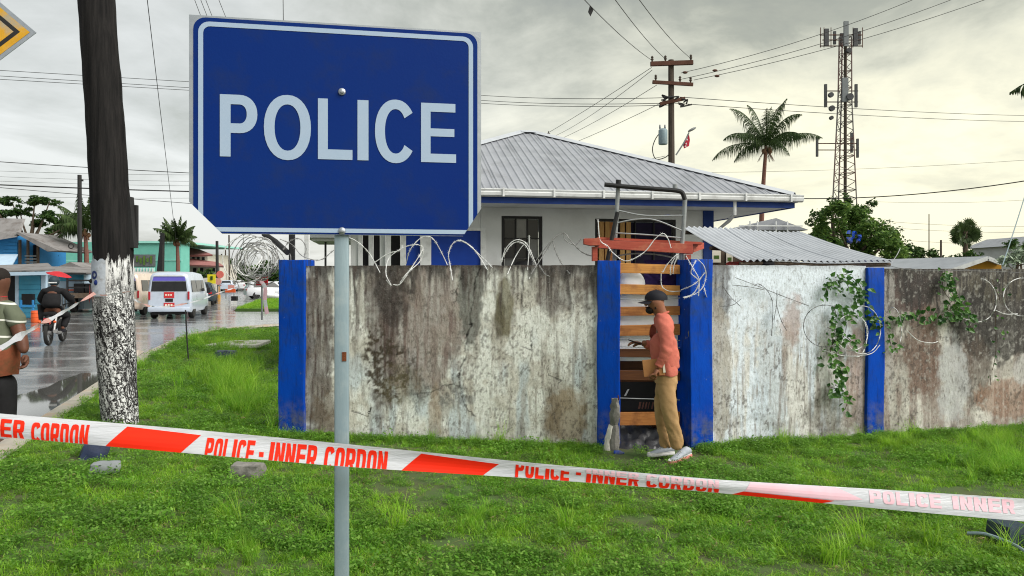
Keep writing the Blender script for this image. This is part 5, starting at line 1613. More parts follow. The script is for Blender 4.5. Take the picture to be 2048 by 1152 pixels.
tree('leafy_tree', 'sparse brownish branches at the right side of the dense green tree', at(1790, 600, 30), at(1790, 500, 30), [(at(1795, 460, 30), 0.35), (at(1810, 485, 30), 0.3), (at(1803, 510, 30), 0.4), (at(1780, 445, 30), 0.22)], None, 260, 0.07, 23, 'leaf_deep', 0.05)
tree('leafy_tree', 'small rounded bush beyond the right wall near the yellow gable', at(1845, 600, 50), at(1845, 520, 50), [(at(1830, 510, 50), 0.8), (at(1858, 515, 50), 0.7), (at(1875, 522, 50), 0.55), (at(1820, 525, 50), 0.5)], None, 600, 0.15, 24, 'leaf_deep', 0.1)
tree('pale_bush', 'pale white flowering bush at the right edge above the wall', at(2035, 600, 14), at(2035, 530, 14), [(at(2030, 515, 14), 0.22), (at(2048, 505, 14), 0.26), (at(2015, 528, 14), 0.18), (at(2060, 520, 14), 0.3)], None, 2200, 0.045, 25, 'leaf_white', 0.03)
tree('leafy_tree', 'dark green bush above the pale bush at the right edge', at(2040, 600, 22), at(2040, 510, 22), [(at(2030, 490, 22), 0.3), (at(2048, 500, 22), 0.4)], None, 700, 0.08, 26, 'leaf_deep', 0.03)
# blue tank in the tree
bt = thing('blue_tarp', 'small bright blue sheet showing through the dense green tree', 'tarp', tuple(at(1708, 472, 28)))
r_ = random.Random(77)
vs = [at(1694 + i * 5.5 + r_.uniform(-2.5, 2.5), 462 + j * 6 + r_.uniform(-2.5, 2.5), 27.6 + r_.uniform(-.08, .08)) for j in range(5) for i in range(6)]
MB().add(vs, [(j * 6 + i, j * 6 + i + 1, (j + 1) * 6 + i + 1, (j + 1) * 6 + i) for j in range(4) for i in range(5) if r_.random() > 0.25]).build('sheet', M['blue_post'], bt)
# distant low trees along the horizon
def hedge(name, label, x0, x1, ytop, Y, m='leaf_deep', seed=0):
    blobs = []; x = x0
    r_ = random.Random(seed); step = 34
    while x < x1:
        blobs.append((at(x, ytop + r_.uniform(6, 16), Y), Y * 0.018 * r_.uniform(0.7, 1.2))); x += step * r_.uniform(0.7, 1.2)
    root = thing(name, label, 'trees', tuple(at((x0 + x1) / 2, 556, Y)))
    mb = MB(); leaf_cloud(mb, blobs, 60 if Y > 80 else 120, 1.0, Y * 0.0038, seed)
    mb.build('foliage', M[m], root)['kind'] = 'stuff'
    root['kind'] = 'stuff'
hedge('far_trees', 'dark line of distant trees behind the right wall', 1790, 2110, 530, 110, seed=2)
hedge('far_trees', 'dark line of distant trees at the end of the street', 380, 600, 540, 150, seed=3)
hedge('far_trees', 'dark line of distant trees behind the shacks on the left', -60, 360, 530, 160, seed=4)

# creeper on the wall
def creeper(name, label, strands, seed, nleaf=10, lsize=0.05, m='leaf_vine', stems=True, group=None):
    root = thing(name, label, 'creeper', tuple(on_wall(*strands[0][0])), group=group)
    r_ = random.Random(seed)
    ms, ml = MB(), MB()
    for st in strands:
        pts = spline([on_wall(p[0], p[1], 0.05) for p in st], 6)
        ms.tube(pts, 0.004, 5)
        for a, b_ in zip(pts[:-1], pts[1:]):
            n_ = (b_ - a).length * nleaf * 10
            for _ in range(int(n_) + (r_.random() < n_ % 1)):
                p = a.lerp(b_, r_.random()) + Vector((r_.gauss(0, .045), r_.gauss(-.045, .03), r_.gauss(0, .04)))
                d = Vector((r_.gauss(0, 0.8), r_.gauss(-0.5, .3), r_.gauss(-0.4, 0.6))).normalized()
                w_ = d.cross(Vector((r_.gauss(0, .3), -1, r_.gauss(0.3, .3)))).normalized()
                s = lsize * r_.uniform(0.6, 1.3)
                nrm = d.cross(w_) * s * 0.18
                ml.add([p, p + d * s * 0.35 + w_ * s * 0.42, p + d * s * 0.8 + w_ * s * 0.28, p + d * s * 1.25, p + d * s * 0.8 - w_ * s * 0.28, p + d * s * 0.35 - w_ * s * 0.42, p + d * s * 0.5 + nrm],
                       [(0, 1, 6), (1, 2, 6), (2, 3, 6), (3, 4, 6), (4, 5, 6), (5, 0, 6)])
    ms.build('stem', M['bark'], root, smooth=True)
    ml.build('leaves', M[m], root)
creeper('creeper', 'green creeper hanging down the pale wall left of the blue post', [
    [(1670, 556), (1685, 548), (1705, 556), (1722, 575), (1724, 595)], [(1675, 560), (1655, 575), (1650, 592)], [(1690, 560), (1700, 580), (1715, 600), (1705, 625), (1690, 640)],
    [(1645, 600), (1640, 598)], [(1668, 610), (1672, 640), (1665, 680), (1660, 720), (1672, 740)], [(1680, 612), (1690, 625)], [(1655, 655), (1675, 665), (1665, 690)], [(1685, 668), (1700, 680), (1705, 690)], [(1660, 735), (1680, 740)],
    [(1670, 770), (1685, 780), (1695, 800), (1690, 820)], [(1655, 772), (1672, 778)], [(1672, 740), (1672, 770)]], 31, 6.5, 0.062)
creeper('creeper', 'bright green creeper crossing the blue post and running right along the wall', [
    [(1740, 625), (1755, 645), (1768, 640)], [(1738, 640), (1752, 655)], [(1775, 632), (1800, 634), (1830, 630), (1860, 636), (1890, 628), (1915, 632), (1935, 625)],
    [(1880, 550), (1895, 560), (1905, 585), (1915, 610), (1935, 640)], [(1890, 545), (1885, 575), (1900, 600)], [(1905, 600), (1895, 620), (1930, 620)], [(1775, 665), (1782, 690), (1780, 700)], [(1935, 640), (1942, 655)]], 33, 6.5, 0.06)
creeper('creeper', 'thin weed growing down the stained wall near the right edge', [[(1990, 620), (1992, 700), (1985, 740)], [(1985, 560), (2000, 600)], [(1980, 750), (1982, 770)]], 35, 1.6, 0.045)

# ================================================================== HOUSES BEHIND RIGHT
hs = thing('grey_roof_house', 'low grey roofed house with white railing behind the station corner', 'house', tuple(at(1540, 470, 32)))
a, b_, c_ = at(1480, 455, 30), at(1548, 436, 33), at(1612, 455, 30)
MB().prism([at(1462, 460, 30), at(1618, 460, 30), at(1552, 436, 30)], (0, 6, 0)).build('roof', M['roof'], hs, fixn=True)
MB().prism([at(1490, 459, 31), at(1600, 459, 31), at(1600, 600, 31), at(1490, 600, 31)], (0, 4, 0)).build('wall', M['white_paint'], hs, fixn=True)
for px in (1500, 1515, 1552, 1575): MB().bar(at(px, 442, 29.9), at(px, 470, 29.9), 0.05, 0.05).build('railing_post', M['white_trim'], hs)
MB().bar(at(1478, 451, 29.8), at(1605, 452, 29.8), 0.05, 0.05).build('rail', M['white_trim'], hs)
ys = thing('yellow_gable_shed', 'long zinc roofed shed with a yellow gable beyond the right wall', 'shed', tuple(at(1950, 540, 20)))
M['yellow_wall'] = pm('ochre_wall', (0.50, 0.26, 0.035), (0.40, 0.2, 0.03), 3, 0.8)
g0, g1, g2 = at(1895, 546, 17), at(2012, 530, 17), at(1975, 517, 17)
MB().prism([at(1905, 541, 17.2), at(1975, 521, 17.2), at(2003, 528, 17.2), at(2003, 600, 17.2), at(1905, 600, 17.2)], (0.6, 3, 0)).build('gable_wall', M['yellow_wall'], ys, fixn=True)
d_ = Vector((-2.6, 7.5, 0))
for (p, q) in ((at(1890, 545, 17), at(1976, 515.5, 17)), (at(1976, 515.5, 17), at(2012, 529, 17))):
    n_ = 3
    for k in range(n_):
        a = p + d_ * (k / n_) ; b_ = q + d_ * (k / n_); e = d_ * (1 / n_) * 0.99
        MB().prism([a, b_, b_ + e, a + e], (0, 0, 0.035)).build('roof_sheet', M['roof_light'], ys, fixn=True)
MB().bar(at(1890, 546, 16.95), at(1976, 516.5, 16.95), 0.03, 0.09).build('barge_board', M['white_trim'], ys)
MB().bar(at(1976, 516.5, 16.95), at(2012, 530, 16.95), 0.03, 0.09).build('barge_board', M['white_trim'], ys)
for k, (px, yt, Y) in enumerate(((1882, 480, 45), (1858, 428, 90))):
    t_ = thing('far_pole', ['short thin pole beyond the yellow gable shed', 'very thin tall mast far beyond the right wall'][k], 'pole', tuple(at(px, 570, Y)))
    MB().tube([at(px, 575, Y), at(px, yt, Y)], [0.08, 0.06], 6).build('shaft', M['wood_pole'], t_)
wh = thing('white_house', 'corner of a pale house at the right edge of the skyline', 'house', tuple(at(2050, 520, 60)))
MB().prism([at(2036, 489, 60), at(2120, 489, 60), at(2120, 600, 60), at(2036, 600, 60)], (0, 6, 0)).build('wall', M['white_paint'], wh, fixn=True)
MB().prism([at(2030, 491, 59.5), at(2130, 491, 59.5), at(2085, 470, 59.5)], (0, 7, 0)).build('roof', M['roof'], wh, fixn=True)

# ================================================================== CELL TOWER
tw = thing('cell_tower', 'tall red and white lattice mobile phone tower with antenna panels', 'tower', tuple(at(1686, 556, 60)))
m, t, b = base_mat('tower_paint')
tc = t.add('ShaderNodeTexCoord'); sp = t.add('ShaderNodeSeparateXYZ'); t.link(tc.outputs['Object'], sp.inputs[0])
f = t.math('LESS_THAN', t.math('FRACT', t.math('MULTIPLY', sp.outputs['Z'], 0.135)), 0.55)
t.link(t.mix(f, (0.11, 0.10, 0.098), (0.125, 0.075, 0.068)), b.inputs['Base Color']); b.inputs['Roughness'].default_value = 0.6
M['tower'] = m
YT = 60.0
def tl(py):      # half width in metres at a row
    return float(np.interp(py, [75, 200, 420, 600], [0.50, 0.56, 1.0, 1.35]))
def tc_(py): return (1689 - 0.010 * (py - 75))
def leg(k, py):
    c_ = at(tc_(py), py, YT); w_ = tl(py)
    ang = [R(200), R(325), R(85)][k]
    return c_ + Vector((math.cos(ang) * w_ * 1.05, math.sin(ang) * w_ * 1.05, 0))
ys_ = list(range(75, 600, 17))
for k in range(3):
    MB().tube([leg(k, y) for y in ys_], 0.055, 6).build('leg', M['tower'], tw)
mb = MB()
for i in range(len(ys_) - 1):
    for k in range(3):
        k2 = (k + 1) % 3
        a, b_ = (leg(k, ys_[i]), leg(k2, ys_[i + 1])) if i % 2 else (leg(k2, ys_[i]), leg(k, ys_[i + 1]))
        mb.tube([a, b_], 0.028, 4, caps=False)
        if i % 2 == 0: mb.tube([leg(k, ys_[i]), leg(k2, ys_[i])], 0.025, 4, caps=False)
mb.build('bracing', M['tower'], tw)['kind'] = 'stuff'
MB().tube([at(1691, 60, 59.7), at(1690, 560, 59.7)], 0.12, 6).build('cable_ladder', M['wood_pole'], tw)
def ant(px, y0, y1, wd, dY=0.0, m='dark_ant'):
    MB().prism([at(px - wd / 2, y1, YT + dY), at(px + wd / 2, y1, YT + dY), at(px + wd / 2, y0, YT + dY), at(px - wd / 2, y0, YT + dY)], (0, 0.16, 0)).build('antenna_panel', M[m], tw, fixn=True)
M['dark_ant'] = pm('dark_grey_antenna', (0.07, 0.075, 0.08), (0.04, 0.04, 0.045), 4, 0.6)
M['grey_ant'] = pm('grey_antenna', (0.17, 0.19, 0.20), (0.12, 0.13, 0.14), 4, 0.6)
for (px, y0, y1, wd, dy) in ((1654, 57, 91, 8, -.9), (1712, 56, 92, 8, -.9), (1684, 66, 92, 6, 1), (1693, 42, 92, 9, -1), (1670, 62, 88, 5, .6), (1720, 62, 88, 4, 0.8), (1652, 168, 213, 5, -.3), (1713, 168, 214, 5, -.3), (1635, 274, 313, 4, -.5), (1716, 277, 315, 4, -.4), (1704, 265, 305, 4, .5), (1691, 155, 203, 12, -.8), (1651, 170, 214, 3, 0.5)):
    ant(px, y0, y1, wd, dy, 'grey_ant' if wd > 8.5 else 'dark_ant')
for (x0, x1, y, dy) in ((1640, 1725, 70, -.6), (1640, 1725, 92, -.6), (1645, 1722, 80, .6), (1650, 1716, 182, 0), (1650, 1716, 204, 0), (1634, 1717, 287, 0), (1634, 1717, 300, 0)):
    MB().bar(at(x0, y, YT + dy), at(x1, y, YT + dy), 0.07, 0.07).build('antenna_arm', M['brown_arm'], tw)
for px in (1641, 1662, 1725, 1706, 1648): MB().bar(at(px, 55, YT - .5), at(px, 95, YT - .5), 0.045, 0.045).build('whip', M['brown_arm'], tw)
for (px, py, r0) in ((1663, 189, 0.2), (1665, 216, 0.22), (1701, 193, 0.28), (1664, 235, 0.15), (1699, 100, 0.2)):
    MB().lathe(at(px, py, YT - 0.9), [(r0, 0), (r0, 0.25), (r0 * 0.6, 0.3)], 12, axis='y').build('dish', M['dark_ant'], tw, smooth=True)

# ================================================================== UTILITY POLE behind the station
def up_pole(name, label, base, top, r, arms, m='wood_pole'):
    root = thing(name, label, 'utility pole', tuple(base))
    MB().tube([base, Vector(base).lerp(Vector(top), 0.5), top], [r * 1.2, r * 1.05, r * 0.9], 10).build('shaft', M[m], root, smooth=True)
    for (a, b_, w_, ins) in arms:
        a = Vector(a); b_ = Vector(b_)
        MB().bar(a, b_, w_, w_ * 1.2).build('crossarm', M['brown_arm'], root)
        for f in ins:
            p = a.lerp(b_, f)
            MB().lathe(p + Vector((0, 0, w_ * 0.6)), [(0.02, 0), (0.035, 0.05), (0.06, 0.10), (0.03, 0.13), (0.055, 0.17), (0.02, 0.22)], 8).build('insulator', M['wood_pole'], root, smooth=True)
    return root
YP = 28.0
up = up_pole('utility_pole', 'wooden utility pole with two crossarms and a grey transformer behind the station roof', at(1344, 560, YP), at(1342, 120, YP), 0.115,
    [(at(1301, 128, YP - .15), at(1386, 125, YP - .15), 0.13, (0.04, 0.35, 0.95)), (at(1305, 164, YP - .15), at(1386, 169, YP - .15), 0.10, (0.08, 0.68, 0.94))])
MB().lathe(at(1326, 289, YP - 0.15), [(0.15, 0), (0.17, 0.03), (0.17, 0.52), (0.12, 0.58), (0.05, 0.60)], 14).build('transformer', M['galv'], up, smooth=True)
for px in (1320, 1330): MB().lathe(at(px, 258, YP - 0.15), [(0.03, 0), (0.04, 0.06), (0.025, 0.16)], 8).build('bushing', M['iron_grey'], up)
r_ = random.Random(3)
for i in range(16):
    c_ = at(1345 + r_.uniform(-25, 27), 202 + r_.uniform(-8, 8), YP + r_.uniform(-.3, .3))
    MB().tube(spline([c_, c_ + Vector((r_.uniform(-.2, .2), 0, r_.uniform(-.16, .1))), c_ + Vector((r_.uniform(-.3, .3), 0, r_.uniform(-.1, .1)))], 3), 0.03, 5).build('cable_clutter', M['cable'], up)
MB().bar(at(1320, 208, YP - .1), at(1370, 197, YP - .1), 0.1, 0.12).build('cable_bracket', M['brown_arm'], up)
MB().tube(spline([at(1352, 310, YP), at(1368, 285, YP), at(1378, 265, YP)], 4), 0.03, 6).build('lamp_arm', M['iron_grey'], up)
MB().ball(at(1384, 259, YP), (0.18, 0.09, 0.05), 10, 6, Matrix.Rotation(R(-28), 3, 'Y')).build('lamp_head', M['iron_grey'], up, smooth=True)
fl = thing('red_flag', 'small red flag with white marks hanging from the street lamp arm', 'flag', tuple(at(1372, 290, YP)))
M['flag_red'] = pm('red_flag_cloth', (0.42, 0.03, 0.05), (0.32, 0.02, 0.04), 6, 0.8)
MB().add([at(1378, 268, YP), at(1380, 280, YP - .05), at(1378, 292, YP), at(1368, 297, YP - .1), at(1366, 290, YP + .05), at(1372, 278, YP)], [(0, 1, 2, 3, 4, 5)]).build('cloth', M['flag_red'], fl)
for (x, y) in ((1372, 288), (1374, 280), (1371, 293)): MB().add([at(x - 1.5, y, YP - .12), at(x + 2, y + 1, YP - .12), at(x + 1, y - 3, YP - .12)], [(0, 1, 2)]).build('mark', M['white_trim'], fl)
MB().tube(spline([at(1322, 262, YP), at(1310, 280, YP), at(1305, 300, YP), at(1312, 318, YP), at(1330, 315, YP), at(1342, 305, YP)], 5), 0.018, 5).build('service_loop', M['cable'], up)
# pole far behind the roof peak: only its crossarm shows
up2 = up_pole('utility_pole', 'far utility pole whose crossarm just shows above the roof peak', at(1072, 560, 70), at(1072, 262, 70), 0.13, [(at(1046, 268, 69.8), at(1100, 269, 69.8), 0.16, (0.05, 0.35, 0.5, 0.95))])
# ================================================================== BIG WOODEN POLE
PY = 8.75
m, t, b = base_mat('whitewashed_pole')
tc = t.add('ShaderNodeTexCoord'); sp = t.add('ShaderNodeSeparateXYZ'); t.link(tc.outputs['Object'], sp.inputs[0])
n_edge = t.noise(t.mapping(tc.outputs['Object'], scale=(9, 9, 0.6)), 2.2, 5, 0.7)
z = sp.outputs['Z']
edge = t.math('ADD', z, t.math('MULTIPLY', t.math('SUBTRACT', n_edge, 0.5), 0.75))
white = t.math('LESS_THAN', edge, 1.90)
wood_n = t.noise(t.mapping(tc.outputs['Object'], scale=(1, 1, 0.06)), 22, 6, 0.7)
wood = t.mix(t.ramp(wood_n, [(0.35, 0), (0.7, 1)]), (0.006, 0.006, 0.0065), (0.022, 0.020, 0.020))
def crack(scale, sz, lo, hi, dist):
    vn_ = t.add('ShaderNodeTexVoronoi'); vn_.feature = 'DISTANCE_TO_EDGE'; vn_.inputs['Scale'].default_value = scale
    wob = t.noise(tc.outputs['Object'], 9, 4, 0.6)
    vv = t.add('ShaderNodeVectorMath'); vv.operation = 'ADD'
    cv = t.add('ShaderNodeCombineXYZ')
    t.link(t.math('MULTIPLY', wob, dist), cv.inputs[0]); t.link(t.math('MULTIPLY', wob, -dist), cv.inputs[2])
    t.link(t.mapping(tc.outputs['Object'], scale=(1, 1, sz)), vv.inputs[0]); t.link(cv.outputs[0], vv.inputs[1])
    t.link(vv.outputs[0], vn_.inputs['Vector'])
    return t.ramp(vn_.outputs['Distance'], [(lo, 0.0), (hi, 1.0)])
k1 = crack(21, 0.42, 0.06, 0.13, 0.4)
k2 = crack(11, 0.12, 0.02, 0.07, 0.4)
pn = t.noise(t.mapping(tc.outputs['Object'], scale=(1, 1, 0.35)), 7, 6, 0.72)
peel = t.ramp(pn, [(0.38, 0.0), (0.50, 1.0)])
pm_ = t.math('MULTIPLY', t.math('MULTIPLY', k1, k2), t.math('ADD', t.math('MULTIPLY', peel, 0.75), 0.25))
up_f = t.math('MULTIPLY', t.math('SUBTRACT', z, 1.35), 2.2, clamp=True)   # paint is more complete higher up
pm2 = t.math('MAXIMUM', pm_, t.math('MULTIPLY', up_f, t.ramp(t.noise(t.mapping(tc.outputs['Object'], scale=(1, 1, 0.2)), 16, 5, .7), [(0.42, 0), (0.52, 1)])))
fw = t.math('MULTIPLY', white, pm2)
wcol = t.mix(t.noise(tc.outputs['Object'], 12, 4), (0.74, 0.75, 0.76), (0.50, 0.51, 0.52))
t.link(t.mix(fw, wood, wcol), b.inputs['Base Color'])
b.inputs['Roughness'].default_value = 0.85
b.inputs['Specular IOR Level'].default_value = 0.12
bp = t.add('ShaderNodeBump'); bp.inputs['Strength'].default_value = 0.9; bp.inputs['Distance'].default_value = 0.012
t.link(t.math('ADD', t.math('MULTIPLY', fw, 0.6), wood_n), bp.inputs['Height']); t.link(bp.outputs[0], b.inputs['Normal'])
M['pole_paint'] = m
pole = thing('wooden_pole', 'thick dark wooden pole with flaking whitewash on its lower half', 'utility pole', tuple(at(240, 850, PY)))
pts = []; rad = []
for i in range(46):
    py = 900 - i * 21.5
    xl = np.interp(py, [-200, 0, 225, 500, 600, 850, 900], [152, 160, 175, 190, 188, 207, 210])
    xr = np.interp(py, [-200, 0, 225, 500, 600, 850, 900], [214, 226, 244, 263, 264, 275, 277])
    pts.append(at((xl + xr) / 2, py, PY)); rad.append((xr - xl) / 2 / FPX * PY * 0.99 * (1 + 0.015 * math.sin(i * 1.7)))
mb = MB(); mb.tube(pts, rad, 40)
mb.v = [(x + 0.006 * math.sin(9 * math.atan2(y - PY, x + 4.6) + z * 1.3), y, z) for x, y, z in mb.v]
o = mb.build('shaft', M['pole_paint'], pole, smooth=True, angle=60)
# steps / side boards
MB().prism([at(252, 392, 8.72), at(259, 393, 8.72), at(268, 495, 8.72), at(255, 496, 8.72)], (0, 0.1, 0)).build('side_board', M['cable'], pole, fixn=True)
MB().prism([at(267, 410, 8.8), at(273, 410, 8.8), at(273, 489, 8.8), at(267, 490, 8.8)], (0, 0.05, 0)).build('conduit', M['cable'], pole, fixn=True)
ps = thing('pole_poster', 'torn whitish poster with blue marks pasted on the wooden pole', 'poster', tuple(at(212, 560, 8.45)))
# curved poster following the pole
cx_, cy_ = at(228, 560, PY).x, PY
def on_pole(px, py, off):
    p0 = at(px, py, PY); c_ = at(float(np.interp(py, [500, 600, 850], [226, 226, 241])), py, PY)
    rr_ = float(np.interp(py, [500, 600, 850], [0.214, 0.222, 0.20])) + off
    dx = max(-rr_, min(rr_, p0.x - c_.x))
    return Vector((c_.x + dx, PY - math.sqrt(max(0, rr_ * rr_ - dx * dx)), p0.z))
vs = [on_pole(193 + i * 5.5, 520 + j * 12 + (3 * math.sin(i * 2) if j == 0 else 0), 0.006) for j in range(7) for i in range(8)]
M['poster'] = pm('torn_poster', (0.50, 0.54, 0.60), (0.32, 0.36, 0.42), 14, 0.8, dirt=(0.20, 0.18, 0.17), dscale=11)
MB().add(vs, [(j * 8 + i, j * 8 + i + 1, (j + 1) * 8 + i + 1, (j + 1) * 8 + i) for j in range(6) for i in range(7)]).build('sheet', M['poster'], ps, smooth=True)
M['navy'] = pm('navy_ink', (0.012, 0.03, 0.16), (0.01, 0.02, 0.09), 20, 0.5)
# a blue ring-shaped mark with a tail, and a smaller dark mark below
for (cxp, cyp, rx, ry) in ((207, 550, 7.5, 8.5),):
    mb = MB()
    n_ = 20
    for k in range(n_):
        a0, a1 = 2 * math.pi * k / n_, 2 * math.pi * (k + 1) / n_
        mb.add([on_pole(cxp + rx * math.cos(a0), cyp + ry * math.sin(a0), 0.010), on_pole(cxp + rx * math.cos(a1), cyp + ry * math.sin(a1), 0.010),
                on_pole(cxp + rx * 0.42 * math.cos(a1) + 1, cyp + ry * 0.42 * math.sin(a1), 0.010), on_pole(cxp + rx * 0.42 * math.cos(a0) + 1, cyp + ry * 0.42 * math.sin(a0), 0.010)], [(0, 1, 2, 3)])
    mb.build('blue_ring_mark', M['navy'], ps)
MB().ball(on_pole(212, 565, 0.0), (0.030, 0.02, 0.034), 10, 6).build('knot', M['navy'], ps, smooth=True)
MB().ball(on_pole(197, 562, 0.0), (0.035, 0.03, 0.028), 10, 6).build('dark_knot', M['hair'], ps, smooth=True)
rt = thing('red_tape_knot', 'bunched red tape knotted round the pole above the whitewash flaking', 'tape', tuple(on_pole(193, 590, 0.01)))
r_ = random.Random(8)
for i in range(5):
    a = on_pole(190 + r_.uniform(-3, 3), 575 + r_.uniform(-12, 10), 0.02); b_ = on_pole(198 + r_.uniform(-6, 8), 592 + r_.uniform(-8, 14), 0.03)
    c_ = on_pole(192 + r_.uniform(-4, 4), 600 + r_.uniform(0, 14), 0.02)
    MB().add([a, b_, c_], [(0, 1, 2)]).build('tape_fold', M['tape_red'], rt)

# thin rods stuck in the grass
st = thing('thin_stake', 'thin dark stake in the grass between the pole and the wall', 'stake', tuple(at(376, 715, 15.5)))
MB().tube([at(377, 722, 15.3), at(374, 680, 15.3), at(371, 620, 15.3)], 0.014, 6).build('shaft', M['cable'], st)

# ================================================================== WARNING SIGN at the left edge
ws = thing('warning_sign', 'corner of a yellow diamond warning sign with a black border line at the upper left', 'sign', tuple(at(-99, 400, 4.0)))
M['sign_yellow'] = pm('worn_yellow_sign', (0.62, 0.34, 0.03), (0.52, 0.27, 0.02), 14, 0.5, dirt=(0.30, 0.31, 0.28), dscale=9)
cD = at(-99, 58, 4.0); hd = 159 / FPX * 4.0
rotS = Matrix.Rotation(R(8), 3, 'Z')
def dia(h, off):
    return [cD + rotS @ Vector((x * h, -off, z * h * 0.86)) for x, z in ((1, 0), (0, 1), (-1, 0), (0, -1))]
MB().prism(dia(hd, 0), Vector((0, 0.004, 0))).build('plate', M['alu'], ws, fixn=True)
def ringd(h0, h1, off, m, name):
    a, b_ = dia(h0, off), dia(h1, off); mb = MB()
    for k in range(4): mb.add([a[k], a[(k + 1) % 4], b_[(k + 1) % 4], b_[k]], [(0, 1, 2, 3)])
    mb.build(name, m, ws)
ringd(hd * 0.925, hd * 0.812, 0.0015, M['sign_yellow'], 'yellow_margin')
ringd(hd * 0.810, hd * 0.735, 0.0015, M['cable'], 'black_border')
MB().add(dia(hd * 0.733, 0.0015), [(0, 1, 2, 3)]).build('yellow_field', M['sign_yellow'], ws)
MB().tube([cD + Vector((0, 0.03, hd * .7)), cD + Vector((0, 0.03, -3.2))], 0.03, 10).build('post', M['galv'], ws)

# ================================================================== STREET BUILDINGS
def box_px(px0, px1, py0, py1, Y, depth, m, name, root, fix=True):
    return MB().prism([at(px0, py1, Y), at(px1, py1, Y), at(px1, py0, Y), at(px0, py0, Y)], (0, depth, 0)).build(name, m, root, fixn=True)
M['cyan_board'] = pm('light_blue_boards', (0.075, 0.33, 0.50), (0.06, 0.27, 0.42), 3, 0.7, dirt=(0.10, 0.30, 0.40))
M['pale_blue'] = pm('pale_blue_paint', (0.42, 0.55, 0.68), (0.35, 0.46, 0.58), 3, 0.7)
M['mid_blue'] = pm('mid_blue_boards', (0.04, 0.24, 0.55), (0.035, 0.2, 0.46), 3, 0.7)
M['teal'] = pm('teal_wall', (0.15, 0.43, 0.36), (0.12, 0.37, 0.31), 1.2, 0.7)
M['teal_light'] = pm('pale_teal_wall', (0.30, 0.62, 0.55), (0.26, 0.55, 0.5), 1.2, 0.7)
M['grey_roof'] = pm('old_zinc_roof', (0.24, 0.23, 0.23), (0.15, 0.145, 0.145), 2, 0.75, dirt=(0.12, 0.10, 0.09))
M['cream'] = pm('cream_wall', (0.52, 0.50, 0.44), (0.44, 0.42, 0.37), 2, 0.8)
M['rose_roof'] = pm('faded_red_roof', (0.36, 0.17, 0.16), (0.28, 0.12, 0.12), 2, 0.8)
M['orange'] = pm('orange_plastic', (0.62, 0.10, 0.03), (0.5, 0.08, 0.02), 5, 0.5)
M['red_cloth'] = pm('red_cloth', (0.48, 0.03, 0.035), (0.34, 0.02, 0.03), 5, 0.7)

YS = 31.0
sh = thing('blue_stall', 'small light blue board stall with a grey zinc roof at the roadside', 'stall', tuple(at(80, 640, YS)))
box_px(32, 82, 549, 636, YS, 0.12, M['cyan_board'], 'front_wall', sh)
for k in range(9):
    box_px(33, 81, 551 + k * 9.4, 559.6 + k * 9.4, YS - 0.03, 0.028, M['cyan_board'], 'board', sh)
box_px(82, 91, 547, 638, YS - 0.05, 0.15, M['pale_blue'], 'corner_post', sh)
box_px(30, 37, 549, 638, YS - 0.05, 0.1, M['pale_blue'], 'corner_post', sh)
box_px(-30, 30, 552, 636, YS + 1.2, 0.1, M['dark'], 'dark_opening', sh)
box_px(-40, 82, 636, 642, YS + 0.0, 1.6, M['concrete'], 'floor_step', sh)
r0 = [at(-45, 545, YS - 0.9), at(110, 541, YS - 0.9), at(96, 528, YS + 2.4), at(-10, 533, YS + 2.4)]
MB().prism(r0, (0, 0, 0.05)).build('roof', M['grey_roof'], sh, fixn=True)
MB().bar(at(-45, 549, YS - 0.93), at(112, 546, YS - 0.93), 0.04, 0.14).build('fascia', M['pale_blue'], sh)
box_px(43, 66, 588, 609, YS - 0.2, 0.12, M['dark'], 'shelf_box', sh)
for px in (42, 66): MB().bar(at(px, 600, YS - 0.4), at(px, 638, YS - 0.4), 0.06, 0.06).build('table_leg', M['mid_blue'], sh)
MB().bar(at(40, 612, YS - 0.4), at(69, 612, YS - 0.4), 0.08, 0.08).build('table_rail', M['mid_blue'], sh)
ob = thing('orange_drum', 'orange plastic drum beside the light blue stall', 'drum', tuple(gp(71, 645, 0)))
p = gp(71, 645, 0)
MB().lathe(p, [(0.15, 0), (0.165, 0.05), (0.15, 0.18), (0.165, 0.2), (0.15, 0.36), (0.165, 0.38), (0.14, 0.46)], 14).build('drum_body', M['orange'], ob, smooth=True)
um = thing('red_umbrella', 'flat red umbrella tilted above the stall front', 'umbrella', tuple(at(118, 550, 29)))
MB().lathe(at(118, 549, 29), [(0.44, -0.03), (0.42, 0.0), (0.2, 0.08), (0.02, 0.12)], 12, rot=Matrix.Rotation(R(14), 3, 'Y')).build('canopy', M['red_cloth'], um, smooth=True)
MB().tube([at(117, 548, 29), at(113, 640, 29)], 0.02, 6).build('pole', M['iron_grey'], um)
# second stall to the right, partly behind the umbrella
s2 = thing('blue_shop', 'pale blue shop front with a low grey roof behind the motorcyclist', 'shop', tuple(at(150, 630, 38)))
box_px(96, 168, 546, 618, 38, 3, M['pale_blue'], 'wall', s2)
box_px(115, 166, 545, 562, 37.93, 0.06, M['cyan_board'], 'signboard', s2)
MB().prism([at(90, 545, 37.2), at(190, 548, 37.2), at(178, 536, 40), at(100, 535, 40)], (0, 0, 0.06)).build('roof', M['grey_roof'], s2, fixn=True)
MB().prism([at(95, 541, 40.5), at(178, 541, 40.5), at(140, 524, 40.5)], (0, 3, 0)).build('gable', M['grey_roof'], s2, fixn=True)
for px in (124, 130, 136, 150, 158): MB().bar(at(px, 576, 37.8), at(px, 614, 37.8), 0.05, 0.05).build('rail_post', M['iron_grey'], s2)
MB().bar(at(122, 580, 37.78), at(162, 580, 37.78), 0.05, 0.07).build('rail', M['orange'], s2)
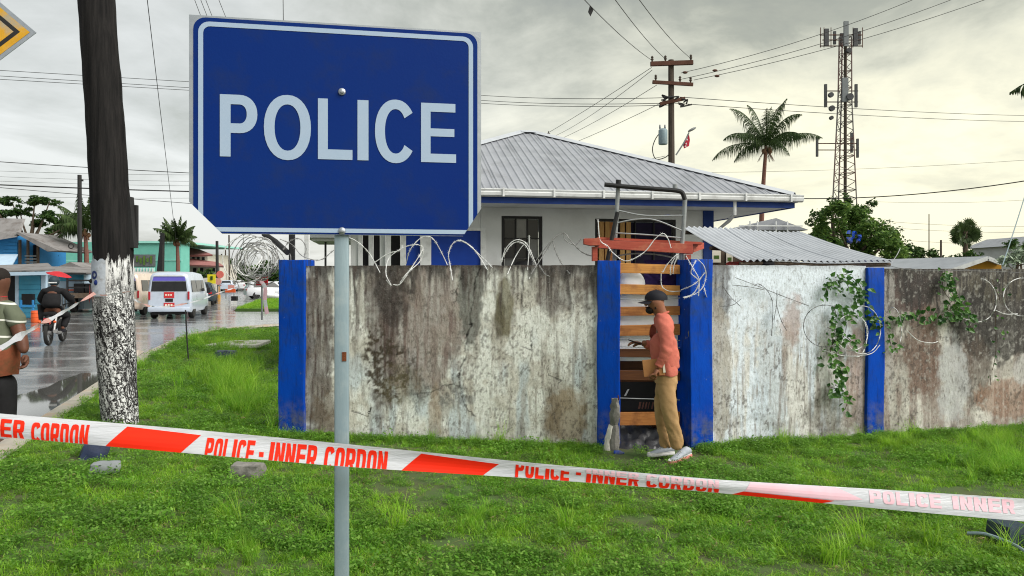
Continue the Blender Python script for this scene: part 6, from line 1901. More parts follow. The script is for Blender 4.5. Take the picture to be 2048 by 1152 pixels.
# upper blue house
hb = thing('blue_house', 'two storey blue boarded house with weathered grey roof at the left edge', 'house', tuple(at(30, 540, 46)))
MB().prism([at(-60, 535, 46), at(35, 535, 46), at(35, 471, 46), at(20, 474, 46), at(-60, 486, 46)], (0, 5, 0)).build('gable_wall', M['mid_blue'], hb, fixn=True)
for k in range(6):
    yy = 478 + k * 7
    box_px(max(6, 35 - (yy + 5 - 471) * 1.04), 34, yy, yy + 6, 45.95, 0.04, M['mid_blue'], 'board', hb)
MB().prism([at(-80, 437, 46.5), at(45, 440, 46.5), at(33, 474, 45.2), at(-80, 492, 45.2)], (0, 0.3, 0.1)).build('roof', M['grey_roof'], hb, fixn=True)
MB().prism([at(30, 466, 45.2), at(36, 464, 45.2), at(118, 501, 45.2), at(95, 503, 45.2)], (0, 4, 0)).build('lean_to_roof', M['grey_roof'], hb, fixn=True)
box_px(37, 75, 490, 540, 47.5, 0.2, M['dark'], 'dark_porch', hb)
for px in (40, 56, 76): MB().bar(at(px, 480, 46), at(px, 560, 46), 0.12, 0.12).build('porch_post', M['bark'], hb)
for k in range(4): MB().bar(at(50, 512 + k * 6, 45.9), at(73, 512 + k * 6, 45.9), 0.06, 0.06).build('porch_rail', M['iron_grey'], hb)
MB().prism([at(-80, 537, 44), at(22, 537, 44), at(36, 511, 45.5), at(-80, 511, 45.5)], (0, 0, 0.08)).build('white_awning', M['pale_blue'], hb, fixn=True)
# teal building
tb_ = thing('teal_building', 'large plain teal warehouse wall beyond the street', 'building', tuple(at(250, 556, 90)))
box_px(100, 262, 484, 575, 90, 2.5, M['teal'], 'wall', tb_)
box_px(262, 361, 484, 575, 89.5, 2.5, M['teal'], 'wall', tb_)
box_px(258, 365, 482, 486, 89.2, 20, M['teal_light'], 'parapet', tb_)
box_px(266, 310, 509, 533, 89.3, 0.15, M['glass_mid'], 'window', tb_)
for k in range(5): box_px(272 + k * 7, 276 + k * 7, 512 + (k % 2) * 4, 524 + (k % 3) * 3, 89.2, 0.05, M['leaf_mid'], 'window_poster', tb_)
box_px(266, 308, 535, 545, 88.5, 0.2, M['teal_light'], 'balcony_rail', tb_)
for k in range(7): box_px(268 + k * 6, 270 + k * 6, 536, 546, 88.3, 0.1, M['white_trim'], 'baluster', tb_)
box_px(100, 365, 520, 521, 89.4, 0.1, M['teal_light'], 'wall_joint', tb_)
# cream house with rose roof
ch = thing('cream_house', 'cream house with two faded red roofs beyond the white minibus', 'house', tuple(at(395, 556, 100)))
box_px(374, 415, 508, 570, 100, 8, M['cream'], 'upper_wall', ch)
box_px(380, 440, 528, 572, 98, 6, M['cream'], 'lower_wall', ch)
MB().prism([at(366, 511, 97), at(425, 509, 97), at(400, 499, 101), at(372, 494, 101)], (0, 0.1, -0.2)).build('upper_roof', M['rose_roof'], ch, fixn=True)
MB().prism([at(376, 529, 95), at(448, 532, 95), at(436, 524, 98), at(380, 517, 98)], (0, 0.1, -0.2)).build('lower_roof', M['rose_roof'], ch, fixn=True)
MB().prism([at(362, 540, 96), at(376, 545, 96), at(376, 505, 96), at(370, 496, 96)], (0, 0.5, 0)).build('dark_side_wall', M['bark'], ch, fixn=True)
for px in (384, 394, 404): box_px(px, px + 5, 514, 520, 99.9, 0.1, M['glass'], 'window', ch)
for px in (386, 400, 424): box_px(px, px + 6, 536, 544, 97.9, 0.1, M['glass'], 'window', ch)
# walls and clutter at the end of the street
fw_ = thing('roadside_wall', 'low pale roadside wall beyond the minibus', 'wall', tuple(at(425, 575, 60)))
box_px(404, 432, 556, 585, 60, 0.2, M['concrete_pale'], 'wall_length', fw_)
kb = thing('dark_kiosk', 'dark low kiosk with a flat roof seen behind the pole and the minibus', 'kiosk', tuple(at(300, 590, 50)))
box_px(262, 330, 550, 590, 50, 3, M['dark'], 'walls', kb)
box_px(258, 335, 543, 548, 49.5, 4, M['concrete_pale'], 'flat_roof', kb)
# leaning black post
lp = thing('leaning_post', 'dark leaning post beside the teal building', 'post', tuple(at(318, 556, 60)))
MB().prism([at(313, 545, 60), at(324, 545, 60), at(325, 466, 60), at(321, 466, 60)], (0, 0.4, 0)).build('shaft', M['iron_black'], lp, fixn=True)
# poles along the street
for i, (px, y0, y1, Y, r0, lab) in enumerate((
        (160, 350, 625, 42, 0.11, 'slim dark pole rising from behind the blue shop left of the big pole'),
        (435, 482, 585, 75, 0.14, 'dark street pole right of the cream house'),
        (444, 508, 572, 110, 0.10, 'faint slim pole far down the street, nearer the dark street pole'),
        (452, 500, 572, 120, 0.10, 'faint slim pole far down the street between two others'),
        (459, 470, 575, 100, 0.10, 'faint slim pole far down the street left of the razor wire coil'))):
    u_ = thing('street_pole', lab, 'pole', tuple(at(px, y1, Y)))
    MB().tube([at(px, y1, Y), at(px - 1, y0, Y)], [r0 * 1.2, r0], 7).build('shaft', M['cable'] if i < 2 else M['wood_pole'], u_)
    if i == 0:
        MB().bar(at(156, 360, Y), at(166, 361, Y), 0.1, 0.1).build('bracket', M['cable'], u_)
        MB().tube(circ_pts := [at(142 + 5 * math.cos(a), 492 + 5 * math.sin(a), Y) for a in [k * math.pi / 8 for k in range(17)]], 0.03, 5).build('cable_ring', M['cable'], u_)
# street signs
def plate_sign(name, label, px, py, w_, h_, Y, m, round_=False, py_foot=585, cat='sign'):
    r = thing(name, label, cat, tuple(at(px, py_foot, Y)))
    if round_:
        MB().lathe(at(px, py, Y), [(w_, 0), (w_, 0.04)], 14, axis='y').build('plate', m, r)
    else:
        MB().box(at(px, py, Y), (w_ * 2, 0.04, h_ * 2)).build('plate', m, r)
    MB().tube([at(px, py_foot, Y + 0.08), at(px, py, Y + 0.08)], 0.012 if Y < 12 else 0.04, 6).build('post', M['iron_grey'], r)
    return r
M['yellow_sign'] = pm('bright_yellow_sign', (0.68, 0.60, 0.03), (0.6, 0.52, 0.03), 5, 0.5)
ysn = plate_sign('yellow_sign', 'small square yellow crossing sign by the roadside wall', 423, 558, 0.28, 0.32, 52, M['yellow_sign'], py_foot=590)
MB().box(at(423, 556, 51.94), (0.16, 0.02, 0.26)).build('black_symbol', M['leaf_deep'], ysn)
M['pink_sign'] = pm('faded_red_sign', (0.60, 0.16, 0.13), (0.5, 0.12, 0.1), 5, 0.5)
plate_sign('red_sign', 'faded red round sign next to the dark street pole', 440, 549, 0.30, 0.3, 60, M['pink_sign'], True, 590)
plate_sign('red_sign', 'faded pink round sign just below the red round sign', 436, 563, 0.26, 0.26, 58, M['tape_pink'], True, 590)
plate_sign('red_sign', 'red square plate hung at the foot of the razor wire coil', 524, 562, 0.07, 0.055, 9.4, M['red_cloth'], False, 640)
for i, px in enumerate((431, 438)):
    yp = thing('bollard', ['yellow bollard left of the orange barrier', 'yellow bollard touching the orange barrier'][i], 'bollard', tuple(at(px, 597, 63)))
    MB().tube([at(px, 597, 63), at(px, 573, 63)], 0.13, 8).build('shaft', M['yellow_wall'], yp)
ba = thing('orange_barrier', 'orange and white road barrier at the street corner', 'barrier', tuple(at(460, 592, 50)))
box_px(450, 470, 578, 585, 50, 0.1, M['orange'], 'board', ba)
box_px(456, 468, 570, 578, 50.2, 0.1, M['tape_pink'], 'board', ba)
for px in (452, 468): MB().bar(at(px, 585, 50), at(px, 598, 50), 0.05, 0.05).build('leg', M['iron_grey'], ba)
MB().box(at(469, 597, 49), (0.35, 0.3, 0.3)).build('ballast_bucket', M['dark'], ba)

# ================================================================== VEHICLES
M['van_white'] = pm('white_car_paint', (0.56, 0.58, 0.62), (0.50, 0.52, 0.56), 1.0, 0.25, coat=0.5, dirt=(0.40, 0.42, 0.44), dscale=2)
M['van_blue_grey'] = pm('pale_blue_car_paint', (0.44, 0.50, 0.60), (0.39, 0.45, 0.55), 1.5, 0.3, coat=0.4, dirt=(0.34, 0.38, 0.46), dscale=2)
M['cream_paint'] = pm('cream_car_paint', (0.60, 0.50, 0.42), (0.52, 0.42, 0.35), 1.5, 0.3, coat=0.4)
M['tyre'] = pm('tyre_rubber', (0.018, 0.018, 0.018), (0.03, 0.03, 0.03), 9, 0.8)
M['rim'] = pm('steel_rim', (0.30, 0.30, 0.31), (0.2, 0.2, 0.2), 9, 0.4, metal=0.5)
M['lamp_red'] = pm('red_lamp_lens', (0.35, 0.01, 0.02), (0.3, 0.01, 0.02), 9, 0.2)
M['lamp_clear'] = pm('clear_lamp_lens', (0.6, 0.62, 0.64), (0.5, 0.5, 0.52), 9, 0.15)
M['red_badge'] = pm('red_panel', (0.48, 0.02, 0.025), (0.4, 0.02, 0.025), 4, 0.4)
M['purple_band'] = pm('blue_purple_band', (0.09, 0.08, 0.42), (0.12, 0.10, 0.5), 6, 0.3)

def loft(secs, m, name, root, smooth=True, angle=40):
    """secs: list of point rings (same length)"""
    n = len(secs[0]); mb = MB()
    vs = [p for s in secs for p in s]
    fs = []
    for i in range(len(secs) - 1):
        for k in range(n):
            k2 = (k + 1) % n
            fs.append((i * n + k, i * n + k2, (i + 1) * n + k2, (i + 1) * n + k))
    fs.append(tuple(range(n))[::-1]); fs.append(tuple((len(secs) - 1) * n + k for k in range(n)))
    return mb.add(vs, fs).build(name, m, root, local=True, smooth=smooth, fixn=True, angle=angle)

def wheel(root, x, y, r, w_, side):
    wt = MB().lathe((x, y, r), [(r * 0.62, -w_ / 2), (r * 0.95, -w_ / 2), (r, -w_ * 0.3), (r, w_ * 0.3), (r * 0.95, w_ / 2), (r * 0.62, w_ / 2)], 22, axis='x').build('wheel', M['tyre'], root, local=True, smooth=True)
    MB().lathe((x + side * w_ * 0.40, y, r), [(r * 0.62, -w_ * 0.05), (r * 0.58, w_ * 0.02), (r * 0.2, -w_ * 0.02), (r * 0.12, w_ * 0.1)], 16, axis='x', rot=Matrix.Scale(side, 3, Vector((1, 0, 0))) if side < 0 else None).build('rim', M['rim'], wt, local=True, smooth=True)
    return wt

def minibus(label, loc, rz, body='van_white', group=None, detailed=True):
    root = thing('minibus', label, 'minibus', loc, rz, group)
    W, L, H = 1.72, 4.9, 1.98           # x across, y forward (rear at y=0)
    def ring(y, w_, z0, z1, zs, tumble):
        hw = w_ / 2; ht = hw * tumble
        return [(-hw * 0.94, y, z0), (-hw, y, z0 + 0.15), (-hw, y, zs), (-ht - 0.01, y, z1 - 0.16), (-ht * 0.93, y, z1 - 0.05), (-ht * 0.70, y, z1), (0, y, z1 + 0.02),
                (ht * 0.70, y, z1), (ht * 0.93, y, z1 - 0.05), (ht + 0.01, y, z1 - 0.16), (hw, y, zs), (hw, y, z0 + 0.15), (hw * 0.94, y, z0)]
    secs = [ring(0.10, W * 0.93, 0.34, 1.86, 1.02, 0.84), ring(0.02, W * 0.97, 0.30, 1.60, 1.02, 0.90)]
    # rear face leans forward toward the roof: build as stations along the length
    secs = [ring(0.0, W * 0.965, 0.30, 1.02 + 0.06, 1.0, 0.985)]
    secs = []
    for y, w_, z0, z1, tb__ in ((0.03, 0.93, 0.36, 1.84, 0.83), (0.10, 0.985, 0.28, 1.93, 0.86), (0.4, 1.0, 0.26, 1.97, 0.87), (2.2, 1.0, 0.26, 1.99, 0.87), (3.4, 1.0, 0.26, 1.95, 0.86), (3.95, 0.99, 0.27, 1.62, 0.90)):
        secs.append(ring(y, W * w_, z0, z1, 1.02, tb__))
    secs.append(ring(4.45, W * 0.97, 0.28, 1.20, 0.95, 0.93)); secs.append(ring(4.85, W * 0.90, 0.34, 0.98, 0.8, 0.92))
    loft(secs, M[body], 'body', root, angle=32)
    B = MB()
    # rear window, dark, with purple-blue band above
    def rearq(x0, x1, z0, z1, m, name, off=0.012, par=None):
        f = lambda z: 0.03 + max(0, z - 1.02) * 0.0 - off
        return MB().prism([(x0[0], f(z0), z0), (x0[1], f(z0), z0), (x1[1], f(z1), z1), (x1[0], f(z1), z1)], (0, 0.02, 0)).build(name, m, par or root, local=True, fixn=True)
    rearq((-0.70, 0.70), (-0.655, 0.655), 1.16, 1.58, M['glass'], 'rear_window')
    rearq((-0.65, 0.65), (-0.60, 0.60), 1.60, 1.78, M['purple_band'], 'window_band')
    rearq((-0.60, 0.60), (-0.56, 0.56), 1.795, 1.83, M['white_trim'], 'spoiler', 0.05)
    for s in (-1, 1):
        MB().box((s * 0.765, 0.02, 0.98), (0.075, 0.10, 0.34)).build('tail_light', M['lamp_red'], root, local=True, bevel=0.012)
    if detailed:
        rearq((-0.20, 0.20), (-0.20, 0.20), 0.88, 1.13, M['red_badge'], 'red_panel', 0.016)
        rearq((-0.21, 0.21), (-0.21, 0.21), 0.46, 0.68, M['red_badge'], 'number_plate', 0.016)
        rearq((-0.15, 0.15), (-0.15, 0.15), 0.72, 0.85, M['glass'], 'handle_recess', 0.014)
        for k in range(3):
            rearq((-0.15 + k * 0.10, -0.09 + k * 0.10), (-0.15 + k * 0.10, -0.09 + k * 0.10), 0.98, 1.04, M['paper'], 'lettering', 0.020)
            rearq((-0.16 + k * 0.11, -0.09 + k * 0.11), (-0.16 + k * 0.11, -0.09 + k * 0.11), 0.53, 0.62, M['paper'], 'lettering', 0.020)
    MB().box((0, -0.01, 0.40), (W * 0.95, 0.16, 0.20)).build('bumper', M[body], root, local=True, bevel=0.04, smooth=True)
    MB().box((0, 0.08, 0.24), (W * 0.80, 0.10, 0.10)).build('underbody', M['dark'], root, local=True)
    for s in (-1, 1):
        for (y0, y1) in ((0.35, 1.35), (1.42, 2.55), (2.66, 3.35)):
            a0 = 0.862; a1 = 0.785
            MB().prism([(s * a0, y0, 1.13), (s * a0, y1, 1.13), (s * a1, y1 - 0.02, 1.62), (s * a1, y0 + 0.03, 1.62)], (s * 0.012, 0, 0)).build('side_window', M['glass'], root, local=True, fixn=True)
        MB().box((s * 1.0, 3.5, 1.15), (0.16, 0.10, 0.26)).build('wing_mirror', M['dark'], root, local=True, bevel=0.02)
    for (x, y) in ((-0.75, 0.85), (0.75, 0.85), (-0.75, 3.85), (0.75, 3.85)):
        wheel(root, x, y, 0.33, 0.20, -1 if x < 0 else 1)
    for s in (-1, 1): MB().box((s * 0.3, 0.4, 0.22), (0.16, 0.6, 0.14)).build('silencer' if s > 0 else 'spare_carrier', M['dark'], root, local=True)
    return root
# heading of the road
RH = math.atan2(0.33, 1.0)
pv = gp(338, 638, 0)
minibus('white and pale blue minibus with red number plate driving away on the wet road', (pv.x, pv.y, 0.0), R(13), 'van_blue_grey')
pv = at(262, 625, 36)
mbs = minibus('cream minibus parked behind the big wooden pole', (at(240, 600, 34).x, 34, 0.0), R(10), 'cream_paint', detailed=False)

def car(label, loc, rz, paint, group=None, L=4.2, W=1.68, H=1.45, name='parked_car', cat='car'):
    root = thing(name, label, cat, loc, rz, group)
    def ring(y, w_, z0, z1):
        hw = w_ / 2
        return [(-hw * .93, y, z0), (-hw, y, z0 + 0.14), (-hw, y, z1 - 0.12), (-hw * .9, y, z1 - 0.02), (0, y, z1), (hw * .9, y, z1 - 0.02), (hw, y, z1 - 0.12), (hw, y, z0 + 0.14), (hw * .93, y, z0)]
    loft([ring(0, W * .88, .34, .86), ring(.12, W * .97, .26, .94), ring(1, W, .22, .96), ring(2.8, W, .22, .94), ring(3.7, W * .98, .24, .84), ring(L, W * .85, .34, .66)], M[paint], 'body', root)
    def r2(y, w_, z0, z1):
        hw = w_ / 2
        return [(-hw, y, z0), (-hw * .98, y, z0 + 0.02), (-hw * .80, y, z1 - 0.05), (-hw * .6, y, z1), (hw * .6, y, z1), (hw * .80, y, z1 - 0.05), (hw * .98, y, z0 + 0.02), (hw, y, z0)]
    loft([r2(.08, W * .9, .92, .95), r2(.40, W * .93, .92, H - .04), r2(1.6, W * .93, .92, H), r2(2.3, W * .92, .92, H - .05), r2(3.0, W * .9, .9, .95)], M[paint], 'cabin', root)
    MB().prism([(-.60, .14, 1.0), (.60, .14, 1.0), (.50, .335, H - .12), (-.50, .335, H - .12)], (0, -0.012, 0.004)).build('rear_window', M['glass'], root, local=True, fixn=True)
    for s in (-1, 1):
        MB().prism([(s * .775, .55, .98), (s * .775, 2.65, .98), (s * .655, 2.2, H - .10), (s * .655, .62, H - .10)], (s * .012, 0, 0.002)).build('side_window', M['glass'], root, local=True, fixn=True)
        MB().box((s * .66, -0.0, .78), (.2, .04, .14)).build('tail_light', M['lamp_red'], root, local=True)
    for (x, y) in ((-.74, .75), (.74, .75), (-.74, 3.3), (.74, 3.3)): wheel(root, x, y, .3, .18, -1 if x < 0 else 1)
    return root
def at_g(px, Y): return ((px - HX) / FPX * Y, Y, 0.0)
car('white hatchback parked at the far corner just left of the coil', at_g(490, 62), R(-60), 'van_white', L=4.2)
car('silver car parked beyond the traffic island right of the coil', at_g(535, 66), R(-40), 'van_white')
car('pale blue car far down the street past the barrier', at_g(452, 95), R(10), 'van_blue_grey')
car('white car far down the street behind the orange barrier', at_g(478, 100), R(20), 'van_white')
car('dark car just showing to the right of the minibus', at_g(398, 47), R(18), 'stone_dark')
# truck behind the pole
tr_ = thing('parked_truck', 'dark parked truck with an open steel frame body left of the big pole', 'truck', at_g(172, 37), R(14))
MB().box((0, 2.0, 0.85), (1.9, 3.6, 0.25)).build('flatbed', M['bark'], tr_, local=True)
MB().box((0, 4.6, 1.15), (1.8, 1.5, 1.5)).build('cab', M['red_badge'], tr_, local=True, bevel=0.12, smooth=True)
for x in (-0.9, 0.9):
    for y in (0.25, 3.7): MB().bar((x, y, 0.95), (x, y, 1.95), 0.08, 0.08).build('frame_post', M['iron_black'], tr_, local=True)
for z in (1.25, 1.6, 1.93):
    MB().bar((-0.9, 0.25, z), (0.9, 0.25, z), 0.06, 0.08).build('frame_rail', M['iron_black'], tr_, local=True)
    for x in (-0.9, 0.9): MB().bar((x, 0.25, z), (x, 3.7, z), 0.05, 0.07).build('frame_rail', M['iron_black'], tr_, local=True)
for k in range(3): MB().box((-0.5 + k * 0.5, 1.2, 1.22), (0.44, 1.2, 0.45)).build('cargo_box', M['dark'], tr_, local=True)
for (x, y) in ((-.8, .9), (.8, .9), (-.8, 4.5), (.8, 4.5)): wheel(tr_, x, y, .38, .24, -1 if x < 0 else 1)
# pile of white goods beyond the island
wg = thing('white_sacks', 'heap of white sacks beyond the traffic island', 'sacks', at_g(555, 58))
r_ = random.Random(12)
for k in range(5):
    MB().ball(at(546 + r_.uniform(-10, 14), 592 + r_.uniform(-7, 6), 58 + r_.uniform(-.5, .5)), (0.4, 0.3, 0.22), 9, 6).build('sack', M['white_bag'], wg, smooth=True)

# trees on the left
tb = []
for (px, py, r0) in ((-20, 400, 1.1), (25, 405, 1.0), (70, 398, 1.1), (100, 402, 0.9), (40, 425, 0.9), (0, 430, 1.2), (90, 430, 1.1), (70, 445, 0.9), (120, 440, 1.0), (140, 455, 0.9), (110, 460, 0.9), (150, 435, 0.7), (85, 490, 0.6), (-30, 450, 1.2)):
    tb.append((at(px, py, 62 + rnd.uniform(-1.5, 1.5)), r0))
tree('spreading_tree', 'wide flat topped dark green tree above the blue house', at(62, 570, 62), at(60, 480, 62), tb, None, 420, 0.15, 41, 'leaf_deep', 0.28, 0.45)
palm('coconut_palm', 'coconut palm half hidden behind the big wooden pole', at(170, 600, 48), at(170, 458, 48), 18, 2.3, 12, 0.15, 0.75, 1.3, bend=0.1, lw=0.08)
palm('coconut_palm', 'dark bushy palm standing right of the pole before the teal wall', at(356, 600, 62), at(354, 478, 62), 22, 1.9, 13, 0.17, 0.7, 1.25, bend=0.05, lw=0.09)
tree('leafy_bush', 'green bush below the porch of the blue house', at(92, 560, 50), at(92, 530, 50), [(at(85, 520, 50), 0.5), (at(97, 512, 50), 0.5)], None, 260, 0.12, 44, 'leaf_mid', 0.06)
tree('leafy_bush', 'dark shrubs at the roadside right of the minibus roof', at(410, 580, 62), at(410, 560, 62), [(at(400, 550, 62), 0.6), (at(415, 547, 62), 0.6), (at(428, 552, 62), 0.4)], None, 200, 0.14, 45, 'leaf_deep', 0.05)
# ================================================================== PEOPLE
def skin(name, chains, m, parent, sub=2, root_idx=0, gain=1.0):
    """chains: list of lists of (key, (x,y,z), rx, ry) ; repeated keys join"""
    idx = {}; vs = []; rad = []; es = []
    for ch in chains:
        prev = None
        for it in ch:
            key = it[0]
            if key not in idx:
                idx[key] = len(vs); vs.append(Vector(it[1])); rad.append((it[2] * gain, (it[3] if len(it) > 3 else it[2]) * gain))
            if prev is not None: es.append((prev, idx[key]))
            prev = idx[key]
    off = OFF.get(parent.name, Vector((0, 0, 0))) if parent is not None else Vector((0, 0, 0))
    me = bpy.data.meshes.new(name)
    me.from_pydata([tuple(v_ - off) for v_ in vs], es, [])
    o = bpy.data.objects.new(name, me); COL.objects.link(o)
    md = o.modifiers.new('skin', 'SKIN'); md.use_smooth_shade = True; md.branch_smoothing = 0.6
    if not me.skin_vertices:
        bpy.context.view_layer.objects.active = o
    sv = me.skin_vertices[0].data if me.skin_vertices else None
    if sv is None:
        o.select_set(True)
        bpy.ops.mesh.customdata_skin_add()
        sv = me.skin_vertices[0].data
    for i, r_ in enumerate(rad):
        sv[i].radius = r_; sv[i].use_root = (i == root_idx)
    ms = o.modifiers.new('sub', 'SUBSURF'); ms.levels = sub; ms.render_levels = sub
    bpy.context.view_layer.update()
    dg = bpy.context.evaluated_depsgraph_get()
    nm = bpy.data.meshes.new_from_object(o.evaluated_get(dg))
    o.modifiers.clear(); o.data = nm; nm.name = name
    nm.materials.clear(); nm.materials.append(m); nm.shade_smooth()
    bpy.data.meshes.remove(me)
    if parent is not None:
        o.parent = parent; OFF[o.name] = off
    return o

def cloth_tube(name, rings, m, parent, seed=1, amp=.012, n=40):
    mb = MB(); vs = []
    for j, (c_, rx, ry) in enumerate(rings):
        for k in range(n):
            a_ = 2 * math.pi * k / n
            f_ = 1 + amp * 8 * (fbm(np.array([math.cos(a_) * 2.2 + 5]), np.array([math.sin(a_) * 2.2 + j * .35]), seed, 3)[0] - .5)
            vs.append(c_ + Vector((rx * math.cos(a_) * f_, ry * math.sin(a_) * f_, 0.004 * math.sin(5 * a_ + seed))))
    mb.add(vs, [(j * n + k, j * n + (k + 1) % n, (j + 1) * n + (k + 1) % n, (j + 1) * n + k) for j in range(len(rings) - 1) for k in range(n)])
    return mb.build(name, m, parent, smooth=True, angle=80)

def hand(name, wrist, dirv, palmn, m, parent, s=1.0, curl=0.6, right=False):
    """hand with palm, four fingers and thumb; dirv = pointing direction, palmn = palm normal"""
    d = Vector(dirv).normalized(); n = (Vector(palmn) - d * d.dot(Vector(palmn))).normalized()
    side = d.cross(n) * (1 if right else -1)
    w_ = Vector(wrist)
    mb_ch = []
    base = ('w', w_, .030 * s, .022 * s)
    palm = ('p', w_ + d * .045 * s, .044 * s, .020 * s)
    mb_ch.append([base, palm, ('k', w_ + d * .085 * s, .044 * s, .018 * s)])
    for i, (o_, L) in enumerate(((-.030, .062), (-.010, .072), (.010, .068), (.029, .054))):
        a = w_ + d * .088 * s + side * o_ * s
        p = a; v_ = d.copy(); ch = [('f%d' % i, a,   .0125 * s)]
        for j in range(3):
            v_ = (v_ * math.cos(curl * (0.6 + 0.3 * j)) + n * math.sin(curl * (0.6 + 0.3 * j))).normalized()
            p = p + v_ * L * s * (0.44, 0.32, 0.24)[j]
            ch.append(('f%d_%d' % (i, j), p, (.0118, .0105, .0085)[j] * s))
        mb_ch.append([('k', w_, .03), ch[0]] + ch[1:])
    t0 = w_ + d * .03 * s - side * .026 * s
    mb_ch.append([palm, ('t0', t0, .016 * s), ('t1', t0 + (d * .6 - side * .6 + n * .35).normalized() * .035 * s, .0135 * s), ('t2', t0 + (d * .8 - side * .35 + n * .55).normalized() * .062 * s, .011 * s)])
    return skin(name, mb_ch, m, parent, 2)

# ---- man in the coral jumper at the gate, seen from his left side, facing the slats
GY = 7.62
def g(px, py, dy=0.0): return at(px, py, GY + dy)
man = thing('person', 'man in coral jumper, khaki trousers and black cap looking through the gate', 'person', tuple(g(1345, 922)))
# body (continuous): pelvis, torso, neck, head, arms, legs
body = [
    [('pel', g(1331, 736), .095, .12), ('wai', g(1329, 705), .09, .115), ('che', g(1328, 668), .085, .115), ('sho', g(1329, 647), .065, .105), ('nec', g(1325, 629), .068, .068), ('hd0', g(1317, 619), .086, .076), ('hd1', g(1310, 606), .116, .098), ('hd2', g(1311, 592), .105, .094)],
    [('sho', g(1329, 647), .065, .105), ('shL', g(1329, 655, -.16), .030), ('elL', g(1332, 694, -.23), .046), ('wrL', g(1316, 733, -.21), .034)],
    [('sho', g(1329, 647), .065, .105), ('shR', g(1322, 655, .15), .030), ('elR', g(1310, 692, .22), .046), ('wrR', g(1283, 686, .16), .034)],
    [('pel', g(1331, 736), .095, .12), ('hiL', g(1332, 764, -.08), .07), ('knL', g(1337, 815, -.10), .05), ('anL', g(1354, 899, -.08), .042)],
    [('pel', g(1331, 736), .095, .12), ('hiR', g(1328, 764, .08), .07), ('knR', g(1327, 815, .10), .05), ('anR', g(1336, 895, .12), .042)],
]
skin('body', body, M['skin'], man, 2)
# face: brow, nose, lips, ear, eyes, beard
hd = g(1311, 604)
MB().ball(hd + Vector((-.094, 0, -.016)), (.022, .016, .026), 10, 8, Matrix.Rotation(R(20), 3, 'Y')).build('nose', M['skin'], man, smooth=True)
MB().ball(hd + Vector((-.056, 0, -.082)), (.046, .064, .040), 12, 9).build('beard', M['hair'], man, smooth=True)
MB().ball(hd + Vector((-.096, 0, -.052)), (.014, .022, .006), 8, 6).build('lips', M['skin_dark'], man, smooth=True)
for s in (-1, 1):
    MB().ball(hd + Vector((.012, s * .078, -.012)), (.019, .009, .030), 10, 8).build('ear', M['skin'], man, smooth=True)
    MB().ball(hd + Vector((-.078, s * .032, .006)), (.008, .012, .008), 8, 6).build('eye', M['shoe_white'], man, smooth=True)
    MB().ball(hd + Vector((-.084, s * .032, .006)), (.004, .005, .005), 8, 6).build('pupil', M['hair'], man, smooth=True)
MB().tube([hd + Vector((-.012, -.080, .01)), hd + Vector((-.014, -.076, -.07))], .012, 6).build('sideburn', M['hair'], man, smooth=True)
# cap: dome, band and brim
mb = MB()
vs = []; n_ = 22; mrows = 8
cc0 = hd + Vector((.006, 0, .022))
for i in range(mrows + 1):
    th = math.pi / 2 * i / mrows
    for k in range(n_):
        a = 2 * math.pi * k / n_
        vs.append(cc0 + Vector((.118 * math.cos(th) * math.cos(a), .100 * math.cos(th) * math.sin(a), .100 * math.sin(th) ** 0.85 + .012 * math.cos(a) * 0)))
fs = [(i * n_ + k, i * n_ + (k + 1) % n_, (i + 1) * n_ + (k + 1) % n_, (i + 1) * n_ + k) for i in range(mrows) for k in range(n_)]
mb.add(vs, fs); cap = mb.build('cap', M['cap'], man, smooth=True, angle=60)
MB().ball(cc0 + Vector((0, 0, .100)), .009, 8, 5).build('cap_button', M['cap'], cap)
vs = []
for j in range(5):
    for k in range(9):
        a = R(-62 + 124 * k / 8); rr_ = .104 + .072 * j / 4
        vs.append(cc0 + Vector((-rr_ * math.cos(a) - .012 * (j / 4), rr_ * math.sin(a) * .80, -.006 - .022 * (j / 4) - .016 * abs(math.sin(a)) * (j / 4))))
MB().add(vs, [(j * 9 + k, j * 9 + k + 1, (j + 1) * 9 + k + 1, (j + 1) * 9 + k) for j in range(4) for k in range(8)] ).build('cap_brim', M['cap'], cap, smooth=True)
# jumper
jump = [
    [('p', g(1332, 749), .175, .195), ('w', g(1330, 722), .172, .190), ('m', g(1327, 692), .168, .192), ('c', g(1326, 664), .168, .195), ('s', g(1328, 643), .135, .175), ('n', g(1326, 620), .096, .092)],
    [('s', g(1328, 643), .135, .175), ('sl', g(1329, 652, -.175), .108), ('ua', g(1332, 674, -.215), .090), ('el', g(1334, 697, -.24), .076), ('fa', g(1326, 717, -.235), .070), ('wr', g(1314, 737, -.212), .055)],
    [('s', g(1328, 643), .135, .175), ('sr', g(1319, 652, .175), .088), ('ur', g(1312, 676, .21), .080), ('er', g(1308, 694, .22), .074), ('wrr', g(1288, 688, .165), .054)],
]
jo = skin('jumper', jump, M['shirt_coral'], man, 3, gain=0.83)
# folds in the jumper
for v_ in jo.data.vertices:
    c_ = v_.co
    k = fbm(np.array([c_.x * 9.0 + c_.y * 3]), np.array([c_.z * 22.0 + c_.x * 12]), 5, 3)[0] - 0.5
    low_ = max(0.0, min(1.0, (1.15 - (c_.z + man.location.z + 0.2)) / 0.5)) 
    v_.co = c_ + v_.normal * k * (0.030 + 0.022 * low_)
MB().tube([g(1324, 626) + Vector((.066 * math.cos(a), .064 * math.sin(a), .002 + .012 * math.cos(a))) for a in [k * math.pi / 8 for k in range(17)]], .009, 6, caps=False).build('collar', M['shirt_coral'], man, smooth=True)
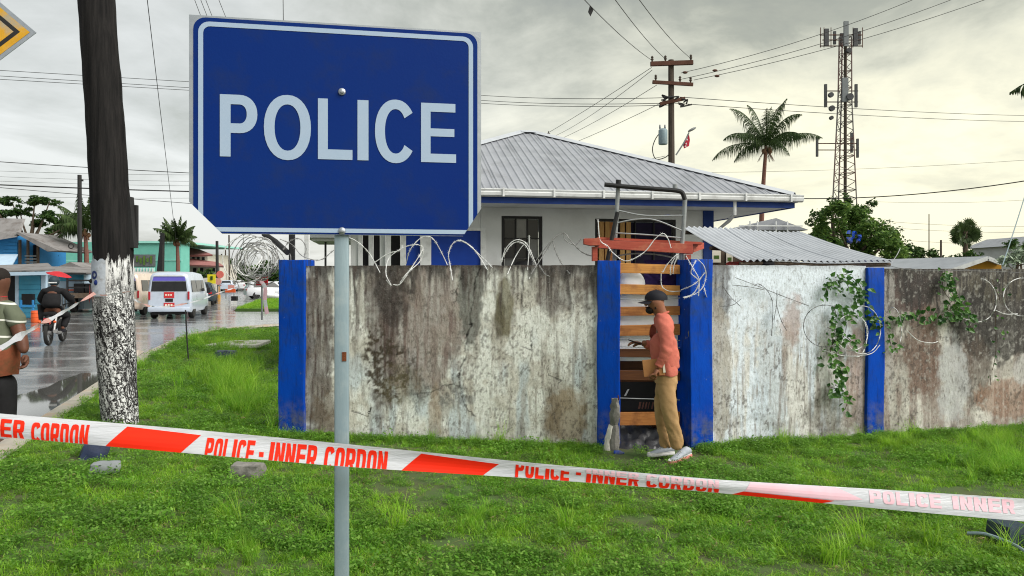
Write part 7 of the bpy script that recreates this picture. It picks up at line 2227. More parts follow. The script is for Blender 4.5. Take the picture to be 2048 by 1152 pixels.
# trousers
trou = [
    [('b', g(1332, 732), .155, .175), ('h', g(1332, 758), .160, .175)],
    [('h', g(1332, 758), .16, .175), ('tl', g(1334, 782, -.095), .130, .120), ('kl', g(1338, 820, -.10), .106, .10), ('cl', g(1347, 862, -.09), .100, .094), ('al', g(1355, 902, -.08), .094, .088)],
    [('h', g(1332, 758), .16, .175), ('tr', g(1328, 782, .095), .130, .120), ('kr', g(1322, 820, .10), .102, .10), ('cr', g(1327, 862, .115), .096, .09), ('ar', g(1336, 898, .12), .090, .086)],
]
to_ = skin('trousers', trou, M['khaki'], man, 3, gain=0.78)
for v_ in to_.data.vertices:
    c_ = v_.co
    k = fbm(np.array([c_.x * 8.0 + c_.y * 6]), np.array([c_.z * 13.0 + c_.x * 16]), 9, 3)[0] - 0.5
    low_ = 1.0 if c_.z < 0.35 else 0.5
    v_.co = c_ + v_.normal * k * 0.045 * low_
MB().tube([g(1331, 742) + Vector((.115 * math.cos(a), .135 * math.sin(a), 0)) for a in [k * math.pi / 10 for k in range(21)]], .014, 6, caps=False).build('belt', M['cap'], man, smooth=True)
HEM = True
def shoe(px, py, dy, toe_dir, pitch, upper, sole_m, root, s=1.0, seed=0):
    """heel at (px,py); built along +x then rotated"""
    base = g(px, py, dy)
    rz = math.atan2(toe_dir[1], toe_dir[0])
    rot = Matrix.Rotation(rz, 3, 'Z') @ Matrix.Rotation(pitch, 3, 'Y')
    up_ = [(0, .034, .030, .060), (.03, .040, .040, .070), (.08, .040, .044, .062), (.14, .042, .034, .048), (.20, .046, .026, .036), (.25, .040, .020, .026), (.282, .022, .012, .018)]
    mb = MB(); n = 14; vs = []
    for (x, hw, hh, zc__) in up_:
        for k in range(n):
            a = 2 * math.pi * k / n
            vs.append(base + rot @ Vector((x * s, hw * math.cos(a) * s, (zc__ + hh * math.sin(a)) * s)))
    mb.add(vs, [(i * n + k, i * n + (k + 1) % n, (i + 1) * n + (k + 1) % n, (i + 1) * n + k) for i in range(len(up_) - 1) for k in range(n)] + [tuple(range(n)), tuple((len(up_) - 1) * n + k for k in range(n))])
    so = mb.build('shoe', M[upper], root, smooth=True, fixn=True)
    pts = [(-.012, 0), (0.0, .036), (.06, .040), (.13, .040), (.20, .048), (.26, .042), (.296, .018), (.300, 0)]
    pts = pts + [(x, -y) for x, y in reversed(pts[1:-1])]
    mb = MB(); mb.prism([base + rot @ Vector((x * s, y * s, 0.0)) for x, y in pts], rot @ Vector((0, 0, .030 * s)))
    mb.build('sole', M[sole_m], so, fixn=True, bevel=.006, smooth=True)
    mb = MB(); mb.prism([base + rot @ Vector((x * s * .97 + .003, y * s * .96, .032 * s)) for x, y in pts], rot @ Vector((0, 0, .006 * s)))
    mb.build('midsole', M['shoe_white'], so, fixn=True)
    for k in range(4):
        mb = MB(); mb.bar(base + rot @ Vector(((.13 + k * .018) * s, -.024 * s, (.086 - k * .008) * s)), base + rot @ Vector(((.13 + k * .018) * s, .024 * s, (.086 - k * .008) * s)), .006 * s, .006 * s)
        mb.build('lace', M['shoe_white'], so)
    return so
shoe(1347, 908, .13, (-1, -.25), R(2), 'shoe_grey', 'shoe_white', man, 0.98)
shoe(1380, 912, -.04, (-1, -.65), R(9), 'shoe_grey', 'shoe_pink', man, 1.0)
hand('left_hand', g(1315, 735, -.212), (-.45, -.05, -1), (-.3, 1, 0), M['skin'], man, 1.0, 0.75)
hand('right_hand', g(1284, 687, .16), (-1, -.1, .15), (0, -.3, -1), M['skin'], man, 1.05, 0.7, True)
nb_ = thing('notebook', 'tan covered notebook held in the left hand of the man at the gate', 'notebook', tuple(g(1305, 738, -.2)))
rb_ = Matrix.Rotation(R(-7), 3, 'Y') @ Matrix.Rotation(R(-6), 3, 'Z')
cN = g(1307, 735, -.175)
MB().box(cN + rb_ @ Vector((0, -.011, 0)), (.205, .005, .165), rb_).build('cover', M['book'], nb_, bevel=.002)
MB().box(cN + rb_ @ Vector((0, .011, 0)), (.205, .005, .165), rb_).build('cover', M['book'], nb_, bevel=.002)
MB().box(cN + rb_ @ Vector((.002, 0, 0)), (.198, .016, .158), rb_).build('pages', M['paper'], nb_)
MB().box(g(1327, 728, -.205), (.022, .006, .17), rb_).build('bookmark', M['paper'], nb_)
ph = thing('phone', 'dark phone held up at the gate slats by the man in coral', 'phone', tuple(g(1268, 684, .14)))
MB().box(g(1270, 684, .13), (.145, .075, .010), Matrix.Rotation(R(18), 3, 'Y')).build('phone_body', M['cap'], ph, bevel=.003)

cloth_tube('jumper_hem', [(g(1330, 722), .108, .140), (g(1331, 734), .118, .150), (g(1332, 743), .121, .152), (g(1332, 749), .116, .147)], M['shirt_coral'], man, 5, .02)
cloth_tube('waistband', [(g(1332, 742), .104, .134), (g(1332, 752), .110, .140), (g(1332, 765), .114, .142)], M['khaki'], man, 6, .012)
# ---- man at the left edge, seen from behind, striped polo shirt
LYM = 7.7
def l(px, py, dy=0.0): return at(px, py, LYM + dy)
mn = thing('person', 'man in striped green polo shirt walking away at the left edge', 'person', tuple(l(-8, 890)))
body = [
    [('pel', l(-12, 745), .15, .12), ('wai', l(-12, 700), .145, .115), ('che', l(-10, 650), .165, .12), ('sho', l(-8, 612), .13, .10), ('nec', l(-5, 592), .080, .080), ('h0', l(-3, 580), .092, .092), ('h1', l(-2, 562), .108, .118), ('h2', l(-2, 547), .090, .10)],
    [('sho', l(-8, 612), .13, .1), ('sR', l(22, 617), .066), ('uR', l(33, 645, -.02), .075), ('eR', l(40, 668, -.03), .066), ('fR', l(46, 690, -.06), .058), ('wR', l(49, 708, -.09), .042)],
    [('sho', l(-8, 612), .13, .1), ('sL', l(-40, 617), .066), ('eL', l(-60, 668), .048), ('wL', l(-62, 710), .032)],
    [('pel', l(-12, 745), .15, .12), ('hR', l(4, 765), .095), ('kR', l(6, 825), .068), ('aR', l(6, 872), .045)],
    [('pel', l(-12, 745), .15, .12), ('hL', l(-30, 765), .095), ('kL', l(-34, 825, .05), .068), ('aL', l(-36, 870, .15), .045)],
]
skin('body', body, M['skin_dark'], mn, 2)
MB().ball(l(-2, 554), (.098, .110, .098), 16, 12).build('hair', M['hair'], mn, smooth=True)
MB().ball(l(14, 566), (.012, .022, .032), 8, 7).build('ear', M['skin_dark'], mn, smooth=True)
# polo shirt with horizontal stripes (by height)
m, t, b = base_mat('striped_polo')
tc = t.add('ShaderNodeTexCoord'); sp = t.add('ShaderNodeSeparateXYZ'); t.link(tc.outputs['Object'], sp.inputs[0])
zz = t.math('ADD', sp.outputs['Z'], t.math('MULTIPLY', sp.outputs['X'], 0.14))
fr = t.math('FRACT', t.math('MULTIPLY', t.math('ADD', zz, 0.045), 1 / 0.168))
c = t.mix(t.math('LESS_THAN', fr, 0.11), t.mix(t.noise(tc.outputs['Object'], 30, 4), (0.10, 0.115, 0.075), (0.075, 0.088, 0.06)), (0.55, 0.56, 0.52))
t.link(c, b.inputs['Base Color']); b.inputs['Roughness'].default_value = 0.9
M['polo'] = m
po = skin('polo_shirt', [
    [('p', l(-8, 732), .225, .18), ('w', l(-8, 690), .230, .195), ('c', l(-8, 642), .235, .19), ('s', l(-8, 614), .18, .14), ('n', l(-5, 596), .098, .095)],
    [('s', l(-8, 614), .18, .14), ('sr', l(20, 615), .108), ('ur', l(30, 634, -.01), .100), ('cr', l(36, 656, -.02), .098)],
    [('s', l(-8, 614), .18, .14), ('sl', l(-38, 617), .10), ('cl', l(-52, 650), .09)]], M['polo'], mn, 3)
for v_ in po.data.vertices:
    c_ = v_.co
    k = fbm(np.array([c_.x * 8.0]), np.array([c_.z * 12.0 + c_.x * 9]), 7, 3)[0] - 0.5
    v_.co = c_ + v_.normal * k * 0.034
MB().tube([l(-5, 594) + Vector((.076 * math.cos(a), .074 * math.sin(a), .004)) for a in [k * math.pi / 8 for k in range(17)]], .013, 6, caps=False).build('collar', M['red_cloth'], mn, smooth=True)
M['rust_cloth'] = pm('rust_brown_cloth', (0.21, 0.062, 0.03), (0.13, 0.04, 0.02), 8, 0.9, bump=0.5, bscale=15, dirt=(0.07, 0.045, 0.02), dscale=7)
cloth_tube('waist_cloth', [(l(-8, 690), .205, .165), (l(-8, 700), .218, .178), (l(-8, 718), .222, .185), (l(-9, 735), .218, .182), (l(-9, 749), .212, .178)], M['rust_cloth'], mn, 3)
skin('trousers', [[('b', l(-10, 732), .21, .175), ('h', l(-10, 760), .205, .175)], [('h', l(-10, 760), .205, .175), ('tr', l(7, 790), .150), ('kr', l(9, 830), .118), ('ar', l(7, 872), .105)],
     [('h', l(-10, 760), .205, .175), ('tl', l(-30, 790), .14), ('kl', l(-34, 830, .05), .112), ('al', l(-36, 868, .15), .10)]], M['black_cloth'], mn, 2)
def lshoe(px, py, dy):
    base = l(px, py, dy)
    skin('shoe', [[('h', base + Vector((-.02, .05, .045)), .045, .045), ('m', base + Vector((.02, -.03, .04)), .05, .04), ('t', base + Vector((.09, -.09, .03)), .045, .03)]], M['shoe_brown'], mn, 2)
lshoe(0, 893, 0.0); lshoe(-42, 888, .15)
hand('right_hand', l(49, 708, -.09), (.15, -.12, -1), (-.6, -1, 0), M['skin_dark'], mn, 1.2, 1.15, True)
hand('left_hand', l(-62, 710), (0, 0, -1), (1, -.6, 0), M['skin_dark'], mn, 1.05, 0.8)

# ---- motorcyclist
RY = 19.2
mc = thing('motorcycle', 'black motorcycle ridden away along the wet road', 'motorcycle', (at(97, 690, RY).x, RY, 0.0), R(17))
def tyre(y, r, name='wheel'):
    mb = MB()
    pr = [(r * .86, -.045), (r * .97, -.04), (r, -.015), (r, .015), (r * .97, .04), (r * .86, .045)]
    n = 28; vs = []; fs = []
    for (rr_, x) in pr:
        for k in range(n):
            a = 2 * math.pi * k / n; vs.append((x, y + rr_ * math.cos(a), r + rr_ * math.sin(a)))
    for i in range(len(pr)):
        j = (i + 1) % len(pr)
        for k in range(n): fs.append((i * n + k, i * n + (k + 1) % n, j * n + (k + 1) % n, j * n + k))
    mb.add(vs, fs); o = mb.build(name, M['tyre'], mc, local=True, smooth=True)
    mb = MB()
    for k in range(10):
        a = 2 * math.pi * k / 10; mb.tube([(0, y, r), (0, y + r * .86 * math.cos(a), r + r * .86 * math.sin(a))], .007, 4, caps=False)
    mb.build('spokes', M['rim'], o, local=True)
    MB().lathe((0, y, r), [(.05, -.06), (.05, .06)], 12, axis='x').build('hub', M['rim'], o, local=True)
tyre(0.0, .31); tyre(1.28, .31)
skin('frame', [[('a', Vector((0, .02, .42)), .05, .05), ('b', Vector((0, .35, .62)), .09, .08), ('c', Vector((0, .75, .70)), .12, .11), ('d', Vector((0, 1.02, .88)), .05, .05)], [('b', Vector((0, .35, .62)), .09), ('e', Vector((0, .6, .38)), .13, .12)]], M['iron_black'], mc, 1).location = (0, 0, 0)
fo = [c for c in mc.children if c.name.startswith('frame')][0]
fo.data.transform(Matrix.Translation(OFF[mc.name]))
MB().box((0, .28, .80), (.24, .62, .10)).build('seat', M['black_cloth'], mc, local=True, bevel=.03, smooth=True)
MB().box((0, -.12, .62), (.16, .10, .16)).build('tail_light', M['lamp_red'], mc, local=True, bevel=.02)
MB().box((0, -.20, .46), (.16, .02, .16), Matrix.Rotation(R(20), 3, 'X')).build('number_plate', M['dark'], mc, local=True)
MB().tube([(0, -.2, .58), (0, .0, .70), (0, .2, .72)], .07, 8).build('rear_mudguard', M['dark'], mc, local=True, smooth=True)
for s in (-1, 1):
    MB().tube([(s * .08, 1.28, .31), (s * .08, 1.10, .85), (s * .08, 1.05, 1.0)], .025, 6).build('fork', M['rim'], mc, local=True)
    MB().tube([(s * .06, 1.04, 1.0), (s * .28, .95, 1.05), (s * .40, .88, 1.03)], .016, 6).build('handlebar', M['iron_black'], mc, local=True)
    MB().ball((s * .30, 1.02, 1.22), (.06, .015, .05), 8, 6).build('mirror', M['iron_black'], mc, local=True, smooth=True)
    MB().tube([(s * .30, 1.02, 1.2), (s * .28, .97, 1.05)], .008, 5).build('mirror_stem', M['iron_black'], mc, local=True)
    MB().tube([(s * .12, 0, .34), (s * .13, .18, .72)], .03, 8).build('shock_absorber', M['rim'], mc, local=True)
    MB().ball((s * .17, -.12, .60), (.04, .05, .035), 8, 6).build('indicator', M['orange'], mc, local=True, smooth=True)
MB().tube([(.16, .7, .3), (.17, .2, .30), (.18, -.12, .36)], [.03, .045, .05], 8).build('exhaust', M['rim'], mc, local=True, smooth=True)
rd = thing('person', 'motorcycle rider in black jacket and helmet seen from behind', 'person', (at(97, 690, RY).x, RY, 0.0), R(17))
def sk_local(name, chains, m, parent, sub=2):
    o = skin(name, chains, m, parent, sub, gain=1.0 if name == 'body' else 1.28); o.data.transform(Matrix.Translation(OFF[parent.name])); return o
V = Vector
sk_local('body', [[('p', V((0, .24, .93)), .11, .11), ('w', V((0, .26, 1.08)), .12, .11), ('c', V((0, .36, 1.30)), .17, .13), ('s', V((0, .42, 1.42)), .14, .10), ('n', V((0, .47, 1.52)), .06, .06), ('h', V((0, .50, 1.62)), .085, .09)],
    [('s', V((0, .42, 1.42)), .14, .1), ('sl', V((-.20, .44, 1.38)), .065), ('el', V((-.33, .62, 1.16)), .05), ('wl', V((-.36, .86, 1.07)), .035)],
    [('s', V((0, .42, 1.42)), .14, .1), ('sr', V((.20, .44, 1.38)), .065), ('er', V((.33, .62, 1.16)), .05), ('wr', V((.36, .86, 1.07)), .035)],
    [('p', V((0, .24, .93)), .11, .11), ('hl', V((-.14, .36, .84)), .09), ('kl', V((-.24, .74, .72)), .07), ('al', V((-.18, .52, .36)), .045)],
    [('p', V((0, .24, .93)), .11, .11), ('hr', V((.14, .36, .84)), .09), ('kr', V((.24, .74, .72)), .07), ('ar', V((.18, .52, .36)), .045)]], M['skin_dark'], rd, 2)
sk_local('jacket', [[('p', V((0, .20, .92)), .185, .165), ('w', V((0, .25, 1.10)), .185, .15), ('c', V((0, .35, 1.30)), .195, .15), ('s', V((0, .42, 1.42)), .155, .11), ('n', V((0, .46, 1.49)), .075, .075)],
    [('s', V((0, .42, 1.42)), .155, .11), ('sl', V((-.21, .44, 1.38)), .085), ('el', V((-.35, .62, 1.16)), .072), ('wl', V((-.37, .84, 1.08)), .05)],
    [('s', V((0, .42, 1.42)), .155, .11), ('sr', V((.21, .44, 1.38)), .085), ('er', V((.35, .62, 1.16)), .072), ('wr', V((.37, .84, 1.08)), .05)]], M['black_cloth'], rd, 2)
sk_local('trousers', [[('p', V((0, .22, .88)), .17, .16), ('hl', V((-.15, .38, .84)), .11), ('kl', V((-.25, .74, .72)), .088), ('al', V((-.19, .54, .40)), .065)],
    [('p', V((0, .22, .88)), .17, .16), ('hr', V((.15, .38, .84)), .11), ('kr', V((.25, .74, .72)), .088), ('ar', V((.19, .54, .40)), .065)]], M['black_cloth'], rd, 2)
MB().ball((0, .50, 1.64), (.125, .15, .14), 16, 12).build('helmet', M['stone_dark'], rd, local=True, smooth=True)
MB().box((0, .36, 1.60), (.19, .03, .03)).build('helmet_stripe', M['white_trim'], rd, local=True)
for s in (-1, 1):
    MB().box((s * .19, .58, .33), (.09, .26, .08)).build('shoe', M['cap'], rd, local=True, bevel=.02, smooth=True)
    hh = hand('hand', V((s * .37, .86, 1.07)), (s * .1, 1, -.1), (0, 0, -1), M['skin_dark'], rd, 1.0, 1.0, s > 0); hh.data.transform(Matrix.Translation(OFF[rd.name]))
# ================================================================== OVERHEAD WIRES
def wire(label, a, b_, sag=0.15, r=0.012, group=None, m='cable', name='overhead_wire', n=14):
    r = r * 0.72
    a = Vector(a); b_ = Vector(b_)
    pts = [a.lerp(b_, i / n) + Vector((0, 0, -4 * sag * (i / n) * (1 - i / n))) for i in range(n + 1)]
    o = MB().tube(pts, r, 5).build(name, M[m], None, smooth=True)
    return tag(o, label, 'wire', group)
G = 'parallel wires in the left sky'
L1 = 'thin parallel wire crossing high behind the big pole and the sign'
for (y0, y1, y2, w_) in ((142, 160, 166, 'top'), (153, 172, 178, 'middle'), (160, 178, 183, 'lowest')):
    wire(w_ + ' of three thin parallel wires crossing high behind the big pole', at(-80, y0 - 6, 30), at(420, y2, 34), 0.0, 0.016, G)
for (y0, y1, lab, r) in ((322, 348, 'single dark cable crossing above the left roofs', 0.02), (370, 384, 'thick black cable crossing behind the big pole', 0.034)):
    wire(lab, at(-80, y0 - 4, 28), at(420, y1, 30), 0.03, r)
wire('thin cable slanting down to the right below the thick black cable', at(-80, 368, 28), at(420, 410, 34), 0.02, 0.017)
for y0, y1, w_ in ((341, 350, 'highest'), (352, 363, 'second highest'), (361, 372, 'second lowest'), (392, 396, 'lowest')):
    wire(w_ + ' of the four faint lines above the street roofs on the left', at(-80, y0 - 2, 60), at(420, y1, 62), 0.1, 0.016, 'faint distribution lines over the street')
wire('steep guy wire slanting down just right of the big pole', at(291, -30, 12), at(352, 480, 24), 0.05, 0.009)
wire('short vertical wire rising above the POLICE sign', at(566, -20, 20), at(567, 60, 20), 0, 0.014)
for k, (x0, x1) in enumerate(((382, 405), (394, 418), (404, 428), (430, 455))):
    wire(('leftmost', 'second', 'third', 'rightmost')[k] + ' of four steep wires above the top left corner of the POLICE sign', at(x0, -20, 14), at(x1 + 16, 80, 20), 0.02, 0.008, 'steep wires above the POLICE sign')
# to and from the utility pole
YPW = 27.85
wire('left wire falling from the top edge to the end of the upper crossarm', at(1155, -15, 16), at(1303, 120, YPW), 0.10, 0.013)
wire('middle wire falling from the top edge to the upper crossarm', at(1220, -15, 16), at(1331, 118, YPW), 0.10, 0.013)
wire('right wire falling from the top edge to the upper crossarm', at(1268, -15, 16), at(1382, 117, YPW), 0.12, 0.013)
sc_ = thing('cable_scrap', 'dark scrap caught on the left wire near the top edge', 'scrap', tuple(at(1182, 18, 17.5)))
MB().add([at(1180, 10, 17.5), at(1187, 20, 17.5), at(1181, 33, 17.5), at(1176, 24, 17.5)], [(0, 1, 2, 3)]).build('strip', M['cable'], sc_)
for k, (y0, yr) in enumerate(((150, -25), (165, -8), (158, -20))):
    pass
wire('upper of the three wires running right from the pole toward the tower', at(1362, 146, YPW), at(1860, -15, 30), 0.25, 0.015)
wire('middle of the three wires running right from the pole toward the tower', at(1365, 158, YPW), at(1940, -15, 30), 0.25, 0.015)
wire('lower of the three wires running right from the pole toward the tower', at(1388, 160, YPW), at(2010, -15, 30), 0.25, 0.015)
for (x, y) in ((1370, 145), (1430, 141), (1434, 152)):
    s_ = thing('line_insulator', ['insulator on the upper wire close to the pole', 'insulator on the middle wire right of the pole', 'insulator on the lower wire right of the pole'][((1370, 1430, 1434).index(x))], 'insulator', tuple(at(x, y, 27.9)))
    MB().ball(at(x, y, 27.9), (0.10, 0.05, 0.05), 8, 6).build('insulator_body', M['brown_arm'], s_, smooth=True)
G2 = 'wires fanning down left from the pole behind the station roof'
for (ya, xb, yb, w_) in ((135, 950, 340, 'highest starting'), (140, 1090, 280, 'second highest'), (170, 1060, 300, 'third'), (205, 1010, 330, 'lowest starting')):
    wire(w_ + ' of four wires fanning down left from the pole behind the roof', at(1303 + (ya - 135) * .3, ya, YPW), at(xb, yb, 60), 0.3, 0.015, G2)
for (y0, y1, w_) in ((189, 195, 'upper'), (199, 206, 'middle'), (205, 210, 'lower')):
    wire(w_ + ' of three level wires between the POLICE sign and the pole', at(940, y0, 40), at(1345, y1, 28), 0.12, 0.017, 'level wires between the sign and the pole')
for (y0, y1, w_) in ((193, 232, 'upper'), (206, 244, 'lower')):
    wire(w_ + ' of two level wires crossing the sky at the tower', at(1345, y0, 28), at(2110, y1, 50), 0.15, 0.018, 'two level wires behind the tower')
wire('faint wire crossing the bright sky below the palm crown', at(1240, 345, 50), at(2110, 316, 50), 0.3, 0.014, None)
wire('thick dark cable rising to the right edge above the green tree', at(1590, 397, 24), at(2110, 352, 20), 0.18, 0.021)
for (y0, y1, w_) in ((403, 396, 'highest'), (440, 452, 'second'), (452, 464, 'third'), (475, 488, 'lowest')):
    wire(w_ + ' of the four faint lines in the bright sky above the fan palm', at(1740, y0, 70), at(2110, y1, 70), 0.25, 0.017, 'faint lines above the fan palm')
wire('pale stay wire slanting down at the right edge of the photo', at(2068, 330, 11), at(2005, 530, 10), 0.03, 0.010, None, 'galv', 'stay_wire')
wire('thin service wire from the roof edge to the loop on the pole', at(1262, 318, 26), at(1330, 312, 27.8), 0.05, 0.012)
wire('curved white cable sticking up behind the right end of the awning', at(1782, 522, 9.2), at(1800, 497, 9.2), 0.03, 0.006, None, 'razor', 'loose_cable')
# ================================================================== GRASS (geometry nodes over scattered points)
def blade_mesh(name, n, h0, h1, spread, wdt, lean, seed, m, segs=3):
    r_ = random.Random(seed); mb = MB()
    for _ in range(n):
        a = r_.uniform(0, 6.283); rr_ = spread * math.sqrt(r_.random())
        p = Vector((rr_ * math.cos(a), rr_ * math.sin(a), -0.01))
        h = r_.uniform(h0, h1); ld = r_.uniform(0, 6.283)
        ln = lean * r_.uniform(0.3, 1.4)
        d = Vector((math.cos(ld), math.sin(ld), 0))
        wv = Vector((-math.sin(ld + r_.uniform(-.8, .8)), math.cos(ld), 0)) * wdt * r_.uniform(0.7, 1.3)
        prev = None; pts = []
        for s in range(segs + 1):
            f = s / segs
            c = p + Vector((0, 0, h * f * (1 - 0.35 * ln * f))) + d * (h * ln * f * f)
            k = (1 - f) ** 0.6 if s < segs else 0
            pts.append((c - wv * k * 0.5, c + wv * k * 0.5) if s < segs else (c,))
        vs = [q for pr in pts for q in pr]
        fs = [(2 * i, 2 * i + 1, 2 * i + 3, 2 * i + 2) for i in range(segs - 1)] + [(2 * segs - 2, 2 * segs - 1, 2 * segs)]
        mb.add(vs, fs)
    me = bpy.data.meshes.new(name); me.from_pydata([tuple(v_) for v_ in mb.v], [], mb.f)
    me.materials.append(m)
    return bpy.data.objects.new(name, me)
def leaf_mesh(name, n, h0, h1, spread, size, seed, m):
    r_ = random.Random(seed); mb = MB()
    for _ in range(n):
        a = r_.uniform(0, 6.283); rr_ = spread * math.sqrt(r_.random())
        p = Vector((rr_ * math.cos(a), rr_ * math.sin(a), r_.uniform(h0, h1)))
        a2 = r_.uniform(0, 6.283); up_ = r_.uniform(-.1, .7)
        d = Vector((math.cos(a2), math.sin(a2), up_)).normalized(); w_ = d.cross(Vector((0, 0, 1))).normalized()
        s = size * r_.uniform(.6, 1.3)
        mb.add([p, p + d * s * .5 + w_ * s * .32, p + d * s * 1.1, p + d * s * .5 - w_ * s * .32], [(0, 1, 2, 3)])
        mb.add([p, p + w_ * .0015, Vector((p.x * .7, p.y * .7, -.01))], [(0, 1, 2)])
    me = bpy.data.meshes.new(name); me.from_pydata([tuple(v_) for v_ in mb.v], [], mb.f)
    me.materials.append(m)
    return bpy.data.objects.new(name, me)

def grass_mat(name, c1, c2, c3):
    m, t, b = base_mat(name)
    oi = t.add('ShaderNodeObjectInfo'); g = t.add('ShaderNodeNewGeometry')
    n1 = t.noise(g.outputs['Position'], 0.9, 4, 0.6)
    c = t.mix(t.ramp(n1, [(0.38, 0), (0.62, 1)]), c1, c2)
    c = t.mix(t.math('MULTIPLY', t.math('POWER', g.outputs['Random Per Island'], 2.2), 0.85), c, c3)
    hs = t.add('ShaderNodeHueSaturation')
    t.link(t.math('ADD', t.math('MULTIPLY', oi.outputs['Random'], 0.5), 0.72), hs.inputs['Value'])
    t.link(c, hs.inputs['Color'])
    t.link(hs.outputs[0], b.inputs['Base Color'])
    b.inputs['Roughness'].default_value = 0.5
    b.inputs['Specular IOR Level'].default_value = 0.35
    tr = t.add('ShaderNodeBsdfTranslucent'); t.link(hs.outputs[0], tr.inputs['Color'])
    mx = t.add('ShaderNodeMixShader'); mx.inputs[0].default_value = 0.5
    t.link(b.outputs[0], mx.inputs[1]); t.link(tr.outputs[0], mx.inputs[2])
    t.link(mx.outputs[0], m.node_tree.nodes['Material Output'].inputs[0])
    return m
M['grass'] = grass_mat('grass_blades', (0.125, 0.350, 0.013), (0.225, 0.44, 0.020), (0.46, 0.66, 0.10))
M['grass_dark'] = grass_mat('weed_leaves', (0.070, 0.215, 0.012), (0.125, 0.295, 0.020), (0.30, 0.50, 0.10))
M['straw'] = grass_mat('dry_straw', (0.30, 0.24, 0.10), (0.38, 0.30, 0.14), (0.5, 0.42, 0.22))
tufts = [
    blade_mesh('tuft', 44, .025, .070, .075, .0050, 1.1, 1, M['grass']),
    blade_mesh('tuft', 40, .02, .060, .085, .0058, 1.5, 2, M['grass']),
    blade_mesh('tuft', 24, .04, .10, .06, .0050, 1.1, 3, M['grass']),
    leaf_mesh('weed', 60, .008, .045, .09, .016, 4, M['grass_dark']),
    leaf_mesh('weed', 44, .01, .07, .08, .024, 5, M['grass_dark']),
    blade_mesh('tall_tuft', 34, .14, .30, .05, .0055, .75, 6, M['grass']),
    leaf_mesh('wall_weed', 50, .01, .10, .10, .030, 7, M['grass_dark']),
    blade_mesh('straw', 14, .02, .07, .09, .0050, 2.2, 8, M['straw']),
    leaf_mesh('dry_leaf', 3, .015, .04, .06, .035, 9, M['straw']),
]
src = bpy.data.collections.new('grass_sources')
for i, o in enumerate(tufts):
    o.name = 'g%02d_%s' % (i, o.name.split('.')[0])
    src.objects.link(o)

rg = np.random.default_rng(5)
P_, I_, S_ = [], [], []
def wall_y(x):
    """distance of the wall face at x"""
    xs = [-2.8, 1.2, 2.0, 4.3, 7.5]; ys = [8.85, 8.22, 8.15, 8.75, 9.6]
    return np.interp(x, xs, ys)
def scatter(x0, x1, y0, y1, dens, bare=0.6, smax=1.0, clump=True):
    n = int((x1 - x0) * (y1 - y0) * dens)
    x = rg.uniform(x0, x1, n); y = rg.uniform(y0, y1, n)
    kin = np.array([kerb_in(float(v_)) for v_ in y]) if y1 > 16 else (-2.7 - 0.33 * y + 0.27)
    ok = x > kin + 0.02
    ok &= ~((x > -2.75) & (y > wall_y(x) - 0.03) & (x < 8))
    ok &= (np.abs(x) / np.maximum(y, 0.1) < 0.80)
    # bare, muddy spots
    bn = fbm(x * 1.9, y * 1.9, 77, 4)
    ok &= (bn < 0.645) | (rg.random(n) > bare)
    # worn ground in front of the gate
    gate_d = ((x - 1.55) / 0.62) ** 2 + ((y - 7.85) / 0.48) ** 2
    ok &= (gate_d > 1) | (rg.random(n) < 0.12)
    for (sx_, sy_, sr_) in STONES:
        ok &= ((x - sx_) ** 2 + ((y - sy_ + sr_ * 0.5) * 0.8) ** 2 > sr_ ** 2 * 0.6) | (rg.random(n) < 0.12)
    x, y, bn = x[ok], y[ok], bn[ok]; n = len(x)
    z = ground_z(x, y)
    t1 = fbm(x * 0.7 + 5, y * 0.7, 91, 3); r1 = rg.random(n)
    idx = np.where(r1 < 0.36, 0, np.where(r1 < 0.62, 1, np.where(r1 < 0.74, 2, np.where(r1 < 0.88, 3, 4))))
    tall = (t1 > 0.62) & (rg.random(n) < 0.022)
    idx = np.where(tall, 5, idx)
    leafy = (fbm(x * 1.3, y * 1.3 + 9, 55, 3) > 0.58) & (rg.random(n) < 0.55)
    idx = np.where(leafy & ~tall, 3 + (rg.random(n) < 0.5), idx)
    r3 = rg.random(n)
    idx = np.where(r3 < 0.07, 7, np.where(r3 < 0.085, 8, idx))
    sc = rg.uniform(0.65, 1.25, n) * (0.75 + 0.6 * fbm(x * 1.1, y * 1.1, 17, 3)) * smax
    sc = np.where(bn > 0.62, sc * 0.65, sc)
    P_.append(np.stack([x, y, z], 1)); I_.append(idx); S_.append(sc)
scatter(-4.6, 5.2, 3.6, 6.0, 300)
scatter(-5.8, 7.6, 6.0, 9.6, 240)
scatter(-9.2, -2.2, 8.6, 14.0, 150, smax=1.25)
scatter(-10.5, -2.0, 14.0, 27.0, 70, smax=1.7)
# rank growth along the foot of the wall
n = 2600
x = rg.uniform(-2.9, 7.4, n)
off = np.abs(rg.normal(0, 0.13, n)) + 0.03
y = wall_y(x) - off
ok = ~((x > 0.95) & (x < 2.0))
hgt = 0.40 + 0.95 * fbm(x * 1.4, x * 0, 5, 3) ** 1.6
x, y, hgt = x[ok], y[ok], hgt[ok]; n = len(x)
r1 = rg.random(n)
idx = np.where(r1 < 0.50, 6, np.where(r1 < 0.68, 4, np.where(r1 < 0.72, 5, 2)))
P_.append(np.stack([x, y, ground_z(x, y)], 1)); I_.append(idx); S_.append(rg.uniform(0.6, 1.15, n) * hgt)
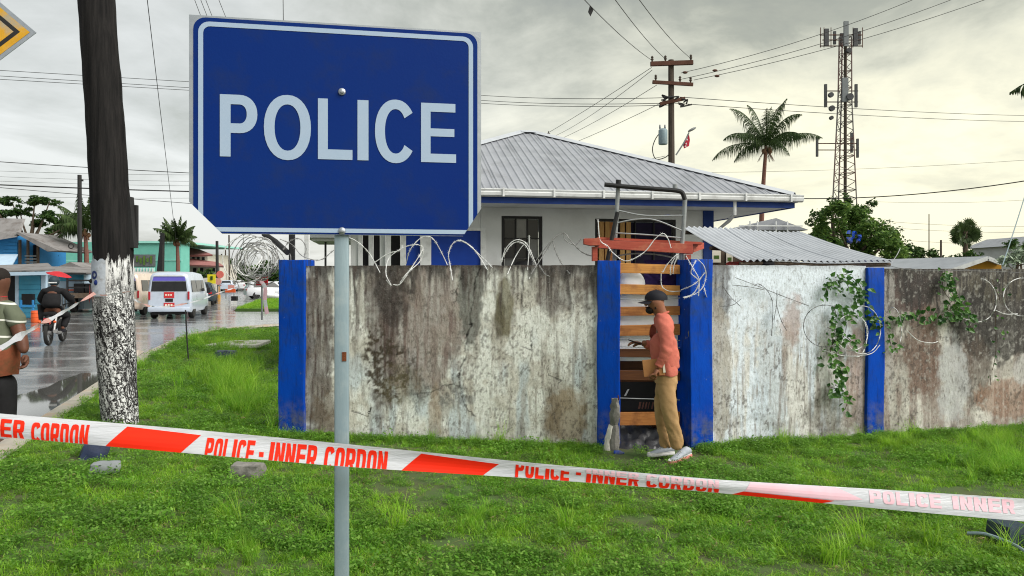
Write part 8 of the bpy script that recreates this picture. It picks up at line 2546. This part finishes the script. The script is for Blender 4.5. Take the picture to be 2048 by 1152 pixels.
# tall tussocks seen in the photograph
for (px, py, rx, ry, cnt, s) in ((455, 760, 60, 40, 140, 1.5), (480, 800, 60, 30, 120, 1.1), (1990, 890, 60, 30, 80, .8), (955, 1040, 45, 30, 22, .5), (480, 1100, 60, 40, 26, .5), (450, 700, 50, 14, 40, 1.4), (1990, 930, 70, 30, 60, .9), (1150, 870, 40, 10, 30, .7), (1790, 885, 30, 10, 30, .6)):
    for _ in range(cnt):
        q = gp(px + rg.normal(0, rx * .5), py + rg.normal(0, ry * .5), -0.1)
        if q.x > -2.75 and q.y > wall_y(q.x) - 0.05: continue
        P_.append(np.array([[q.x, q.y, gz(q.x, q.y)]])); I_.append(np.array([5])); S_.append(np.array([s * rg.uniform(.6, 1.1)]))
# ragged edge over the kerb
n = 900
y = rg.uniform(4, 26, n); x = np.array([kerb_in(float(v_)) for v_ in y]) - rg.uniform(0.0, 0.06, n)
P_.append(np.stack([x, y, np.full(n, 0.03)], 1)); I_.append(rg.integers(0, 3, n)); S_.append(rg.uniform(.5, 1.0, n))

P_ = np.concatenate(P_); I_ = np.concatenate(I_); S_ = np.concatenate(S_)
def scatter_object(name, P_, I_, S_, label=None):
    me = bpy.data.meshes.new(name)
    me.from_pydata(P_.tolist(), [], [])
    a = me.attributes.new('idx', 'INT', 'POINT'); a.data.foreach_set('value', I_.astype(np.int32))
    a = me.attributes.new('scl', 'FLOAT', 'POINT'); a.data.foreach_set('value', S_.astype(np.float32))
    a = me.attributes.new('rot', 'FLOAT_VECTOR', 'POINT')
    rot = np.zeros((len(P_), 3), np.float32); rot[:, 2] = rg.uniform(0, 6.283, len(P_)); rot[:, 0] = rg.normal(0, .12, len(P_)); rot[:, 1] = rg.normal(0, .12, len(P_))
    a.data.foreach_set('vector', rot.ravel())
    o = bpy.data.objects.new(name, me); COL.objects.link(o)
    ng = bpy.data.node_groups.new(name + '_nodes', 'GeometryNodeTree')
    ng.interface.new_socket('Geometry', in_out='INPUT', socket_type='NodeSocketGeometry')
    ng.interface.new_socket('Geometry', in_out='OUTPUT', socket_type='NodeSocketGeometry')
    N = ng.nodes; Lk = ng.links
    gi = N.new('NodeGroupInput'); go = N.new('NodeGroupOutput')
    ci = N.new('GeometryNodeCollectionInfo'); ci.inputs['Collection'].default_value = src
    ci.inputs['Separate Children'].default_value = True; ci.inputs['Reset Children'].default_value = True
    ip = N.new('GeometryNodeInstanceOnPoints'); ip.inputs['Pick Instance'].default_value = True
    def attr(nm, ty):
        q = N.new('GeometryNodeInputNamedAttribute'); q.data_type = ty; q.inputs['Name'].default_value = nm
        return next(s_ for s_ in q.outputs if s_.enabled and s_.name == 'Attribute')
    Lk.new(gi.outputs[0], ip.inputs['Points']); Lk.new(ci.outputs[0], ip.inputs['Instance'])
    Lk.new(attr('idx', 'INT'), ip.inputs['Instance Index'])
    Lk.new(attr('rot', 'FLOAT_VECTOR'), ip.inputs['Rotation'])
    Lk.new(attr('scl', 'FLOAT'), ip.inputs['Scale'])
    Lk.new(ip.outputs[0], go.inputs[0])
    md = o.modifiers.new('scatter', 'NODES'); md.node_group = ng
    o['kind'] = 'stuff'
    if label: o['label'] = label
    return o
scatter_object('grass', P_, I_, S_, 'wet green grass and low weeds covering the verge up to the wall')
print('tufts', len(P_))
# grass on the traffic island
n = 5200
x = rg.uniform(-19, -6, n); y = rg.uniform(38.6, 57, n)
inside = (y > 39.6 - (x + 14) * -0.12 * 0) & (x > -14.4 - (y - 39.3) * 0.26) & (y > 38.7 + np.maximum(0, (x + 8)) * .2 + np.maximum(0, -8 - x) * .11)
x, y = x[inside], y[inside]
scatter_object('island_grass', np.stack([x, y, np.full(len(x), .09)], 1), rg.integers(0, 3, len(x)), rg.uniform(2.2, 3.6, len(x)), 'mown grass on the traffic island across the side road')
